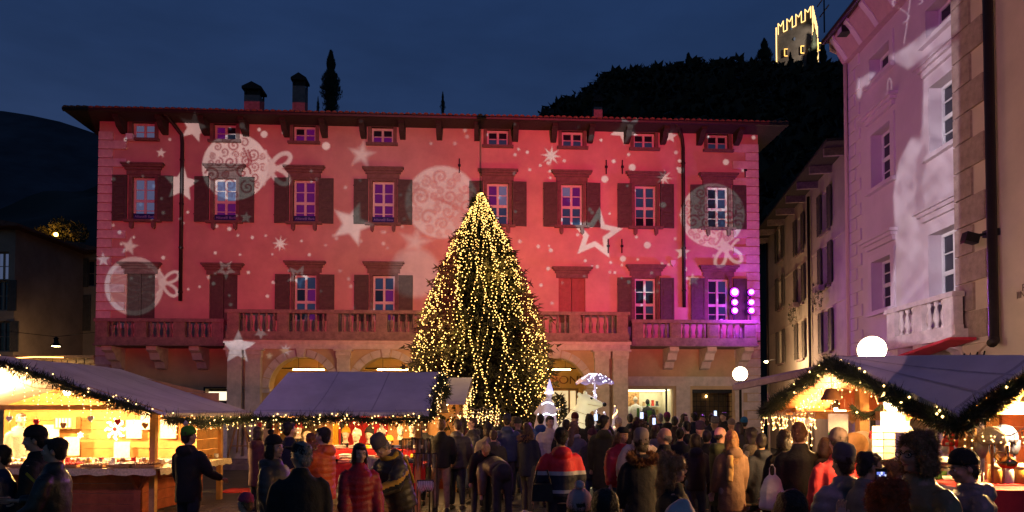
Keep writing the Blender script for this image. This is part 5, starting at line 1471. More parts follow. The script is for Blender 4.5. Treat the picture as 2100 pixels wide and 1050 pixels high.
icicle(Ex(.25, 3.7, 2.0), Ex(.2, 2.1, 2.40), 'icicle lights below the ceiling boards of the right stall', 26, .34, 8, .010)
icicle(Ex(1.0, 3.5, 2.02), Ex(.9, 2.2, 2.36), 'icicle lights deep below the ceiling boards of the right stall', 14, .25, 9, .009)
icicle(Ex(.1, 1.9, 2.36), Ex(.08, .7, 2.0), 'icicle lights along the near slope of the right stall', 12, .2, 10, .008)
icicle(Ex(.05, .02, 1.74), Ex(1.0, .0, 1.76), 'icicle lights across the front opening of the right stall', 16, .15, 11, .008)
for p, l, e in ((AF_(-4.3, 1.4, 2.25), 'hanging lamp at the left end of the left stall', 640), (AF_(-2.6, 1.3, 2.3), 'hanging lamp over the middle of the left counter', 640), (AF_(-1.15, 1.5, 1.98), 'hanging lamp by the right post of the left stall', 420),
                (Bx(.8, 1.0, 1.92), 'hanging lamp on the left in the middle stall', 100), (Bx(2.2, 1.0, 1.92), 'hanging lamp on the right in the middle stall', 100), (Bx(2.6, 2.0, 2.2), 'hanging lamp in the right gable of the middle stall', 70),
                ((-1.6, 16.6, 2.15), 'hanging lamp in the small stall beside the tree', 80),
                (Ex(.55, 3.0, 1.95), 'hanging lamp at the far end of the right stall', 240), (tuple(at(1830, 824, 6.12)), 'dazzling lamp above the broad white sign of the right stall', 55), (Ex(.78, .28, 1.98), 'hanging lamp in the front gable of the right stall', 330)):
    stall_lamp(p, l, e, .07 if p[1] > 6 or p[0] > 5 else .045)

# ================================================================ globe lamps
E_globe = emat('opal_globe', (1.0, .80, .48), 26.0)
for px, py, rpx, Y, l in ((1788, 717, 27, 11.7, 'large glowing globe lamp above the right stall roof'), (1518, 767, 14.5, 22.4, 'smaller glowing globe lamp in front of the palazzo')):
    p = at(px, py, Y); R = rpx / FPX * Y
    t = thing('globe_lamp', l, 'lamp', (p[0], p[1], 0), 0, 'globe lamps on posts')
    MB().ell((0, 0, p[2]), R, 24, 16).build('globe', E_globe, t, True)
    MB().lathe([(.10, 0), (.08, .25), (.045, .35), (.04, p[2] - R - .12), (.07, p[2] - R - .06), (.09, p[2] - R + .02)], n=12).build('post', M_iron, t, True)

# violet awning behind the right stall, red strip and ironwork
aw = thing('cafe_awning', 'dark cafe awning with violet sheen behind the right stall', 'awning')
P = [at(1506, 786, 13.2), at(1700, 744, 10.6), at(1760, 738, 12.0), at(1640, 757, 14.4)]
mb = MB(); mb.add([*P, *[p - np.array([0, 0, .05]) for p in P]], [(0, 1, 2, 3), (7, 6, 5, 4), (0, 4, 5, 1), (1, 5, 6, 2), (2, 6, 7, 3), (3, 7, 4, 0)]); mb.build('canvas', mat('awning_canvas', (.22, .18, .24), .6, var=.1), aw)
mb = MB(); mb.bar(P[0] - np.array([0, 0, .09]), P[1] - np.array([0, 0, .09]), .08, .1); mb.tube([P[0] + (P[3] - P[0]) * .5, (P[0] + P[3]) / 2 - np.array([0, 0, 2.2])], .03, 6); mb.build('rail', mat('awning_rail', (.3, .25, .18), .5), aw)
p0, p1 = WF.hit(1860, 728, .9), WF.hit(1955, 706, .9)
aw = thing('red_awning', 'narrow red awning strip under the stone balcony', 'awning', (white.location[0], white.location[1], 0), WA)
mb = MB(); mb.bar((p0[0] - .5, -.95, p0[1] - .12), (p1[0] + .3, -.9, p1[1] + .08), .5, .05); mb.build('canvas', mat('red_canvas', (.6, .03, .06), .7, var=.1), aw)
mb = MB()
for i in range(9): mb.bar((p0[0] + .2 + i * .2, -.55, p0[1] - .5), (p0[0] + .3 + i * .2, -.5, p0[1] - .08), .02, .02)
mb.build('iron_fretwork', M_iron, aw)
# ================================================================ violet lamps on the balcony
E_vcore = emat('violet_lamp_core', (2.8, 1.0, 4.0), 1.0); E_vhalo = emat('violet_lamp_halo', (.62, .03, 1.0), 1.6)
for px, l in ((1507, 'left stack of three bright violet stage lamps on the balcony'), (1541, 'right stack of three bright violet stage lamps on the balcony')):
    x, z0 = PF.hit(px, 662, .75)
    t = thing('stage_lights', l, 'stage lamp', tuple(PF.w(x, -.75, zs3)), PA, 'violet stage lamps on the balcony')
    MB().tube([(0, .1, 0), (0, .1, 1.75)], .035, 8).bx(-.25, .25, -.2, .3, 0, .04).build('stand', M_iron, t)
    for k, py in enumerate((599, 620, 637)):
        _, z = PF.hit(px, py, .75); z -= zs3
        R = .17 if k == 0 and px == 1507 else .125
        h_ = MB(); h_.lathe([(R * .7, -.24), (R + .02, -.1), (R + .02, -.02)], n=14, R=rotx(PI / 2)); h_.build('lamp_head', M_iron, t, True, loc=(0, .04, z))
        mb = MB(); mb.lathe([(R, 0.0), (R * .72, .03)], n=16, R=rotx(PI / 2)); o = mb.build('rim', E_vhalo, t, False, loc=(0, .0, z))  # violet halo of the lamp imitated by a glowing ring
        mb = MB(); mb.lathe([(.02, .045), (R * .74, .035), (R * .74, .03)], n=16, R=rotx(PI / 2)); o = mb.build('lens', E_vcore, t, False, loc=(0, .0, z))
    w = PF.w(x - .25, -1.5, zs3 + 1.1)
    lamp('violet_glow', 'POINT', tuple(w), 120, (.46, .05, 1.0), .12)
    lamp('violet_beam', 'SPOT', tuple(PF.w(x, -1.2, zs3 + 1.3)), 900, (.55, .12, 1.0), .15, target=(4.5, 10.0, 1.5), spot=55, blend=.6)

# ================================================================ Christmas tree
TX, TYY = (985 - 1050) / 1400 * 20.5, 20.5
tree = thing('christmas_tree', 'tall dark spruce hung with curtains of golden lights in the square', 'tree', (TX, TYY, 0))
TH_ = at(985, 393, 20.5)[2]
zp = [at(985, y, 20.5)[2] for y in (860, 800, 750, 700, 650, 600, 550, 500, 450, 415, 393)]
rp = [w / FPX * 20.5 for w in (140, 147, 145, 138, 124, 106, 85, 62, 33, 15, 3)]
zp = [.9] + zp; rp = [2.0] + rp
prof_r = lambda z: np.interp(z, zp, rp)
q = np.random.RandomState(17)
V = []; BR_ = MB()
z = 1.0
while z < TH_ - .12:
    R0 = float(prof_r(z)); nb = max(4, int(8 + R0 * 6))
    for i in range(nb):
        th = q.uniform(0, 2 * PI); R = R0 * q.uniform(.78, 1.10) * (1.22 if q.uniform() < .09 else 1)
        dirv = np.array([math.cos(th), math.sin(th)])
        droop = -.30 * R / 2
        if i % 4 == 0 and R > .5: BR_.tube([(0, 0, z), (*(dirv * R * .9), z + droop)], [.03, .008], 4)
        nt = int(8 + R * 22)
        s_ = q.uniform(.32, 1.0, nt) if R > .6 else q.uniform(0, 1, nt)
        base = np.stack([dirv[0] * R * s_, dirv[1] * R * s_, z + droop * s_ ** 1.5 + .05 * q.normal(size=nt)], 1)
        side = np.array([-dirv[1], dirv[0], 0]); lat = q.uniform(-1, 1, nt) * (1.05 - s_) * R * .32
        base += lat[:, None] * side
        d = np.stack([dirv[0] + side[0] * lat / (R * .2 + .05) * .6, dirv[1] + side[1] * lat / (R * .2 + .05) * .6, q.normal(-.15, .35, nt)], 1) + q.normal(size=(nt, 3)) * .45
        d /= np.linalg.norm(d, axis=1)[:, None]
        L_ = q.uniform(.12, .24, nt)[:, None]
        for k in range(2):
            sd = np.cross(d, q.normal(size=(nt, 3))); sd /= np.linalg.norm(sd, axis=1)[:, None] + 1e-6
            V.append(np.stack([base - sd * .030, base + sd * .030, base + d * L_], 1).reshape(-1, 3))
    z += .085 if z < 6 else .07
M_spruce = mat('spruce_needles', (0.060, 0.055, 0.024), 0.75, var=0.5, scale=3)
tris('crown', np.concatenate(V), M_spruce, tree)
MB().tube([(0, 0, 0), (0, 0, 2), (0, 0, TH_ - .3), (0, 0, TH_ + .12)], [.2, .16, .03, .008], 10).build('trunk', M_bark, tree, True)
o = BR_.build('branches', M_bark, tree); o['kind'] = 'stuff'
E_tbulb = emat('golden_bulb', (1.0, .56, .14), 6.5, False)
ns = 78
for i in range(ns):
    th = 2 * PI * i / ns + q.uniform(-.05, .05)
    pts = []; z = TH_ - .05 - q.uniform(0, .1); rlast = .03; zend = q.uniform(1.0, 2.0)
    wpx_ = q.uniform(-.25, .25)
    while z > zend:
        rr = float(prof_r(z)) * .93
        rr = max(rlast, rr * q.uniform(.90, 1.06)) if z > 3 else rr * q.uniform(.93, 1.06)
        rlast = rlast * .5 + rr * .45
        t2 = th + .06 * math.sin(z * 2.3 + i) + q.uniform(-.018, .018) * 2 / (rr + .3)
        pts.append((rr * math.cos(t2), rr * math.sin(t2), z)); z -= q.uniform(.055, .13)
        if z > 4 and q.uniform() < .15: z += .05
    t = thing('light_string', 'string of golden bulbs hanging down the tall Christmas tree', 'string lights', (TX, TYY, 0), 0, 'light strings hanging down the tree')
    MB().tube(pts[::3], .006, 4).build('wire', M_wire, t)
    bulbs(pts, .0155, E_tbulb, t)
for k in range(10):
    th = -PI / 2 + (k - 4.5) * .55; z = (6.9, 3.0, 5.0, 2.4, 4.0, 5.8, 3.2, 4.6, 2.2, 6.2)[k]; r = float(prof_r(z)) + .35
    lamp('tree_glow', 'POINT', (TX + r * math.cos(th), TYY + r * math.sin(th), z), 60, (1, .60, .18), .25)
# ================================================================ goods on the stalls
C_ = {n: mat('goods_' + n, c, r, var=.2, scale=14) for n, c, r in (('white', (.72, .70, .66), .5), ('ivory', (.6, .5, .36), .6), ('red2', (.5, .02, .03), .6), ('brown', (.16, .07, .03), .6), ('yellow', (.65, .38, .03), .8), ('navy', (.02, .03, .1), .8), ('black2', (.015, .015, .018), .7), ('grey', (.28, .26, .25), .85), ('pink', (.5, .17, .15), .8), ('wood', (.45, .24, .09), .6), ('greenleaf', (.06, .16, .03), .7), ('gold', (.6, .36, .08), .3), ('orange2', (.6, .22, .04), .7), ('beige', (.45, .34, .24), .85))}
def item(name, label, cat, p, group=None, rz=0.0): return thing(name, label, cat, tuple(p), rz, group)
_g = random.Random(99)
# ---- left stall
def put(name, label, cat, p, parts, group=None, rz=0.0):
    """one small thing: parts = [(part name, MB, material, smooth)]"""
    if len(parts) == 1:
        n_, mb, m, sm = parts[0]
        me = _wcache.get(('item', name, n_, m.name, id(mb))) or mb.mesh(name, m, sm); _wcache[('item', name, n_, m.name, id(mb))] = me
        o = link(name, me, None, tuple(p), rz); return tag(o, label, cat, group)
    t = item(name, label, cat, p, group, rz)
    for n_, mb, m, sm in parts:
        me = _wcache.get(('item', name, n_, m.name, id(mb))) or mb.mesh(n_, m, sm); _wcache[('item', name, n_, m.name, id(mb))] = me
        link(n_, me, t)
    return t
jar_b = MB().lathe([(.045, 0), (.05, .01), (.05, .10), (.04, .12)], n=12); jar_l = MB().lathe([(.043, .121), (.045, .125), (.045, .15), (.01, .152)], n=12)
box_b = MB().bx(-.08, .08, -.05, .05, 0, .09); box_l = MB().bx(-.083, .083, -.053, .053, .0905, .11)
tray_r = MB().bx(-.2, .2, -.14, .14, 0, .012).bx(-.2, .2, -.14, -.125, .012, .045).bx(-.2, .2, .125, .14, .012, .045).bx(-.2, -.185, -.125, .125, .012, .045).bx(.185, .2, -.125, .125, .012, .045)
tr_c = MB()
for i in range(7):
    for j in range(5): tr_c.ell((-.155 + i * .052, -.1 + j * .05, .045 + _g.uniform(0, .02)), (.024, .022, .022), 7, 4)
bask = MB().lathe([(.12, 0), (.19, .06), (.20, .065), (.185, .06), (.11, .012)], n=20)
bask_c = MB()
for i in range(24): a = _g.uniform(0, 6.28); r = _g.uniform(0, .13); bask_c.ell((r * math.cos(a), r * math.sin(a), .045 + _g.uniform(0, .03)), (.035, .028, .025), 7, 5)
card = MB().prism([(-.06, 0), (.06, 0), (.06, .09), (-.06, .09)], -.004, .004)
cup = MB().lathe([(.03, 0), (.045, .02), (.05, .09), (.045, .088), (.038, .02), (.01, .012)], n=12)
y0c = .93
cols4 = ['ivory', 'white', 'brown', 'red2', 'wood', 'gold']
for i in range(11):
    x = -5.2 + i * .46
    put('tray', 'wooden tray of %s sweets, %s from the far end of the left counter' % (('cream', 'white', 'brown', 'red')[i % 4], ORD[i]), 'tray', AF_(x, .53, y0c), [('rim', tray_r, C_['wood'], False), ('sweets', tr_c, C_[cols4[i % 4]], True)], 'trays on the left counter', SA)
for o in [o for o in C.objects if o.name.startswith('sweets')]: o['kind'] = 'stuff'
for i in range(24):
    x = -5.3 + i * .205; p = AF_(x + _g.uniform(-.03, .03), .78 + _g.uniform(-.04, .04), y0c)
    put('jar', '%s preserve jar with lid, %s in the row behind the trays' % (('cream', 'white', 'brown', 'red', 'tan', 'golden')[i % 6], ORD[i]), 'jar', p, [('glass', jar_b, C_[cols4[i % 6]], True), ('lid', jar_l, C_['white' if i % 3 else 'red2'], True)], 'jars on the left counter')
for i in range(18):
    x = -5.2 + i * .27; p = AF_(x, .92, y0c)
    put('gift_box', 'small %s box, %s in the back row of the left counter' % (('white', 'cream', 'red', 'golden')[i % 4], ORD[i]), 'box', p, [('box', box_b, C_[('white', 'ivory', 'red2', 'gold')[i % 4]], False), ('lid', box_l, C_[('ivory', 'white', 'gold', 'white')[i % 4]], False)], 'boxes on the left counter', _g.uniform(-.3, .3))
for i in range(9):
    y = 1.15 + i * .22
    put('cup', 'small cup on the side counter of the left stall, %s from the front' % ORD[i], 'cup', AF_(-.55 + _g.uniform(-.12, .12), y, y0c), [('cup', cup, C_[('white', 'ivory', 'white', 'orange2')[i % 4]], True)], 'cups on the side counter')
for i in range(12):
    put('ornament', 'painted ornament on the inner edge of the side counter, %s from the front' % ORD[i], 'ornament', AF_(-.75 + _g.uniform(-.1, .12), 1.1 + i * .17, y0c + .03), [('ball', MB().ell((0, 0, 0), (.05, .045, .03), 8, 5), C_[cols4[i % 6]], True)], 'ornaments on the side counter')
put('basket', 'flat round wicker basket on the corner of the left counter', 'basket', AF_(-.95, .56, y0c), [('basket', bask, C_['wood'], True), ('biscuits', bask_c, C_['ivory'], True)])
for i, x in enumerate((-4.6, -3.9, -3.1, -2.5, -1.9, -1.4)):
    put('price_card', 'white price card on the left counter, %s from the far end' % ORD[i], 'card', AF_(x, .66, y0c + .0), [('card', card, C_['white'], False)], 'price cards on the left counter', SA)
# wall pieces
p = AF_(-1.75, AD - .25, 1.72); x, z = 0, 0
sf = thing('snowflake_light', 'large glowing snowflake star on the back wall of the left stall', 'light', tuple(at(237, 880, p[1])), SA)
E_snow = emat('snowflake_glow', (1, .88, .62), 2.6)
mb = MB()
for k in range(8):
    a = k * PI / 4; R = np.array([[math.cos(a), 0, math.sin(a)], [0, 1, 0], [-math.sin(a), 0, math.cos(a)]])
    mb.box(R @ np.array([0, 0, .12]), (.04, .03, .2), R); mb.box(R @ np.array([0, 0, .2]), (.10, .03, .035), R @ roty(.78)); mb.box(R @ np.array([0, 0, .145]), (.08, .03, .03), R @ roty(-.78))
mb.build('arms', E_snow, sf); MB().ell((0, -.03, 0), (.05, .03, .05), 8, 6).build('centre', C_['red2'], sf, True)
s2 = thing('small_star_light', 'small white star light low on the back wall of the left stall', 'light', tuple(at(165, 892, p[1])), SA)
mb = MB()
for k in range(6): a = k * PI / 3; R = roty(a); mb.box(R @ np.array([0, 0, .035]), (.02, .02, .07), R)
mb.build('star', E_snow, s2)
lb = thing('lantern_box', 'rectangular wicker lantern box hung on the back wall of the left stall', 'lantern', tuple(at(138, 867, p[1] - .1)), SA)
MB().bx(-.24, .24, -.08, .08, -.13, .13).build('box', C_['wood'], lb); MB().bx(-.2, .16, -.10, -.085, -.1, .1).build('front_panel', emat('lantern_glow', (1, .75, .35), 1.2), lb)
for k in range(7): pass
fr = MB()
for k in range(6): fr.bx(-.2 + k * .07, -.19 + k * .07, -.112, -.101, -.1, .1)
fr.build('bars', C_['brown'], lb)
for i, (px, py, w, h) in enumerate(((275, 880, .34, .40), (345, 880, .36, .30), (305, 862, .24, .16), (105, 890, .24, .2), (147, 915, .20, .24), (250, 925, .3, .22))):
    c = at(px, py, p[1] - .08 - .02 * i); ty = ('notice', 'poster', 'plaque', 'price list', 'print', 'leaflet')[i]
    put('notice', ('tall white notice on the back wall right of the snowflake', 'broad white poster at the right of the left stall wall', 'small cream plaque under the gable of the left stall', 'small white sheet between the shoppers and the lantern box', 'white print standing at the back of the left counter', 'white leaflet stand in the middle of the left counter')[i], 'notice', c, [('sheet', MB().bx(-w / 2, w / 2, -.008, .008, -h / 2, h / 2), C_['white'], False)])
# hanging hearts and stars from the beam
for i in range(9):
    c = AF_(-4.8 + i * .5, .78, 1.78 - .06 * (i % 3)); mb = MB()
    mb.prism([(0, -.07), (.06, .0), (.05, .045), (.02, .05), (0, .03), (-.02, .05), (-.05, .045), (-.06, .0)], -.008, .008); mb.bar((0, 0, .03), (0, 0, .12), .004, .004)
    put('hanging_heart', 'flat %s heart on the beam of the left stall, %s from the far end' % (('white', 'red', 'wooden')[i % 3], ORD[i]), 'ornament', c, [('heart', mb, C_[('white', 'red2', 'wood')[i % 3]], False)], 'hearts hung in the left stall')

# ---- middle stall: heads with hats
def knit_hat(col, pom=None, slouch=False):
    mb = MB(); P = [(.02, .0), (.080, .0), (.096, .006), (.098, .03), (.094, .048), (.092, .05), (.090, .075), (.076, .11), (.045, .136), (.012, .146)]
    mb.lathe(P, n=18); pm = MB().ell((0, 0, .165), .04, 10, 8) if pom else None
    return mb, pm
head_mb = MB(); head_mb.ell((0, 0, .19), (.072, .088, .105), 14, 10); head_mb.ell((0, -.03, .13), (.05, .055, .06), 12, 8); head_mb.lathe([(.075, 0), (.07, .015), (.05, .03), (.045, .12)], n=14); head_mb.tube([(0, -.085, .2), (0, -.105, .16)], [.008, .014], 6)
M_mann = mat('mannequin_white', (.50, .42, .35), .4, var=.04)
for px, py, Yh, hc, pom, l in ((731, 880, 13.55, 'white', False, 'mannequin head wearing a plain white knit hat'), (757, 876, 13.75, 'black2', True, 'mannequin head in black hat with black pompom'), (781, 878, 13.6, 'grey', True, 'mannequin head in grey hat with greenish pompom'),
                               (797, 893, 13.3, 'yellow', False, 'mannequin head in mustard yellow hat'), (821, 868, 13.6, None, False, 'bare white mannequin head on the right table'), (846, 862, 13.5, 'black2', False, 'mannequin head with dark hood at the right end'),
                               (630, 885, 13.5, 'beige', False, 'mannequin head in wide beige hat at the left end'), (612, 866, 14.0, 'red2', False, 'mannequin head in dark red heart shaped hat'), (709, 876, 14.1, 'yellow', True, 'mannequin head in yellow pompom hat at the back')):
    c = at(px, py, Yh); t = item('hat_mannequin', l, 'mannequin', (c[0], c[1], c[2] - .33), 'hat mannequins in the middle stall', _g.uniform(-.5, .5))
    link('head', _wcache.setdefault(('mh',), head_mb.mesh('head', M_mann, True)), t)
    MB().lathe([(.03, 0), (.03, -(c[2] - .33 - 1.16) if c[2] - .33 > 1.2 else -.02)], n=8).build('stand', M_iron, t)
    if hc:
        hb, pm = knit_hat(hc, pom); o = hb.build('hat', mat('knit_' + hc, tuple(MATS['goods_' + hc].node_tree.nodes['Mix'].inputs['A'].default_value[:3]), .95, var=.2, bump=.8, bscale=70, kind='knit'), t, True, loc=(0, .01, .20)); o.rotation_euler = (-.2, 0, 0)
        if pm: pm.build('pompom', MATS['knit_' + hc], t, True, loc=(0, .04, .19))
# folded knitwear heaps
fold_mb = MB()
fold_mb.loft([np.stack([np.cos(np.arange(14) * 2 * PI / 14) * .13 * w, np.sin(np.arange(14) * 2 * PI / 14) * .09 * w, np.full(14, z)], 1) for z, w in ((0, .95), (.015, 1.0), (.03, .97), (.034, .9), (.04, .96), (.055, .98), (.066, .88), (.072, .5))])
kc = ['black2', 'white', 'grey', 'beige', 'navy', 'yellow', 'pink', 'white', 'ivory', 'grey', 'red2']
for i in range(44):
    u, v = i % 11, i // 11
    x = .55 + u * .215 + _g.uniform(-.05, .05); y = .85 + v * .12 if v < 3 else 1.45; z = .945 + .02 * v + (.07 if i % 3 == 0 else 0) if v < 3 else 1.18
    cn = kc[(i * 7 + v) % 11]
    put('folded_knitwear', 'folded %s knit on the hat stall table, %s row, %s from the left' % ({'black2': 'black', 'red2': 'red'}.get(cn, cn), ORD[v], ORD[u]), 'knitwear', Bx(x, y, z), [('knit', fold_mb, C_[cn], True)], 'folded knitwear on the middle stall', _g.uniform(-.6, .6))
# hanging scarves
def scarf(p, w, L, m, label, seed, group=None):
    mb = MB(); n = 14; vs = []
    for s_ in (0, .02):
        for j in range(n + 1):
            for i in range(9):
                u, v = i / 8 - .5, j / n
                vs.append((u * w * (1 - .25 * math.sin(PI * v)), s_ + .035 * math.sin(u * 14 + seed) * (.4 + v) , -L * v))
    m_ = (n + 1) * 9
    fs = [(j * 9 + i, j * 9 + i + 1, (j + 1) * 9 + i + 1, (j + 1) * 9 + i) for j in range(n) for i in range(8)]
    mb.add(vs, fs + [tuple(reversed([q + m_ for q in f])) for f in fs])
    t = item('scarf', label, 'scarf', p, group); mb.build('cloth', m, t, True)
    fr = MB(); g = random.Random(seed)
    for i in range(18): x = (i / 17 - .5) * w; fr.bar((x, .02, -L), (x + g.uniform(-.015, .015), .02, -L - .09), .006, .006)
    o = fr.build('fringe', m, t); o['kind'] = 'stuff'
for px, py, Y, w, L, cn, l in ((762, 941, 11.9, .17, .62, 'grey', 'long grey woollen scarf hanging from the middle stall table'), (776, 940, 11.95, .12, .5, 'beige', 'beige scarf hanging beside the grey one'), (792, 945, 11.9, .14, .62, 'pink', 'pink woollen scarf hanging from the middle stall table'), (689, 866, 14.3, .16, .5, 'yellow', 'mustard scarf hung on the wall of the hat stall'), (706, 866, 14.4, .2, .55, 'black2', 'dark scarf hung on the wall beside the mustard one')):
    scarf(at(px, py, Y), w, L, C_[cn], l, px)
# racks of necklaces
for i, (px, py, Y, w, h) in enumerate(((853, 900, 12.4, .5, .32), (872, 930, 12.3, .42, .32), (872, 985, 12.1, .28, .22))):
    c = at(px, py, Y); t = item('necklace_rack', ('rack hung with dark bead strings on the right of the hat stall', 'second rack of dark beads below the first, beside the tan trousers', 'low rack of pale bead strings near the ground')[i], 'rack', c)
    MB().tube([(-w / 2, 0, 0), (w / 2, 0, 0)], .012, 6).tube([(-w / 2, 0, 0), (-w / 2, 0, -c[2] + .02)], .012, 6).tube([(w / 2, 0, 0), (w / 2, 0, -c[2] + .02)], .012, 6).build('bar', M_iron, t)
    for j in range(18):
        x = -w / 2 + (j + .5) * w / 18; L = h * _g.uniform(.7, 1.05)
        MB().tube([(x - .008, 0, 0), (x - .01, -.02, -L * .6), (x, -.025, -L), (x + .012, -.02, -L * .6), (x + .01, 0, 0)], .006, 5).build('bead_string', C_[('black2', 'brown', 'black2', 'grey')[j % 4]] if i < 2 else C_[('grey', 'white')[j % 2]], t, True)
# santas and baubles hanging at the left corner
for i in range(7):
    c = at(532 - 2 * (i % 2), 865 + i * 12, 12.0); mb = MB()
    t = item('felt_figure', '%s felt Santa figure, %s from the top of the string by the hat stall' % (('red', 'white')[i % 2], ORD[i]), 'ornament', c, 'felt figures hung at the hat stall')
    MB().ell((0, 0, -.05), (.05, .04, .055), 8, 6).build('body', C_['red2' if i % 2 == 0 else 'white'], t, True); MB().ell((0, -.01, .015), (.035, .03, .032), 8, 6).build('head', C_['white' if i % 2 == 0 else 'beige'], t, True); MB().lathe([(.036, .03), (.02, .07), (.004, .10)], n=8).build('cap', C_['red2'], t, True)
for i in range(4):
    c = at(556 + i * 9, 868 + 4 * (i % 2), 12.5)
    put('hanging_hat', ('black and white ski hat hanging at the left of the hat stall', 'red ski hat hanging at the left of the hat stall', 'striped grey ski hat hanging by the left post', 'navy ski hat hanging by the left post')[i], 'hat', (c[0], c[1], c[2] - .1), [('knit', knit_hat('x')[0], C_[('black2', 'red2', 'grey', 'navy')[i]], True)])

# ---- right stall
def sign(px, py, Y, w, h, label, txt=None, strip=None):
    c = at(px, py, Y); t = item('white_sign', label, 'sign', c); R = -.55; t.rotation_euler = (0, 0, R)
    MB().bx(-w / 2, w / 2, -.006, .006, -h / 2, h / 2).build('board', C_['white'], t)
    if strip: MB().bx(-w / 2, w / 2, -.012, -.0065, -h / 2, -h / 2 + .018).build('strip', mat('green_strip', (.05, .4, .08), .6), t)
    f = MB(); f.bar((-w / 2 + .03, 0, h / 2), (-w / 2 + .03, 0, h / 2 + .15), .004, .004); f.bar((w / 2 - .03, 0, h / 2), (w / 2 - .03, 0, h / 2 + .15), .004, .004); f.build('cords', M_wirew, t)
sign(1719, 870, 7.2, .19, .22, 'white sign with a green strip hung on the far post of the right stall', strip=True)
sign(1838, 865, 6.4, .26, .19, 'broad white sign hung beside the bright lamp of the right stall')
sign(1868, 877, 6.35, .10, .14, 'small white card hung right of the broad white sign')
lampshade = MB().lathe([(.11, 0), (.10, .01), (.055, .11), (.02, .12)], n=14)
for px, py, Y, l in ((1705, 820, 7.0, 'dark pendant lampshade under the boarded ceiling of the right stall'), (1815, 815, 7.3, 'dark pendant lampshade near the garland of the right stall')):
    c = at(px, py, Y); t = item('pendant_shade', l, 'lampshade', c); lampshade.build('shade', C_['brown'], t, True); MB().tube([(0, 0, .12), (0, 0, .3)], .004, 5).build('cord', M_wire, t)
heart = lambda s: [(0, -.09 * s), (.075 * s, .0), (.065 * s, .055 * s), (.025 * s, .065 * s), (0, .04 * s), (-.025 * s, .065 * s), (-.065 * s, .055 * s), (-.075 * s, .0)]
for i, (px, py, Y, s_, cn, l) in enumerate(((1885, 872, 5.7, 1.0, 'ivory', 'large pale wooden heart hanging at the near corner of the right stall'), (1906, 868, 5.6, .6, 'white', 'small white heart hanging beside the large pale heart'), (1920, 872, 5.5, .7, 'ivory', 'cream felt heart below the valley of the right stall roof'), (1660, 865, 8.2, .7, 'white', 'white heart among the icicle lights of the right stall'), (1748, 858, 7.4, .7, 'ivory', 'cream bird house shaped heart above the plates'))):
    mb = MB(); mb.prism(heart(s_), -.01, .01); mb.bar((0, 0, .04 * s_), (0, 0, .22), .003, .003); put('wooden_heart', l, 'ornament', at(px, py, Y), [('heart', mb, C_[cn], False)], None, -.5)
# swag of silver leaves with bow
pts = [at(1745 + 9 * i, 832 + 20 * math.sin(PI * i / 7), 6.9) for i in range(8)]
garland(pts, 'pale leaf swag under the beam of the right stall', .04, 900, 51, 10, .03, group=None)
t = item('red_bow', 'red ribbon bow hanging between the two white signs', 'bow', at(1803, 895, 6.5)); mb = MB()
for s_ in (-1, 1): mb.loft([np.array([(s_ * x, y * .6 + .0, z + hh * q) for q, y in ((-1, 0), (0, -.03), (1, 0), (0, .03))]) for x, z, hh, in ((0, 0, .012), (.06, .02, .04), (.09, .01, .035), (.095, .0, .01))]); mb.bar((s_ * .01, 0, -.01), (s_ * .05, 0, -.12), .03, .006)
mb.build('ribbon', C_['red2'], t)
plate = MB().lathe([(.02, .0), (.09, .005), (.14, .03), (.138, .034), (.09, .012), (.02, .008)], n=24)
for i, (px, py, Y, l) in enumerate(((1752, 915, 7.0, 'round wooden plate propped on the right stall counter'), (1768, 912, 7.05, 'second plate leaning behind the round wooden plate'), (1930, 950, 5.7, 'light plate on the bread boards'))):
    c = at(px, py, Y); o = put('plate', l, 'plate', c, [('plate', plate, C_[('wood', 'ivory', 'white')[i]], True)]); o.rotation_euler = (1.25 if i < 2 else .1, 0, -.7)
board = MB().bx(-.15, .15, -.09, .09, 0, .02)
for i in range(9):
    c = at(1912 + (i % 3) * 6, 948 + (i // 3) * 8, 5.75)
    put('bread_board', 'pale bread board, %s in the stacks on the right stall counter' % ORD[i], 'board', (c[0] + _g.uniform(-.02, .02), c[1], c[2] + .0), [('board', board, C_[('ivory', 'wood', 'white')[i % 3]], False)], 'bread boards on the right stall', _g.uniform(-.3, .3))
bowl = MB().lathe([(.03, 0), (.06, .01), (.08, .06), (.075, .06), (.055, .02), (.01, .012)], n=16)
for i in range(34):
    y = .5 + (i % 17) * .19; row = i // 17
    c = Ex(.22 + row * .22 + _g.uniform(-.04, .04), y, .905 + (.22 if row and y > 2.2 else (.38 if row and y < 2.0 else 0)))
    cn = ('white', 'ivory', 'wood', 'white', 'gold', 'greenleaf')[(i * 5) % 6]
    kind = i % 3
    if kind == 0: put('bowl', 'small %s bowl, %s row of the right stall counter, %s from the front' % ('green' if cn == 'greenleaf' else cn, ('front', 'back')[row], ORD[i % 17]), 'bowl', c, [('bowl', bowl, C_[cn], True)], 'bowls on the right stall')
    elif kind == 1: put('mug', 'small %s mug, %s row of the right stall counter, %s from the front' % ('green' if cn == 'greenleaf' else cn, ('front', 'back')[row], ORD[i % 17]), 'mug', c, [('cup', cup, C_[cn], True)], 'mugs on the right stall')
    else: put('gift_box', 'small %s box, %s row of the right stall counter, %s from the front' % ('green' if cn == 'greenleaf' else cn, ('front', 'back')[row], ORD[i % 17]), 'box', c, [('box', box_b, C_[cn], False), ('lid', box_l, C_['white'], False)], 'boxes on the right stall', _g.uniform(-.5, .5))
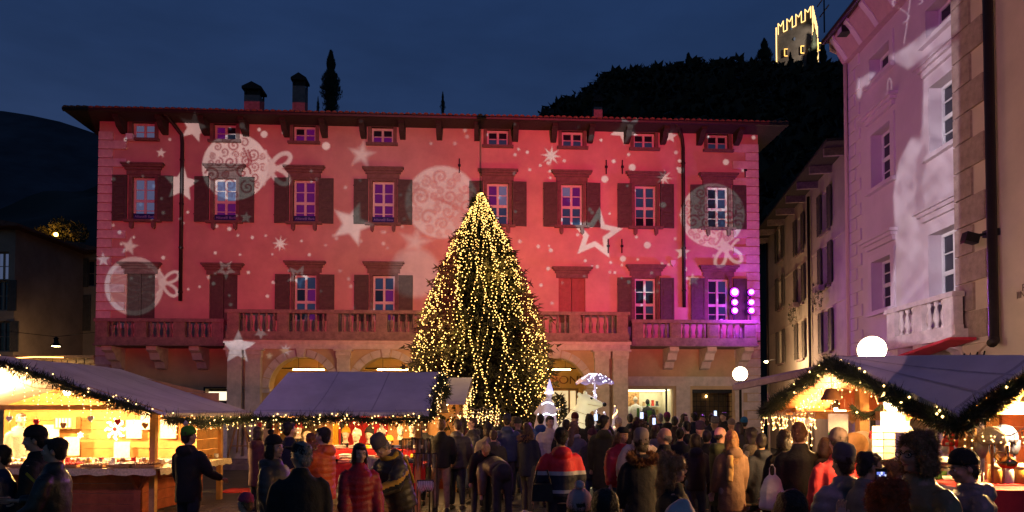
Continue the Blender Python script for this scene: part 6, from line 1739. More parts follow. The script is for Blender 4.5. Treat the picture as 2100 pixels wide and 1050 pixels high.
for i in range(10):
    c = at(1800 + (i % 2) * 24, 880 + (i // 2) * 14, 6.4)
    put('framed_tile', 'small printed tile in the %s column under the broad sign, %s from top' % (('left', 'right')[i % 2], ORD[i // 2]), 'tile', c, [('tile', MB().bx(-.045, .045, -.006, .006, -.028, .028), C_[('white', 'ivory')[i % 2]], False)], 'tiles below the broad sign', -.5)
# near corner: slotted board, earflap hats, copper pot
c = at(1992, 900, 5.45); t = item('wooden_paddle', 'tall narrow wooden paddle with carved handle at the near corner', 'paddle', c); mb = MB(); mb.prism([(-.05, -.28), (.05, -.28), (.06, -.1), (.025, .02), (.02, .14), (-.02, .14), (-.025, .02), (-.06, -.1)], -.012, .012); mb.build('blade', C_['wood'], t)
for i in range(14):
    c = at(1940 + (i % 4) * 11 + _g.uniform(-3, 3), 880 + (i // 4) * 14, 5.6)
    cn = ('red2', 'navy', 'white', 'red2', 'brown')[i % 5]
    put('felt_bird', 'small %s felt figure in the hung cluster, %s row, %s across' % ({'red2': 'red'}.get(cn, cn), ORD[i // 4], ORD[i % 4]), 'ornament', c, [('felt', MB().ell((0, 0, 0), (.032, .028, .045), 8, 6).ell((0, -.01, .05), (.022, .02, .022), 8, 5), C_[cn], True)], 'felt figures at the right stall')
def earflap(px, py, Y, m, l):
    c = at(px, py, Y); t = item('earflap_hat', l, 'hat', c)
    mb = MB(); mb.lathe([(.02, -.02), (.10, -.02), (.105, .01), (.095, .06), (.06, .105), (.015, .12)], n=16)
    for s_ in (-1, 1): mb.loft([np.array([(s_ * .085 + q * w, y, z) for q, y in ((-1, -.02), (1, -.02), (1, .02), (-1, .02))]) for z, w in ((-.01, .045), (-.08, .04), (-.13, .015))]); 
    mb.build('hat', m, t, True); s = MB()
    for s_ in (-1, 1): s.tube([(s_ * .085, 0, -.12), (s_ * .088, -.01, -.22), (s_ * .083, 0, -.32)], .010, 6)
    s.build('tie_cord', m, t, True); MB().lathe([(.012, 0), (.012, -.02 - max(0, c[2] - 1.36))], n=6).build('peg', C_['wood'], t)
earflap(2034, 905, 5.4, mat('knit_cream', (.6, .52, .42), .95, var=.2, bump=.8, bscale=60, kind='knit'), 'white earflap hat with hanging cords at the right stall'); earflap(2058, 900, 5.7, mat('knit_navy2', (.02, .03, .09), .95, var=.2, bump=.8, bscale=60, kind='knit'), 'navy earflap hat behind the white one')
c = at(2066, 948, 5.25); t = item('copper_pot', 'round copper pot with long neck on the red cloth', 'pot', c); MB().lathe([(.04, -.045), (.062, -.025), (.07, .0), (.05, .028), (.016, .05), (.011, .12), (.016, .13)], n=18).build('pot', mat('copper', (.6, .28, .1), .25, metal=.9, var=.2), t, True); MB().tube([(-.06, 0, .0), (-.10, 0, .04), (-.08, 0, .08), (-.01, 0, .07)], .008, 6).build('handle', C_['gold'], t, True)
for i in range(8):
    c = at(2040 + i * 12, 948 + (i % 3) * 4, 5.5 + .15 * (i % 2)); put('glass_jar', 'small glossy vessel on the red cloth, %s right of the earflap hat' % ORD[i], 'jar', (c[0], c[1], 1.325), [('glass', jar_b, C_[('gold', 'wood', 'white', 'orange2')[i % 4]], True), ('lid', jar_l, C_['ivory'], True)], 'vessels on the red cloth')
# small goods in the stall beside the tree
for i in range(8):
    c = (-3.6 + i * .32, 16.75, .905); put('gift_box', 'small gift box, %s along the table of the stall beside the tree' % ORD[i], 'box', c, [('box', box_b, C_[('red2', 'white', 'gold', 'orange2')[i % 4]], False), ('lid', box_l, C_['ivory'], False)], 'boxes in the stall beside the tree')

# ================================================================ light figures before the palazzo
# polar bear lantern
BY = 17.5; b0 = at(1195, 845, BY); M_bear = emat('bear_fabric', (1.0, .86, .52), .40)
bear = thing('polar_bear_lantern', 'large glowing white polar bear lantern sitting above the crowd', 'lantern', (b0[0], BY, 0))
B_ = lambda px, py, dy=0: at(px, py, BY + dy) - np.array([b0[0], BY, 0])
mb = MB()
mb.tube([B_(1168, 1000), B_(1172, 930), B_(1180, 880), B_(1189, 852), B_(1197, 834)], [.52, .58, .42, .27, .18], 18)
mb.ell(B_(1199, 823), (.21, .2, .19), 16, 12); mb.tube([B_(1202, 822), B_(1214, 826), B_(1226, 829), B_(1236, 830)], [.185, .145, .105, .07], 14); mb.tube([B_(1195, 838), B_(1208, 835), B_(1224, 835)], [.17, .13, .06], 14)
for px, s_ in ((1188, -.12), (1200, .16)): mb.ell(B_(px, 809 + (0 if s_ < 0 else -3), s_), (.07, .04, .075), 12, 8)
for dx in (-.28, .3): mb.tube([B_(1185, 890) + np.array([dx, -.2, 0]), B_(1185, 1000) + np.array([dx, -.4, 0])], [.2, .22], 12)
soft(mb, 'body', M_bear, bear, .035, None, 4)
MB().ell(B_(1238, 829.5) + np.array([.02, -.02, .0]), (.055, .06, .055), 10, 8).build('nose', M_iron, bear, True)
MB().ell(B_(1213, 817, -.165), (.04, .03, .03), 8, 6, roty(.5)).build('eye', M_iron, bear, True)
w = MB()
for px, py, r in ((1187, 866, .375), (1193, 848, .312), (1179, 888, .47)): 
    c = B_(px, py); d = np.array([.35, 0, 1.0]); d /= np.linalg.norm(d); a = np.cross(d, [0, 1, 0]); 
    w.tube([c + r * (math.cos(q) * a + math.sin(q) * np.array([0, 1, 0])) for q in np.linspace(0, 2 * PI, 25)], .008, 5)
w.tube([B_(1205, 829, -.22), B_(1220, 832, -.15), B_(1232, 833, -.07)], .008, 5)
w.build('wire_seam', M_wirew, bear)
lamp('lantern_glow', 'POINT', (0, -.9, 1.9), 9, (1, .88, .6), .3, parent=bear)
# fairy figure with pointed hat
FY = 18.0; f0 = at(1122, 845, FY); M_gauze = mat('pale_gauze', (.62, .55, .62), .7, var=.15, scale=8, bump=.4, bscale=14)
fy = thing('fairy_figure', 'pale fairy figure with glowing pointed hat and lit dress', 'figure', (f0[0], FY, 0)); F_ = lambda px, py, dy=0: at(px, py, FY + dy) - np.array([f0[0], FY, 0])
mb = MB(); mb.tube([F_(1120, 960), F_(1120, 880), F_(1121, 850), F_(1123, 828)], [.42, .34, .26, .13], 16); mb.tube([F_(1124, 826), F_(1126, 818), F_(1126, 812)], [.12, .10, .05], 12)
mb.tube([F_(1118, 822), F_(1106, 838), F_(1094, 850)], [.07, .07, .04], 10); mb.tube([F_(1130, 822), F_(1138, 842), F_(1150, 838)], [.06, .055, .03], 10)
soft(mb, 'dress', M_gauze, fy, .03, lambda c, n: c + n * (.02 * wob(c, 9))[:, None], 2)
MB().ell(F_(1126, 811), (.085, .09, .11), 12, 8).build('head', SKIN[0] if 'SKIN' in globals() else M_gauze, fy, True)
mb = MB(); mb.lathe([(.11, 0), (.075, .12), (.03, .28), (.005, .36)], F_(1127, 805), 14); mb.build('hat', emat('fairy_hat', (.62, .58, 1.0), .9), fy, True)
pts = [F_(1112 + i * 3.2, 829 - 4 * math.sin(PI * i / 7), -.3) for i in range(8)] + [F_(1104 + i * 3.6, 850 + 2 * math.sin(i), -.36) for i in range(11)] + [F_(1118 + i * 3, 806, -.14) for i in range(6)]
bulbs(pts, .022, E_bulb_w, fy)
# glowing umbrella of white lights
UY = 18.4; u0 = at(1220, 845, UY); um = thing('light_umbrella', 'glowing umbrella of white fairy lights on a slim pole', 'umbrella', (u0[0], UY, 0)); U_ = lambda px, py: at(px, py, UY) - np.array([u0[0], UY, 0])
zc = U_(1220, 788)[2]; mb = MB(); rings = []
for j in range(7):
    r = .02 + .50 * j / 6; a = np.arange(32) * 2 * PI / 32
    rings.append(np.stack([r * np.cos(a), r * np.sin(a), zc + .28 - .26 * (j / 6) ** 2 + .035 * (j / 6) * np.cos(a * 8)], 1))
mb.loft(rings, caps=False); mb.build('canopy', emat('umbrella_gauze', (.62, .50, .85), .16), um, True)
q = np.random.RandomState(9); rr = q.uniform(.1, .5, 90); aa = q.uniform(0, 2 * PI, 90); bulbs(np.stack([rr * np.cos(aa), rr * np.sin(aa), zc + .295 - .26 * (rr / .5) ** 2 + .0 * aa], 1), .014, E_bulb_w, um)
MB().tube([(0, 0, 0), (0, 0, zc + .3)], .03, 8).lathe([(.03, zc - .75), (.09, zc - .68), (.03, zc - .2)], n=10).build('pole', M_white, um, True)
bulbs([(.05 * math.cos(i * 1.3), .05 * math.sin(i * 1.3) - .02, zc - .1 - i * .045) for i in range(34)], .013, E_bulb_w, um, 'pole_bulbs')
lamp('umbrella_glow', 'POINT', (0, -.5, zc - .2), 8, (.75, .7, 1), .15, parent=um)
for i, (px, pt, Y, l) in enumerate(((1262, 833, 17.8, 'small cone of warm white bulbs right of the bear'), (1240, 846, 18.2, 'low pale cone between bear and stone pier'))):
    a = at(px, pt, Y); t = thing('light_cone', l, 'light cone', (a[0], Y, 0)); h = a[2]
    MB().lathe([(.34, 0), (.02, h)], n=14).build('cone', M_gauze, t, True); bulbs([((.34 - .32 * u) * math.cos(u * 40), (.34 - .32 * u) * math.sin(u * 40), h * u) for u in np.linspace(.3, 1, 46)], .022, E_bulb if i == 0 else E_bulb_w, t)
# small fir beside the fairy
ft = thing('small_fir', 'little fir with warm lights between fairy and bear', 'tree', tuple(at(1148, 845, 18.6) * np.array([1, 1, 0])))
q = np.random.RandomState(44); hF = at(1148, 812, 18.6)[2]; nF = 1500; u = q.uniform(.15, 1, nF); th = q.uniform(0, 2 * PI, nF); r = .62 * (1.02 - u) * q.uniform(.4, 1.1, nF)
c = np.stack([r * np.cos(th), r * np.sin(th), hF * u], 1); d = np.stack([np.cos(th), np.sin(th), q.normal(0, .4, nF)], 1); sd = np.cross(d, q.normal(size=(nF, 3))); sd /= np.linalg.norm(sd, axis=1)[:, None]
tris('crown', np.stack([c - sd * .025, c + sd * .025, c + d * .16], 1).reshape(-1, 3), M_spruce, ft); MB().tube([(0, 0, 0), (0, 0, hF * .9)], [.06, .01], 6).build('trunk', M_bark, ft)
bulbs([(.6 * (1.02 - v) * math.cos(v * 70), .6 * (1.02 - v) * math.sin(v * 70), hF * v) for v in np.linspace(.2, .98, 60)], .02, E_bulb, ft)
# shop window mannequins
for px, pt, cn, l in ((1303, 813, 'greenleaf', 'white mannequin with green accent in the lit shop window'), (1328, 818, 'black2', 'mannequin in dark and green striped jacket in the lit shop window')):
    x, z = PF.hit(px, pt, -.9); t = thing('mannequin', l, 'mannequin', tuple(PF.w(x, .9, .46)), PA, None); z -= .46
    mb = MB(); mb.ell((0, 0, z - .12), (.085, .1, .12), 10, 8); mb.tube([(0, 0, z - .25), (0, 0, z - .32)], .05, 8); mb.build('head', M_mann if cn == 'greenleaf' else C_['black2'], t, True)
    mb = MB(); mb.loft([np.stack([np.cos(np.arange(14) * PI / 7) * a, np.sin(np.arange(14) * PI / 7) * b, np.full(14, zz)], 1) for zz, a, b in ((z - 1.1, .2, .14), (z - .8, .17, .12), (z - .5, .22, .13), (z - .36, .18, .1), (z - .3, .06, .06))])
    for s_ in (-1, 1): mb.tube([(s_ * .2, 0, z - .4), (s_ * .28, 0, z - .7), (s_ * .27, -.06, z - .95)], [.07, .06, .05], 8)
    mb.build('jacket', C_['white'] if cn == 'greenleaf' else C_['black2'], t, True); MB().bx(.02 if cn == 'greenleaf' else -.06, .12, -.16, -.13, z - 1.0, z - .45).build('accent_panel', C_['greenleaf'], t); MB().lathe([(.2, 0), (.2, .02), (.03, .03), (.03, z - 1.05)], n=12).build('stand', M_iron, t)
# easel, banner stand, bicycle, bag
c = at(490, 910, 22.7); t = thing('easel', 'wooden A frame easel on the paving left of the middle stall', 'easel', (c[0], c[1], .32)); mb = MB()
for s_ in (-1, 1): mb.bar((s_ * .38, 0, 0.03), (s_ * .06, .1, 1.45), .06, .04); mb.bar((s_ * .3, .55, .03), (s_ * .05, .12, 1.4), .05, .03)
mb.bar((-.3, -.02, .45), (.3, -.02, .45), .05, .04); mb.build('frame', C_['wood'], t)
c = at(452, 900, 22.6); t = thing('banner_stand', 'pale roll up banner stand with green panel beside the easel', 'banner', (c[0], c[1], .32)); MB().bx(-.22, .22, -.01, .01, .05, 1.75).build('sheet', C_['white'], t); MB().bx(-.2, .2, -.016, -.011, 1.2, 1.7).build('green_panel', mat('lime_print', (.3, .42, .04), .6), t); MB().bx(-.25, .25, -.1, .1, 0, .05).build('foot', M_iron, t); MB().bx(-.14, .1, -.016, -.011, .6, .75).build('dark_print', C_['navy'], t)
bc = at(1577, 985, 8.9); bk = thing('bicycle', 'parked black bicycle behind the woman in tweed by the right stall', 'bicycle', (bc[0], bc[1], 0), math.radians(12))
mb = MB(); 
for wx_ in (0, 1.05):
    w_ = thing('wheel', '', ''); [w_.__delitem__(k_) for k_ in ('label', 'category')]; w_.parent = bk; w_.location = (wx_ - .1, 0, .345)
    MB().tube([(.33 * math.cos(a), 0, .33 * math.sin(a)) for a in np.linspace(0, 2 * PI, 37)], .018, 6).build('tyre', M_iron, w_, True); MB().tube([(.30 * math.cos(a), 0, .30 * math.sin(a)) for a in np.linspace(0, 2 * PI, 37)], .009, 6).build('rim', mat('chrome', (.5, .5, .5), .25, metal=1, var=0), w_, True)
    s = MB(); [s.bar((0, .02 * (-1) ** i, 0), (.3 * math.cos(i * PI / 9), 0, .3 * math.sin(i * PI / 9)), .004, .004) for i in range(18)]; s.build('spokes', MATS['chrome'], w_)
mb.tube([(-.1, 0, .345), (.32, 0, .34), (.22, 0, .86)], .016, 6); mb.tube([(.32, 0, .34), (.78, 0, .80), (.24, 0, .78)], .018, 6); mb.tube([(-.1, .06, .345), (.24, 0, .78)], .010, 6); mb.tube([(.95, 0, .345), (.80, 0, .72), (.76, 0, 1.0)], .016, 6); mb.build('frame', M_iron, bk, True)
MB().tube([(.74, -.3, 1.02), (.80, -.12, 1.05), (.76, 0, 1.0), (.80, .12, 1.05), (.74, .3, 1.02)], .013, 6).build('handlebar', MATS['chrome'], bk, True); MB().box((.2, 0, .9), (.26, .14, .06), taper=.7).build('saddle', M_iron, bk); MB().bx(-.3, .1, -.07, .07, .70, .715).build('carrier', MATS['chrome'], bk)
# ================================================================ people
SKIN = [mat('skin_light', (.52, .32, .23), .5, var=.08, scale=20, bump=.08, bscale=140), mat('skin_tan', (.42, .25, .16), .5, var=.08, scale=20, bump=.08, bscale=140), mat('skin_ruddy', (.52, .27, .19), .5, var=.1, scale=20, bump=.08, bscale=140)]
M_eye = mat('eye_white', (.6, .58, .55), .2, var=0); M_iris = mat('iris', (.03, .02, .015), .15, var=0); M_lip = mat('lips', (.38, .13, .11), .5, var=0)
M_shoe = mat('dark_shoes', (.03, .027, .025), .5, var=.2); M_sole = mat('pale_shoes', (.5, .48, .45), .6)
M_gold = mat('spectacle_frame', (.05, .04, .03), .3, metal=.6, var=0)
def cloth(col, kind='plain'):
    k = 'cloth_%s_%02d_%02d_%02d' % (kind, *[int(c * 99) for c in col])
    if kind == 'puffer': return mat(k, col, .42, var=.15, scale=10, bump=.25, bscale=60)
    if kind == 'knit': return mat(k, col, .95, var=.15, scale=9, bump=.45, bscale=55, kind='knit')
    if kind == 'leather': return mat(k, col, .38, var=.25, scale=9, bump=.25, bscale=45, spec=.5)
    if kind == 'denim': return mat(k, col, .85, var=.35, scale=7, bump=.25, bscale=150)
    if kind == 'fur': return mat(k, col, .9, var=.4, scale=25)
    if kind == 'tweed': return mat(k, col, .95, var=.5, scale=80, bump=.3, bscale=120)
    return mat(k, col, .8, var=.2, scale=9, bump=.3, bscale=40)
def hairm(col): return mat('hair_%02d_%02d_%02d' % tuple(int(c * 99) for c in col), col, .5, var=.5, scale=30, bump=.5, bscale=90)
BLACKH, BROWNH, DKBR, BLOND, GREYH, GINGER, LTBR = (.012, .009, .008), (.07, .038, .02), (.03, .018, .012), (.42, .25, .10), (.25, .22, .2), (.36, .06, .014), (.2, .11, .05)
PEOPLE = {}
def person(name_key, label, px, py, Y, rz, female=False, hair=('short', DKBR), hat=None, jacket=((.02, .02, .025), 'plain', .80), trousers=((.02, .02, .03), 'denim'),
           lean=0, yaw=0, pitch=0, aL=(8, 7, 18, 0), aR=(8, 7, 18, 0), legs=(3, -3), hood=None, fur=None, scarf=None, skin=0, glasses=False, h=None, dtop=0.0, bulk=1.0, detail=None, zones=None, zoff=0.0, shoes=None, group=None, jmat=None, tip=False):
    p = at(px, py, Y); top = p[2] - zoff - dtop
    k = (h if h else max(.9, min(1.88, top))) / 1.75
    near = detail if detail is not None else (Y < 9.5)
    t = thing('person', label, 'person', (p[0], Y, .018 + zoff), math.radians(rz), group)
    hip = np.array([0, 0, .92 * k]); RL = rotx(math.radians(lean))
    nk = np.array([0, 0, 1.47 * k]); RH = rotz(math.radians(yaw)) @ rotx(math.radians(pitch))
    T = lambda q: hip + RL @ (np.array(q, float) - hip)
    TH = lambda q: T(nk + RH @ (np.array(q, float) - nk))
    RHt = RL @ RH
    def ring(z, rx, ry, yo=0.0, n=16, f=T):
        a = np.arange(n) * 2 * PI / n
        pts = np.stack([np.cos(a) * rx * k, np.sin(a) * ry * k + yo * k, np.full(n, z * k)], 1)
        return np.array([f(q) for q in pts])
    sw = .165 if female else .185
    # ---- joints
    arms = {}
    for s_, (pi_, ab, el, inn) in ((1, aL), (-1, aR)):
        pi_, ab, el, inn = [math.radians(v) for v in (pi_, ab, el, inn)]
        S = np.array([s_ * sw * k, 0, 1.385 * k])
        u = np.array([s_ * math.sin(ab), -math.sin(pi_) * math.cos(ab), -math.cos(pi_) * math.cos(ab)])
        E = S + u * .285 * k
        f_ = np.array([s_ * (math.sin(ab) * .4 - math.sin(inn)), -math.sin(pi_ + el), -math.cos(pi_ + el)]); f_ /= np.linalg.norm(f_)
        W = E + f_ * .25 * k
        S, E, W = T(S), T(E), T(W); arms[s_] = (S, E, W, (W - E) / np.linalg.norm(W - E))
    legj = {}
    for s_, lp in ((1, legs[0]), (-1, legs[1])):
        a = math.radians(lp); H = np.array([s_ * .09 * k, 0, .90 * k])
        K = H + np.array([s_ * .012, -math.sin(a) * .43 * k, -math.cos(a) * .43 * k]); b = a * .2 - math.radians(abs(lp) * .5)
        A = K + np.array([s_ * .008, -math.sin(b) * .40 * k, 0]); A[2] = .075 * k
        legj[s_] = (H, K, A)
    # ---- body: one continuous figure
    mb = MB()
    mb.loft([ring(.82, .15, .11), ring(.92, .165, .12), ring(1.05, .14, .105), ring(1.2, .155, .115), ring(1.34, .17, .11), ring(1.42, .14, .085), ring(1.47, .065, .062), ring(1.49, .055, .055)])
    mb.tube([T((0, .012 * k, 1.42 * k)), TH((0, .01 * k, 1.50 * k)), TH((0, .0, 1.58 * k))], [.060 * k, .055 * k, .055 * k], 12)
    e_ = lambda c, r: mb.ell(TH(np.array(c) * k), [v * k for v in r], 16, 12, RHt)
    e_((0, .012, 1.655), (.074, .094, .094)); e_((0, -.018, 1.615), (.062, .074, .092)); e_((0, -.035, 1.563), (.043, .048, .040)); e_((0, -.070, 1.545), (.022, .020, .017))
    e_((0, -.078, 1.658), (.050, .016, .016))
    mb.tube([TH(np.array(q) * k) for q in ((0, -.084, 1.650), (0, -.100, 1.622), (0, -.110, 1.607))], [.009 * k, .0135 * k, .017 * k], 8)
    for s_ in (-1, 1):
        e_((s_ * .037, -.062, 1.603), (.024, .022, .022)); e_((s_ * .076, .012, 1.622), (.012, .020, .033)); e_((s_ * .011, -.098, 1.604), (.011, .012, .009))
    e_((0, -.083, 1.577), (.024, .012, .008)); e_((0, -.081, 1.567), (.020, .012, .007))
    ex = MB()
    for s_ in (1, -1):
        S, E, W, fd = arms[s_]
        mb.tube([S, S + (E - S) * .3, E, E + (W - E) * .3, W], [.055 * k, .048 * k, .038 * k, .038 * k, .026 * k], 10)
        hand = W + fd * .055 * k
        lat = np.cross(fd, RL @ np.array([0, -1.0, 0])); lat = lat / (np.linalg.norm(lat) + 1e-6) if np.linalg.norm(lat) > .2 else np.array([1.0, 0, 0])
        nrm = np.cross(lat, fd)
        mb.tube([W, W + fd * .03 * k, hand, W + fd * .09 * k], [.025 * k, .034 * k, .040 * k, .033 * k], 10, flat=.55)
        if near:
            for i, (o_, L_) in enumerate(((-.027, .065), (-.009, .075), (.009, .070), (.026, .055))):
                b0 = W + fd * .082 * k + lat * o_ * k; cu = -nrm * (1 if s_ > 0 else 1)
                ex.tube([b0 - fd * .02 * k, b0 + fd * L_ * .35 * k, b0 + fd * L_ * .7 * k + cu * .012 * k, b0 + fd * L_ * .9 * k + cu * .032 * k], [.0095 * k, .009 * k, .008 * k, .006 * k], 6)
            b0 = W + fd * .03 * k - lat * .028 * k * s_
            ex.tube([b0, b0 + fd * .03 * k - lat * .022 * k * s_, b0 + fd * .055 * k - lat * .024 * k * s_ + nrm * -.012 * k], [.012 * k, .0105 * k, .008 * k], 6)
        H, K, A = legj[s_]
        mb.tube([H, H + (K - H) * .4, K, K + (A - K) * .35, A], [.085 * k, .078 * k, .052 * k, .052 * k, .036 * k], 10)
        mb.ell(A + np.array([0, -.05, -.04]) * k, (.04 * k, .11 * k, .035 * k), 10, 6)
    body = soft(mb, 'body', SKIN[skin], t, (.0115 if near else .02) * max(k, .8), None, 1, {'extra': ex} if near else None)
    # ---- face pieces
    if near or abs(((rz + yaw) + 180) % 360 - 180) < 120:
        for s_ in (-1, 1):
            o = MB().ell(TH(np.array((s_ * .030, -.0795, 1.634)) * k), [v * k for v in (.0135, .009, .0085)], 10, 6, RHt).build('eye', M_eye, t, True)
            MB().ell(TH(np.array((s_ * .030, -.0872, 1.634)) * k), [v * k for v in (.0065, .003, .0065)], 8, 6, RHt).build('iris', M_iris, o, True)
            hm = hairm(hair[1] if hair else DKBR)
            MB().tube([TH(np.array(q) * k) for q in ((s_ * .013, -.092, 1.655), (s_ * .03, -.0925, 1.661), (s_ * .048, -.080, 1.655))], [.004 * k, .005 * k, .003 * k], 6).build('eyebrow', hm, t, True)
        MB().tube([TH(np.array(q) * k) for q in ((-.024, -.083, 1.573), (-.01, -.0955, 1.5755), (0, -.0965, 1.573), (.01, -.0955, 1.5755), (.024, -.083, 1.573))], [.002 * k, .0055 * k, .0058 * k, .0055 * k, .002 * k], 6).build('mouth', M_lip, t, True)
    if glasses:
        g = MB()
        for s_ in (-1, 1):
            g.tube([TH(np.array((s_ * .032 + .026 * math.cos(a), -.098, 1.636 + .019 * math.sin(a))) * k) for a in np.linspace(0, 2 * PI, 13)], .0028 * k, 5)
            g.tube([TH(np.array(q) * k) for q in ((s_ * .058, -.096, 1.64), (s_ * .08, -.0, 1.642))], .0028 * k, 5)
        g.tube([TH(np.array(q) * k) for q in ((-.008, -.1, 1.64), (.008, -.1, 1.64))], .0028 * k, 5)
        g.build('glasses', M_gold, t)
    # ---- hair
    if hair:
        st, hc = hair; hb = MB(); he = lambda c, r: hb.ell(TH(np.array(c) * k), [v * k for v in r], 14, 10, RHt); amp, fr = .005, 55
        if st != 'bald':
            he((0, .026, 1.678), (.081, .093, .083)); he((0, .055, 1.61), (.068, .052, .075)); he((0, -.030, 1.712), (.060, .055, .036))
            for s_ in (-1, 1): he((s_ * .066, .022, 1.655), (.018, .045, .05))
        else:
            he((0, .062, 1.61), (.066, .044, .055))
            for s_ in (-1, 1): he((s_ * .067, .03, 1.625), (.014, .04, .035))
        if st in ('bob', 'long', 'curly', 'pony'):
            n_ = .09 if st != 'pony' else .02
            if st != 'pony':
                for s_ in (-1, 1): he((s_ * .070, .008, 1.61), (.026, .060, .085)); he((s_ * .072, .0, 1.55), (.024, .045, .06))
                he((0, .066, 1.575), (.078, .045, .10))
        if st == 'long':
            hb.loft([ring(z, a, b, y, 12, TH) for z, a, b, y in ((1.62, .08, .04, .07), (1.52, .095, .04, .085), (1.40, .10, .035, .115), (1.30, .08, .028, .125), (1.25, .03, .012, .125))])
        if st == 'pony': hb.tube([TH(np.array(q) * k) for q in ((0, .1, 1.70), (0, .14, 1.66), (0, .13, 1.55), (0, .12, 1.45))], [.02 * k, .035 * k, .03 * k, .01 * k], 8)
        if st == 'bun': hb.ell(TH(np.array((0, .105, 1.70)) * k), .042 * k, 10, 8)
        if st == 'curly':
            he((0, .024, 1.682), (.095, .104, .088)); amp, fr = .015, 50
            for s_ in (-1, 1): he((s_ * .076, .022, 1.60), (.028, .055, .08))
        if st == 'bigcurly':
            he((0, .025, 1.665), (.108, .115, .108)); amp, fr = .022, 42
            for s_ in (-1, 1): he((s_ * .086, .03, 1.555), (.038, .06, .09))
            he((0, .085, 1.52), (.09, .05, .12))
        soft(hb, 'hair', hairm(hc), t, (.010 if near else .018), lambda c, n, a=amp, f=fr: c + n * (a * wob(c * np.array([1, 1, .45]), f) + a * .5 * wob(c * np.array([1, 1, .5]), f * 2.3))[:, None], 1, {'tuft': (6500 if 'curly' in st else 1500, (.028 if 'curly' in st else .022) * k, 'curly' in st, (RL @ RH))} if near else None)
    # ---- hat
    if hat:
        hs, hcol = hat[0], hat[1]; hm = cloth(hcol, 'knit'); c0 = TH(np.array((0, .008, 1.672)) * k); Rb = RHt @ rotx(math.radians(-12))
        hb = MB()
        if hs in ('beanie', 'pom', 'slouch'):
            P = [(.02, .0), (.082, .0), (.094, .006), (.096, .03), (.092, .048), (.090, .05), (.088, .07), (.074, .10), (.045, .124), (.012, .132)]
            if hs == 'slouch': P = P[:6] + [(.094, .07), (.092, .11), (.070, .150), (.03, .165)]
            hb.lathe([(r * k, (z - .012) * k) for r, z in P], c0, 22, Rb, sx=.93, sy=1.12)
            o = hb.build('hat', hm, t, True)
            if hs == 'pom':
                pm = MB(); pm.ell(c0 + Rb @ np.array([0, .01, .148]) * k, .036 * k, 10, 8); soft(pm, 'pompom', cloth(hat[2] if len(hat) > 2 else hcol, 'fur'), o, .010, lambda c, n: c + n * (.009 * wob(c, 110))[:, None], 0)
        if hs == 'cap':
            hb.lathe([(r * k, z * k) for r, z in [(.02, -.01), (.088, -.01), (.092, .0), (.092, .03), (.078, .065), (.04, .082), (.01, .085)]], c0, 20, Rb, sx=.93, sy=1.12)
            hb.box(c0 + Rb @ np.array([0, -.125, -.0]) * k, (.13 * k, .075 * k, .012 * k), Rb); hb.build('hat', cloth(hcol, 'tweed'), t, True)
    # ---- jacket
    jc, jk, hem = jacket; jm = jmat or cloth(jc, jk); th_ = (.042 if jk == 'puffer' else .026) * bulk; b_ = bulk
    jb = MB()
    cs = 1.0 if not female else .93
    R_ = [(hem, .158 * cs + th_ + (.035 if hem < .65 else .0), .125 + th_), (max(hem + .06, .90), .165 * cs + th_, .125 + th_), (1.06, .150 * cs + th_, .115 + th_), (1.2, .168 * cs + th_, .122 + th_), (1.34, .182 * cs + th_ * .8, .118 + th_), (1.41, .155 * cs + th_ * .6, .095 + th_ * .7), (1.455, .095, .090), (1.50, .083, .083)]
    jb.loft([ring(*r) for r in R_])
    for s_ in (1, -1):
        S, E, W, fd = arms[s_]
        a = th_ * 1.0
        jb.tube([S + (np.array(T((0, 0, 1.39 * k))) - S) * .25, S + (E - S) * .12, S + (E - S) * .55, E, E + (W - E) * .5, W - fd * .005], [(.055 + a * .5) * k, (.056 + a * .55) * k, (.053 + a) * k, (.048 + a) * k, (.044 + a * .8) * k, (.036 + a * .6) * k], 12)
    if hood == 'down':
        jb.ell(T(np.array((0, .105, 1.44)) * k), (.125 * k, .07 * k, .085 * k), 14, 8, RL); jb.ell(T(np.array((0, .02, 1.475)) * k), (.115 * k, .10 * k, .05 * k), 14, 8, RL)
    if hood == 'up':
        jb.ell(TH(np.array((0, .045, 1.655)) * k), (.108 * k, .115 * k, .125 * k), 16, 10, RHt); jb.ell(TH(np.array((0, .04, 1.55)) * k), (.10 * k, .10 * k, .09 * k), 16, 10, RHt)
        if tip: jb.tube([TH(np.array(q_) * k) for q_ in ((0, .05, 1.70), (-.02, .07, 1.77), (-.03, .085, 1.80))], [.09 * k, .05 * k, .018 * k], 10)
    if hood == 'collar': jb.ell(T(np.array((0, .005, 1.485)) * k), (.088 * k, .088 * k, .055 * k), 14, 8, RL)
    ax = RL @ np.array([0, 0, 1.0])
    def jpost(c, n, jk=jk, k=k, ax=ax):
        d = .006 * wob(c, 17) + .0035 * wob(c, 41)
        if jk == 'puffer':
            w = (c @ ax) / .078 + .28 * wob(c, 11)
            d = d + .0095 * (np.abs(np.sin(PI * w)) ** .6 - .6)
        return c + n * d[:, None]
    exd = {'zones': zones, 'ax': ax, 'k': k, 'hip': hip} if zones else None
    jo = soft(jb, 'jacket', [jm] + [z[2] for z in zones] if zones else jm, t, .0165 if near else .024, jpost, 2, exd)
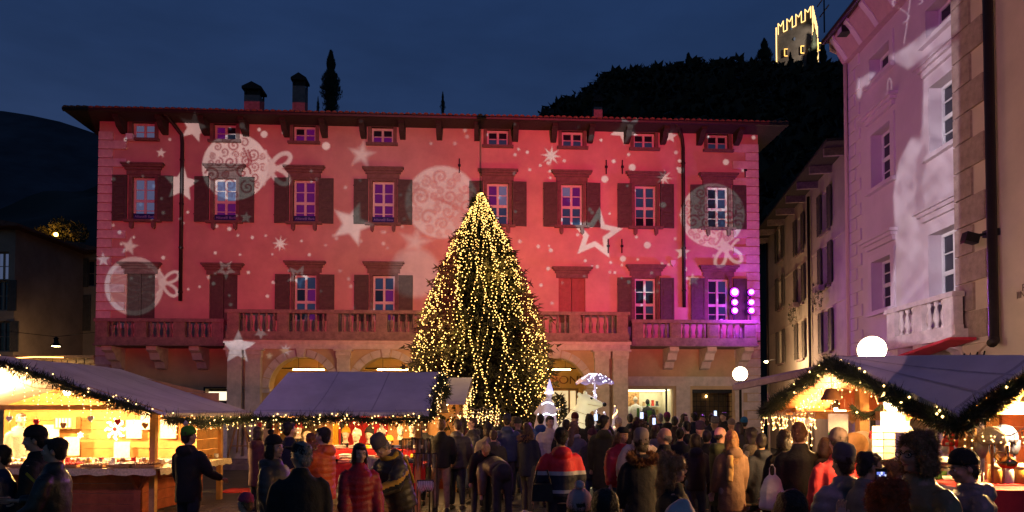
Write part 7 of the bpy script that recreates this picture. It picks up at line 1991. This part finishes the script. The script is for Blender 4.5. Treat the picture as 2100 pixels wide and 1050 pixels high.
    if fur:
        q = np.random.RandomState(int(px) + 5); nF = 1500 if near else 500
        a = q.uniform(0, 2 * PI, nF)
        c = np.stack([np.cos(a) * .125, .075 + np.sin(a) * .085, 1.475 - .045 * np.sin(a) + q.normal(0, .012, nF)], 1) * k
        d = np.stack([np.cos(a), np.sin(a) * .7, .25 + 0 * a], 1) + q.normal(size=(nF, 3)) * .65; d /= np.linalg.norm(d, axis=1)[:, None]
        sd = np.cross(d, q.normal(size=(nF, 3))); sd /= np.linalg.norm(sd, axis=1)[:, None]
        c = c + d * .02 * k; v = np.stack([c - sd * .007, c + sd * .007, c + d * .06 * k], 1).reshape(-1, 3)
        v = np.array([hip + RL @ (x - hip) for x in v]); o = tris('fur_trim', v, cloth(fur, 'fur'), jo); 
    # ---- trousers, shoes
    tb = MB(); tm = cloth(*trousers)
    tb.loft([ring(.84, .155, .125), ring(.92, .168, .13), ring(1.02, .15, .115)])
    if lean > 40: tb.ell((0, .05 * k, .92 * k), (.165 * k, .14 * k, .15 * k), 14, 10)
    for s_ in (1, -1):
        H, K, A = legj[s_]
        tb.tube([H + np.array([0, 0, .03]), H + (K - H) * .35, K, K + (A - K) * .4, A + np.array([0, 0, .02])], [.098 * k, .09 * k, .068 * k, .066 * k, .056 * k], 12)
    soft(tb, 'trousers', tm, t, .018 if near else .026, lambda c, n: c + n * (.006 * wob(c, 22) + .003 * wob(c, 55))[:, None], 2)
    for s_ in (1, -1):
        A = legj[s_][2]; sb = MB()
        sb.loft([np.stack([A[0] + np.cos(np.arange(10) * .2 * PI) * w * k, np.full(10, A[1] + y * k), (hz * .5 + np.sin(np.arange(10) * .2 * PI) * hz * .5) * k], 1) for y, w, hz in ((.075, .028, .06), (.05, .042, .10), (0, .045, .115), (-.06, .046, .085), (-.12, .046, .06), (-.165, .03, .04))])
        sb.build('shoe', shoes or M_shoe, t, True)
    if scarf:
        sc_ = MB(); sc_.tube([T(np.array((.092 * math.cos(a), .01 + .088 * math.sin(a), 1.475 + .012 * math.sin(a * 3))) * k) for a in np.linspace(0, 2 * PI, 17)], .036 * k, 8)
        sc_.tube([T(np.array(q) * k) for q in ((.06, .10, 1.47), (.10, .16, 1.36), (.10, .165, 1.18), (.11, .165, 1.05))], [.035 * k, .05 * k, .055 * k, .05 * k], 8, flat=.4)
        soft(sc_, 'scarf', cloth(scarf, 'knit'), t, .014, lambda c, n: c + n * (.006 * wob(c, 50))[:, None], 1)
    PEOPLE[name_key] = (t, arms, k)
    return t
def wrist(key, s_):
    t, arms, k = PEOPLE[key]; S, E, W, fd = arms[s_]
    R = rotz(t.rotation_euler[2]); return np.array(t.location) + R @ (W + fd * .09 * k), R @ fd

def bandmat(name, bands, rough=.6):
    m = bpy.data.materials.new(name); m.use_nodes = True; nt = m.node_tree; N = nt.nodes; L = nt.links
    tc = N.new('ShaderNodeTexCoord'); sp = N.new('ShaderNodeSeparateXYZ'); L.new(tc.outputs['Object'], sp.inputs[0])
    mr = N.new('ShaderNodeMapRange'); mr.inputs['From Min'].default_value = 0; mr.inputs['From Max'].default_value = 2.0; L.new(sp.outputs['Z'], mr.inputs['Value'])
    cr = N.new('ShaderNodeValToRGB'); cr.color_ramp.interpolation = 'CONSTANT'; el = cr.color_ramp.elements
    el[0].position = bands[0][0] / 2; el[0].color = (*bands[0][1], 1); el[1].position = bands[1][0] / 2; el[1].color = (*bands[1][1], 1)
    for z, c in bands[2:]: e = el.new(z / 2); e.color = (*c, 1)
    L.new(mr.outputs[0], cr.inputs[0]); b = N['Principled BSDF']; L.new(cr.outputs[0], b.inputs['Base Color']); b.inputs['Roughness'].default_value = rough
    nz = N.new('ShaderNodeTexNoise'); nz.inputs['Scale'].default_value = 30; bp = N.new('ShaderNodeBump'); bp.inputs['Strength'].default_value = .3; bp.inputs['Distance'].default_value = .02
    L.new(tc.outputs['Object'], nz.inputs['Vector']); L.new(nz.outputs['Fac'], bp.inputs['Height']); L.new(bp.outputs['Normal'], b.inputs['Normal'])
    return m
NAVY, BLK, CHAR, OLIVE, TAUPE = (.012, .015, .03), (.012, .012, .013), (.03, .03, .033), (.045, .045, .025), (.14, .10, .08)
JEANS, DKJ = (.05, .075, .13), (.02, .024, .035)
# --- left group
person('a1', 'man in a black knit beanie and dark coat facing left at far left', 78, 882, 6.8, -70, hair=('short', BLACKH), hat=('beanie', (.02, .02, .022)), jacket=(BLK, 'plain', .62), hood='collar', pitch=8)
person('a2', 'smiling short haired man in dark jacket with folded note, at left counter', 112, 903, 6.15, -78, hair=('short', DKBR), jacket=((.02, .02, .018), 'leather', .80), trousers=((.12, .10, .08), 'denim'), aR=(25, 5, 70, 25), aL=(15, 8, 40, 10), hood='collar')
person('a3', 'person in navy padded jacket cut by the left picture edge', -2, 918, 6.6, -60, female=True, hair=('short', BLACKH), jacket=((.02, .035, .08), 'puffer', .78))
person('a4', 'seller in grey coat behind the left counter under bright lights', 44, 850, 13.3, 55, hair=('short', DKBR), jacket=((.22, .21, .18), 'plain', .75), hood='down', yaw=10)
person('a5', 'person in green pompom hat and dark jacket with grey hood, back turned', 388, 873, 9.1, 165, hair=('short', DKBR), hat=('pom', (.05, .22, .02), (.5, .4, .35)), jacket=((.016, .015, .016), 'plain', .72), hood='down', aR=(22, 12, 45, 0), trousers=(DKJ, 'denim'), yaw=-20, dtop=.05)
person('a6', 'small child in pink and yellow striped knit hat at the bottom', 503, 1019, 6.0, -100, hair=('short', LTBR), hat=('beanie', (.55, .06, .14)), jacket=((.25, .22, .2), 'puffer', .8), hood='down')
person('a7', 'woman in dark pompom beanie and charcoal quilted coat facing right', 563, 893, 7.2, 75, female=True, hair=('bob', BLACKH), hat=('pom', (.018, .016, .017), (.02, .018, .018)), jacket=((.05, .045, .042), 'puffer', .55), hood='down', dtop=.04)
person('a8', 'dark haired man in dark jacket behind the woman in the pompom beanie', 594, 868, 10.3, 150, hair=('short', BLACKH), jacket=(NAVY, 'plain', .78), hood='collar')
person('a9', 'older man in black flat cap and black coat seen from behind', 617, 912, 5.7, 205, hair=('short', GREYH), hat=('cap', (.016, .016, .018)), jacket=((.012, .012, .014), 'plain', .66), scarf=None, hood='collar', skin=2, yaw=30, bulk=1.25)
person('a10', 'man in bright orange puffer jacket facing left by the hat stall', 662, 880, 8.9, -110, hair=('short', BLACKH), jacket=((.62, .10, .02), 'puffer', .78), trousers=((.11, .10, .095), 'denim'), hood='down', aL=(30, 5, 60, 15), aR=(30, 5, 60, 15))
person('a11', 'woman with curly chestnut hair half hidden by the orange jacket', 641, 893, 9.9, 175, female=True, hair=('curly', (.14, .05, .02)), jacket=((.2, .12, .1), 'plain', .7))
person('a12', 'woman with dark bob in a crimson quilted coat facing the camera', 737, 917, 7.4, 28, female=True, hair=('bob', DKBR), jacket=((.30, .012, .02), 'puffer', .52), trousers=(DKJ, 'denim'), hood='collar', pitch=10, h=1.54)
person('a13', 'person in olive jacket with yellow and black sleeve bands, bending to look', 822, 908, 8.1, -40, hair=('short', GREYH), hat=('slouch', (.13, .10, .09)), jacket=((.06, .05, .035), 'puffer', .80), lean=20, pitch=25, hood='down', aL=(45, 6, 50, 20), aR=(40, 6, 55, 20), h=1.66, scarf=(.5, .3, .03), bulk=1.15,
       zones=[(1.22, 1.27, cloth((.5, .28, .04)), 'arm'), (1.17, 1.22, cloth((.01, .01, .012)), 'arm')])
person('a14', 'man in black jacket and tan trousers, standing with his back turned', 905, 862, 12.8, 182, hair=('short', LTBR), jacket=((.012, .013, .016), 'plain', .84), trousers=((.30, .22, .14), 'denim'), hood='collar', shoes=M_shoe, aL=(10, 9, 25, 10), aR=(10, 9, 25, 10))
person('a15', 'man in grey quilted jacket beside the man in tan trousers, looking left', 938, 862, 13.2, 170, hair=('short', DKBR), jacket=((.06, .055, .05), 'puffer', .80), hood='down', trousers=(DKJ, 'denim'), yaw=35)
person('a16', 'man with glasses in a dark padded vest facing left near the tree', 968, 859, 14.2, -65, hair=('short', BROWNH), jacket=((.03, .03, .034), 'puffer', .8), glasses=True, hood='down', detail=True)
person('a17', 'woman in dark grey pompom beanie and taupe quilted jacket, back turned', 1001, 868, 13.0, 190, female=True, hair=('bob', DKBR), hat=('pom', (.03, .028, .03), (.03, .028, .03)), jacket=((.17, .13, .10), 'puffer', .78), dtop=.03)
person('a18', 'blonde woman in a black jacket bending forward with hands on knees', 985, 915, 11.9, 12, female=True, hair=('pony', BLOND), jacket=((.014, .014, .016), 'plain', .82), lean=52, pitch=18, aL=(25, 6, 15, 0), aR=(25, 6, 15, 0), h=1.66, legs=(8, -4))
person('a19', 'person in brown jacket and dark trousers stooping low, seen from behind', 1030, 935, 11.2, 205, hair=('short', DKBR), jacket=((.085, .06, .045), 'puffer', 1.0), lean=78, pitch=10, h=1.72, legs=(4, -2), aL=(60, 5, 20, 0), aR=(60, 5, 20, 0))
person('a20', 'man in blue quilted jacket standing before the tree, back turned', 1040, 853, 14.6, 178, hair=('short', DKBR), jacket=((.03, .05, .12), 'puffer', .80), hood='down', trousers=((.035, .035, .04), 'denim'), hat=('beanie', (.03, .035, .06)))
person('a21', 'woman in black parka with tan fur hood and grey jeans, turned right', 1083, 868, 12.4, 140, female=True, hair=('bob', BROWNH), jacket=((.02, .02, .022), 'plain', .74), fur=(.30, .18, .08), hood='down', trousers=((.06, .055, .04), 'denim'), shoes=M_sole, legs=(6, -6))
person('a22', 'dark haired man in a cream quilted jacket facing the camera', 1128, 855, 13.6, 5, hair=('short', BLACKH), jacket=((.50, .42, .34), 'puffer', .80), hood='collar', trousers=(NAVY, 'denim'), detail=True, pitch=6, yaw=10)
person('a23', 'person in bright blue hooded jacket in front of the lit fairy figure', 1109, 851, 15.6, 170, hair=('short', BLACKH), jacket=((.015, .05, .22), 'plain', .78), hood='down')
person('a24', 'rescue worker in red and navy jacket with silver bands, back to us', 1150, 880, 8.2, 188, hair=('short', BLACKH), jacket=((.70, .018, .025), 'plain', .90), hood='down', trousers=(NAVY, 'plain'), bulk=1.45, aL=(6, 14, 14, 0), aR=(10, 14, 25, 0),
       jmat=bandmat('rescue_jacket_cloth', [(0, (.012, .014, .03)), (.915, (.42, .42, .44)), (.955, (.012, .014, .03)), (1.13, (.42, .42, .44)), (1.175, (.68, .015, .025))]))
person('a25', 'woman with light brown long hair in a grey jacket looking right', 1178, 866, 12.3, 150, female=True, hair=('long', LTBR), jacket=((.16, .15, .15), 'plain', .74), scarf=(.45, .4, .38), yaw=-20)
person('a26', 'person in dark red knit beanie directly below the polar bear', 1179, 850, 15.8, 180, hair=None, hat=('beanie', (.12, .015, .012)), jacket=(BLK, 'plain', .78))
person('a27', 'black haired person in black coat between the bear and the lit umbrella', 1209, 852, 15.4, 175, female=True, hair=('curly', BLACKH), jacket=(BLK, 'plain', .7))
person('a28', 'dark haired man in long olive coat and jeans, back turned, looking right', 1240, 854, 11.6, 165, hair=('short', BLACKH), jacket=((.05, .046, .022), 'plain', .56), trousers=(JEANS, 'denim'), hood='down', yaw=-45, aL=(3, 7, 10, 0), aR=(3, 7, 10, 0))
person('a29', 'woman in red puffer jacket and black cap with backpack strap', 1274, 878, 10.0, 15, female=True, hair=('long', LTBR), hat=('cap', (.012, .012, .013)), jacket=((.45, .02, .03), 'puffer', .82), trousers=(JEANS, 'denim'), pitch=12, yaw=20, aL=(5, 10, 15, 0), aR=(5, 10, 15, 0))
person('a30', 'person in white jacket with red patches and dark bun hair, back turned', 1311, 868, 9.4, 180, female=True, hair=('curly', DKBR), jacket=((.50, .40, .40), 'plain', .78), hood='down', bulk=1.5, trousers=(NAVY, 'denim'), aL=(15, 14, 40, 10), aR=(15, 14, 40, 10))
person('a31', 'woman in black coat with brown fur hood and pale knit hat, seen from behind', 1314, 893, 7.4, 184, female=True, hair=('short', DKBR), hat=('slouch', (.20, .16, .16)), jacket=((.012, .010, .010), 'plain', .58), fur=(.20, .09, .035), hood='down', bulk=1.3)
person('a32', 'balding grey haired man in dark coat looking left', 1362, 880, 9.1, -115, hair=('bald', GREYH), jacket=((.015, .014, .013), 'plain', .7), scarf=None, hood='collar', skin=2, yaw=-5, bulk=1.2)
person('a33', 'woman with curly fair hair in black jacket looking right', 1380, 938, 5.1, 80, female=True, hair=('bigcurly', (.34, .17, .07)), jacket=((.014, .013, .014), 'plain', .7), hood='collar', skin=2)
person('a34', 'small child in pink white fuzzy knit hat at the bottom', 1188, 1008, 3.8, 180, hair=('short', BROWNH), hat=('pom', (.72, .38, .40), (.72, .42, .44)), jacket=((.3, .2, .22), 'puffer', .8), hood='down', dtop=.03)
person('a35', 'dark haired head and shoulders at the bottom, right of the pink hat', 1240, 1011, 3.6, 180, female=True, hair=('short', (.02, .013, .012)), jacket=((.02, .016, .016), 'plain', .7), hood='down')
person('a36', 'child in pale lilac hood at the bottom edge of the crowd', 1393, 1019, 3.4, 175, hair=None, jacket=((.72, .52, .54), 'plain', .7), hood='up', h=1.42, tip=True)
person('a37', 'man with shaved head in olive parka facing right', 1478, 878, 9.6, 105, hair=('bald', DKBR), jacket=((.05, .055, .025), 'plain', .60), hood='down', skin=2, trousers=(DKJ, 'denim'), yaw=10, bulk=1.15)
person('a38', 'woman with long honey hair, tan coat and yellow scarf, back turned', 1500, 886, 9.0, 188, female=True, hair=('long', (.26, .12, .04)), jacket=((.20, .115, .07), 'plain', .62), scarf=(.55, .33, .12), trousers=((.45, .30, .24), 'denim'), hood='down', yaw=-20, bulk=1.2)
person('a39', 'woman with dark curls in grey tweed hooded coat and light jeans', 1541, 882, 9.9, 170, female=True, hair=('curly', BLACKH), jacket=((.20, .17, .14), 'tweed', .56), hood='down', trousers=((.16, .20, .26), 'denim'), scarf=(.5, .45, .4))
person('a40', 'person in bright blue knit beanie at the right of the far crowd', 1526, 859, 16.5, 170, hair=('short', BLACKH), hat=('beanie', (.01, .12, .33)), jacket=(BLK, 'plain', .74))
person('a42', 'tall man in long dark coat holding a white carrier bag, back turned', 1640, 870, 7.5, 170, hair=('short', (.09, .04, .02)), jacket=((.014, .013, .014), 'plain', .50), hood='collar', trousers=(BLK, 'plain'), yaw=-25, aR=(4, 9, 8, 0), aL=(4, 9, 8, 0), bulk=1.2)
person('a42b', 'dark figure close beside the tall man in the long coat', 1607, 884, 8.4, 185, female=True, hair=('bob', BLACKH), jacket=(BLK, 'plain', .6))
person('a43', 'person in coral red jacket and grey brown beanie at the right stall', 1718, 888, 6.7, 178, hair=('short', DKBR), hat=('beanie', (.13, .09, .08)), jacket=((.72, .06, .07), 'plain', .78), hood='collar')
person('a44', 'person in slate blue beanie and grey quilted jacket, back turned', 1728, 928, 5.5, 196, hair=('short', DKBR), hat=('slouch', (.08, .075, .10)), jacket=((.21, .19, .19), 'puffer', .78), hood='down', bulk=1.1)
person('a45', 'young man with black hair and glasses looking right', 1775, 932, 5.2, 95, hair=('short', BLACKH), jacket=((.15, .14, .13), 'plain', .74), hood='collar', glasses=True, pitch=12, skin=1, aL=(35, 5, 80, 10), aR=(35, 5, 80, 10))
person('a46', 'short dark haired person in black facing the bread boards', 1806, 918, 6.6, 165, female=True, hair=('short', (.025, .014, .01)), jacket=((.013, .012, .012), 'plain', .7), hood='collar')
person('a47', 'woman with wavy fair hair facing the camera by the right stall', 1838, 952, 5.3, 12, female=True, hair=('curly', (.40, .20, .08)), jacket=((.03, .025, .025), 'plain', .7), skin=2, pitch=6, scarf=None)
person('a48', 'person with ginger curls photographing with a phone, seen from behind', 1815, 992, 3.9, 178, female=True, hair=('bigcurly', GINGER), jacket=((.10, .08, .09), 'puffer', .7), hood='down', aL=(55, 3, 95, 12), aR=(40, 3, 90, 25))
person('a49', 'dark red haired head and shoulders at the bottom, below the carrier bag', 1620, 1014, 3.4, 185, female=True, hair=('bob', (.05, .014, .012)), jacket=((.015, .012, .014), 'plain', .7), hood='collar')
person('a50', 'tall curly haired man in brown leather jacket walking left', 1893, 895, 4.1, -75, hair=('curly', (.22, .12, .055)), jacket=((.20, .135, .06), 'leather', .74), hood='collar', glasses=True, legs=(14, -12), trousers=(DKJ, 'denim'), skin=2, bulk=1.25, lean=4)
person('a51', 'man in black beanie and grey brown puffer jacket facing left', 1987, 933, 4.9, -100, hair=('short', DKBR), hat=('beanie', (.012, .011, .010)), jacket=((.16, .135, .12), 'puffer', .78), hood='down', skin=2, pitch=14, bulk=1.1)
# jumble of faces and backs before the palazzo, each in its own clothes
run_list = [('f1', 1292, 851, 17.5, 175, 0, ('short', BLACKH), None, BLK, 'black haired man under the shop window, first of the far row'), ('f2', 1305, 857, 15.0, 170, 1, ('bob', BROWNH), None, (.05, .03, .03), 'woman with a brown bob in front of the lit shop window'),
  ('f3', 1268, 861, 15.5, 180, 0, None, ('beanie', (.42, .33, .33)), (.2, .17, .17), 'person in pale pink knit hat beside the stone pier'),
  ('f4', 1322, 849, 18.5, 185, 0, ('short', DKBR), None, CHAR, 'man in charcoal right below the shop mannequins'), ('f5', 1338, 853, 17.8, 165, 1, ('bob', (.1, .06, .04)), None, BLK, 'woman with chin length hair below the bottle shelf'),
  ('f6', 1352, 850, 18.6, 190, 0, ('short', GREYH), None, (.03, .035, .05), 'grey haired man at the right of the shop window'), ('f7', 1368, 849, 18.0, 178, 0, ('short', DKBR), ('beanie', (.16, .01, .08)), BLK, 'person in magenta and black beanie by the window frame'),
  ('f8', 1384, 856, 16.2, 172, 0, ('short', BLACKH), None, (.03, .015, .02), 'man in dark plum jacket between shop window and grille'), ('f9', 1404, 850, 18.8, 60, 1, ('long', DKBR), None, CHAR, 'woman turned right before the pale wall'),
  ('f10', 1408, 866, 13.6, 182, 0, ('short', BLACKH), None, BLK, 'broad black jacketed man in the middle of the dark crowd'), ('f11', 1422, 848, 18.2, 180, 0, ('short', BLACKH), None, (.02, .02, .03), 'tall black haired man before the roller grille'),
  ('f12', 1440, 852, 18.8, 10, 1, ('short', BLACKH), None, (.08, .02, .03), 'woman in dark red facing the camera before the grille'), ('f13', 1459, 851, 18.0, 170, 0, ('short', BLACKH), None, NAVY, 'man in navy holding up a small glowing phone'),
  ('f14', 1466, 861, 15.2, 180, 0, None, ('slouch', (.13, .12, .14)), (.02, .02, .07), 'person in grey hood and blue jacket in the dark crowd'), ('f15', 1484, 847, 19.5, -75, 0, ('short', BLACKH), None, BLK, 'man in profile facing left before the grille'),
  ('f16', 1499, 863, 15.5, 180, 1, None, ('beanie', (.18, .14, .14)), CHAR, 'person in soft grey beanie left of the blue beanie'), ('f17', 1436, 872, 12.6, 178, 1, None, ('slouch', (.03, .02, .03)), (.02, .018, .02), 'person in hooded dark coat with pale fur edge'),
  ('f18', 1345, 874, 11.5, 165, 1, ('bob', BROWNH), None, (.30, .22, .18), 'woman in beige hooded jacket behind the balding man'), ('f19', 1395, 880, 12.2, 183, 0, ('short', BLACKH), None, BLK, 'man in black with grey trousers behind the fair curls'),
  ('f20', 1055, 856, 16.0, 180, 1, ('bob', BROWNH), None, BLK, 'woman under the right side of the tall tree'), ('f21', 1062, 861, 14.8, 180, 0, None, ('beanie', (.09, .09, .04)), (.06, .06, .03), 'person in moss green hood beside the blue jacket'),
  ('f22', 950, 857, 16.0, 175, 1, ('long', DKBR), None, (.15, .04, .03), 'woman in rust red left of the tree foot'), ('f23', 1020, 852, 17.0, 180, 0, ('short', (.1, .04, .02)), None, CHAR, 'auburn haired man under the middle of the tree'),
  ('f24', 980, 856, 16.2, 185, 1, ('bob', BLACKH), None, BLK, 'black haired woman under the left of the tree'), ('f25', 1228, 851, 16.4, 180, 0, ('short', BLACKH), None, BLK, 'black haired man under the glowing umbrella pole'),
  ('f26', 1450, 885, 11.0, 176, 0, ('short', BLACKH), None, (.013, .012, .016), 'dark figure directly behind the shaved head man'), ('f27', 1515, 868, 13.0, 185, 1, ('bob', BLACKH), None, BLK, 'dark bobbed woman behind the honey haired woman'),
  ('f28', 870, 866, 15.2, 180, 0, ('short', DKBR), None, CHAR, 'man behind the necklace rack of the hat stall'), ('f29', 1160, 862, 13.4, 182, 0, ('short', DKBR), None, BLK, 'dark haired man behind the rescue worker'), ('f30', 1250, 876, 12.8, 178, 1, ('bob', BLACKH), None, (.02, .02, .03), 'woman tucked behind the man in the olive coat')]
run_list += [('f31', 1426, 892, 10.4, 176, 1, ('bob', DKBR), None, (.025, .02, .03), 'woman in dark coat between fair curls and shaved head'), ('f32', 1213, 884, 12.0, 186, 1, None, ('pom', (.10, .03, .05), (.1, .03, .05)), (.06, .05, .05), 'woman in plum pompom hat left of the olive coat'),
  ('f33', 1012, 884, 12.2, 172, 0, ('short', BROWNH), None, (.04, .035, .03), 'man partly hidden behind the stooping person'), ('f34', 1693, 902, 7.4, 150, 1, ('bob', (.06, .03, .02)), None, (.05, .03, .03), 'woman between long coat and coral jacket'),
  ('f35', 1560, 892, 9.2, 200, 0, ('short', BLACKH), None, (.02, .02, .022), 'man in dark jacket behind the tweed coat'), ('f36', 530, 878, 11.5, 150, 1, ('bob', BROWNH), None, (.10, .03, .03), 'woman in dark red at the left corner of the hat stall'), ('f38', 858, 874, 13.8, 190, 1, ('long', BROWNH), None, (.08, .07, .06), 'long haired woman left of the tan trousers')]
for key, px, py, Y, rz, fe, hr, ht, jc, lb in run_list:
    person(key, lb, px, py, Y, rz, female=bool(fe), hair=hr, hat=ht, jacket=(jc, 'plain', .78 - .1 * (rnd.random() > .6)), hood=rnd.choice([None, 'down', 'collar', 'down']), trousers=rnd.choice([(DKJ, 'denim'), (BLK, 'plain'), (JEANS, 'denim')]), yaw=rnd.uniform(-25, 25), pitch=rnd.uniform(-4, 8),
           aL=(50, 4, 100, 12) if key in ('f2', 'f13', 'f5') else (8, 8, 20, 5), aR=(45, 4, 100, 15) if key in ('f2',) else (8, 8, 20, 5), skin=rnd.randrange(3), detail=False)
# ================================================================ things carried and small lights in the crowd
E_screen = emat('phone_screen', (.55, .68, 1.0), 1.8)
def phone(p, rz, label):
    t = thing('phone', label, 'phone', tuple(p), rz); MB().bx(-.038, .038, -.004, .004, -.075, .075).build('case', M_iron, t)
    MB().bx(-.034, .034, -.0065, -.0045, -.068, .068).build('screen', E_screen, t)
    return t
ph = phone(at(1807, 984, 4.5), .15, 'phone with a lit screen held up behind the ginger curls')
for o in list(ph.children): 
    if o.name.startswith('screen'): bpy.data.objects.remove(o)
r_ = random.Random(4); v = MB(); pm_ = []
cols_ = [emat('screen_blue', (.16, .22, .75), 1.2), emat('screen_white', (.7, .75, 1.0), 1.6), emat('screen_dark', (.02, .02, .06), 1.0)]
for i in range(5):
    for j in range(6): v.bx(-.034 + i * .0136, -.034 + (i + 1) * .0136, -.0065, -.0045, -.05 + j * .017, -.05 + (j + 1) * .017, m=r_.choice([0, 0, 1, 2]))
o = v.build('screen', cols_, ph)
phone(at(1316, 852, 14.6), 0, 'glowing phone raised under the lit shop window'); phone(at(1341, 864, 14.2), .3, 'glowing phone held sideways in the far crowd'); phone(at(1467, 848, 17.4), 0, 'small glowing phone in front of the roller grille'); phone(at(1222, 856, 14.6), 0, 'bright phone raised below the umbrella pole')
w, d = wrist('a2', -1)
c = at(64, 980, 5.95); t = thing('paper_note', 'folded yellow note in the hand of the man at the left counter', 'note', tuple(c)); mb = MB(); mb.bar((-.045, 0, .04), (.05, 0, -.05), .004, .022); mb.build('paper', C_['yellow'], t)
c = at(1584, 1008, 7.4); t = thing('carrier_bag', 'white plastic carrier bag hanging from the hand of the long coated man', 'bag', tuple(c)); mb = MB()
mb.loft([np.stack([np.cos(np.arange(14) * PI / 7) * a * (1 + .08 * np.sin(np.arange(14) * 3)), np.sin(np.arange(14) * PI / 7) * b, np.full(14, z)], 1) for z, a, b in ((-.20, .10, .06), (-.17, .14, .08), (0, .125, .075), (.13, .085, .05), (.17, .05, .03))])
for s_ in (-1, 1): mb.tube([(s_ * .03, 0, .15), (s_ * .03, 0, .25), (0, 0, .30)], .008, 6)
soft(mb, 'bag', mat('plastic_bag', (.55, .52, .55), .4, var=.1, bump=.3, bscale=25), t, .012, lambda c, n: c + n * (.006 * wob(c, 30))[:, None], 1)
c = at(1112, 1010, 8.0); t = thing('handbag', 'black handbag beside the rescue worker', 'bag', tuple(c)); mb = MB(); mb.box((0, 0, 0), (.26, .1, .2), taper=.85); mb.tube([(-.1, 0, .09), (-.06, 0, .26), (.06, 0, .26), (.1, 0, .09)], .01, 6); mb.build('bag', M_iron, t)
# ================================================================ evaluate the remeshed figures
import bmesh
def run_jobs2():
    bpy.context.view_layer.update()
    dg = bpy.context.evaluated_depsgraph_get()
    for o, post, extra in JOBS:
        old = o.data; mats = list(old.materials)
        me = bpy.data.meshes.new_from_object(o.evaluated_get(dg))
        n = len(me.vertices); co = np.empty(n * 3, np.float32); me.vertices.foreach_get('co', co); co = co.reshape(-1, 3).astype(float)
        if post is not None and n:
            nr = np.empty(n * 3, np.float32); me.vertices.foreach_get('normal', nr); nr = nr.reshape(-1, 3).astype(float)
            co = post(co, nr); me.vertices.foreach_set('co', co.astype(np.float32).ravel())
        if extra and 'extra' in extra and extra['extra'].n:
            bm = bmesh.new(); bm.from_mesh(me); tmp = extra['extra'].mesh('tmp', []); bm.from_mesh(tmp); bm.to_mesh(me); bm.free(); bpy.data.meshes.remove(tmp)
        if extra and 'tuft' in extra and n:
            nt_, L_, curly, Rh = extra['tuft']; q = np.random.RandomState(n); ii = q.randint(0, n, nt_); c = co[ii]; d = nr[ii]
            flow = np.array([0, .25, -1.0]) @ Rh.T
            d = d * (.7 if curly else .25) + q.normal(size=(nt_, 3)) * (.75 if curly else .16) + flow * (0.15 if curly else .9); d /= np.linalg.norm(d, axis=1)[:, None]
            sd = np.cross(d, nr[ii] + q.normal(size=(nt_, 3)) * .4); sd /= np.linalg.norm(sd, axis=1)[:, None] + 1e-6
            w = L_ * (.06 if curly else .08); c = c + nr[ii] * .0015
            v = np.stack([c - sd * w, c + sd * w, c + d * (L_ * q.uniform(.5, 1.2, nt_))[:, None] + nr[ii] * .002], 1).reshape(-1, 3)
            mt = MB(); mt.add(v, [(3 * i, 3 * i + 1, 3 * i + 2) for i in range(nt_)]); tmp = mt.mesh('tmp', [])
            bm = bmesh.new(); bm.from_mesh(me); bm.from_mesh(tmp); bm.to_mesh(me); bm.free(); bpy.data.meshes.remove(tmp)
        me.materials.clear()
        for mm in mats: me.materials.append(mm)
        np_ = len(me.polygons); idx = np.zeros(np_, np.int32)
        if extra and extra.get('zones'):
            c = np.empty(np_ * 3, np.float32); me.polygons.foreach_get('center', c); c = c.reshape(-1, 3)
            hz = ((c - extra['hip']) @ extra['ax'] + extra['hip'][2]) / extra['k']
            for i, zn in enumerate(extra['zones']):
                sel = (hz > zn[0]) & (hz < zn[1])
                if len(zn) > 3: sel &= np.abs(c[:, 0]) > .15
                idx[sel] = i + 1
        me.polygons.foreach_set('material_index', idx)
        me.polygons.foreach_set('use_smooth', [True] * np_)
        me.update(); o.modifiers.clear(); o.data = me; me.name = o.name
        bpy.data.meshes.remove(old)
    JOBS.clear()
run_jobs2()
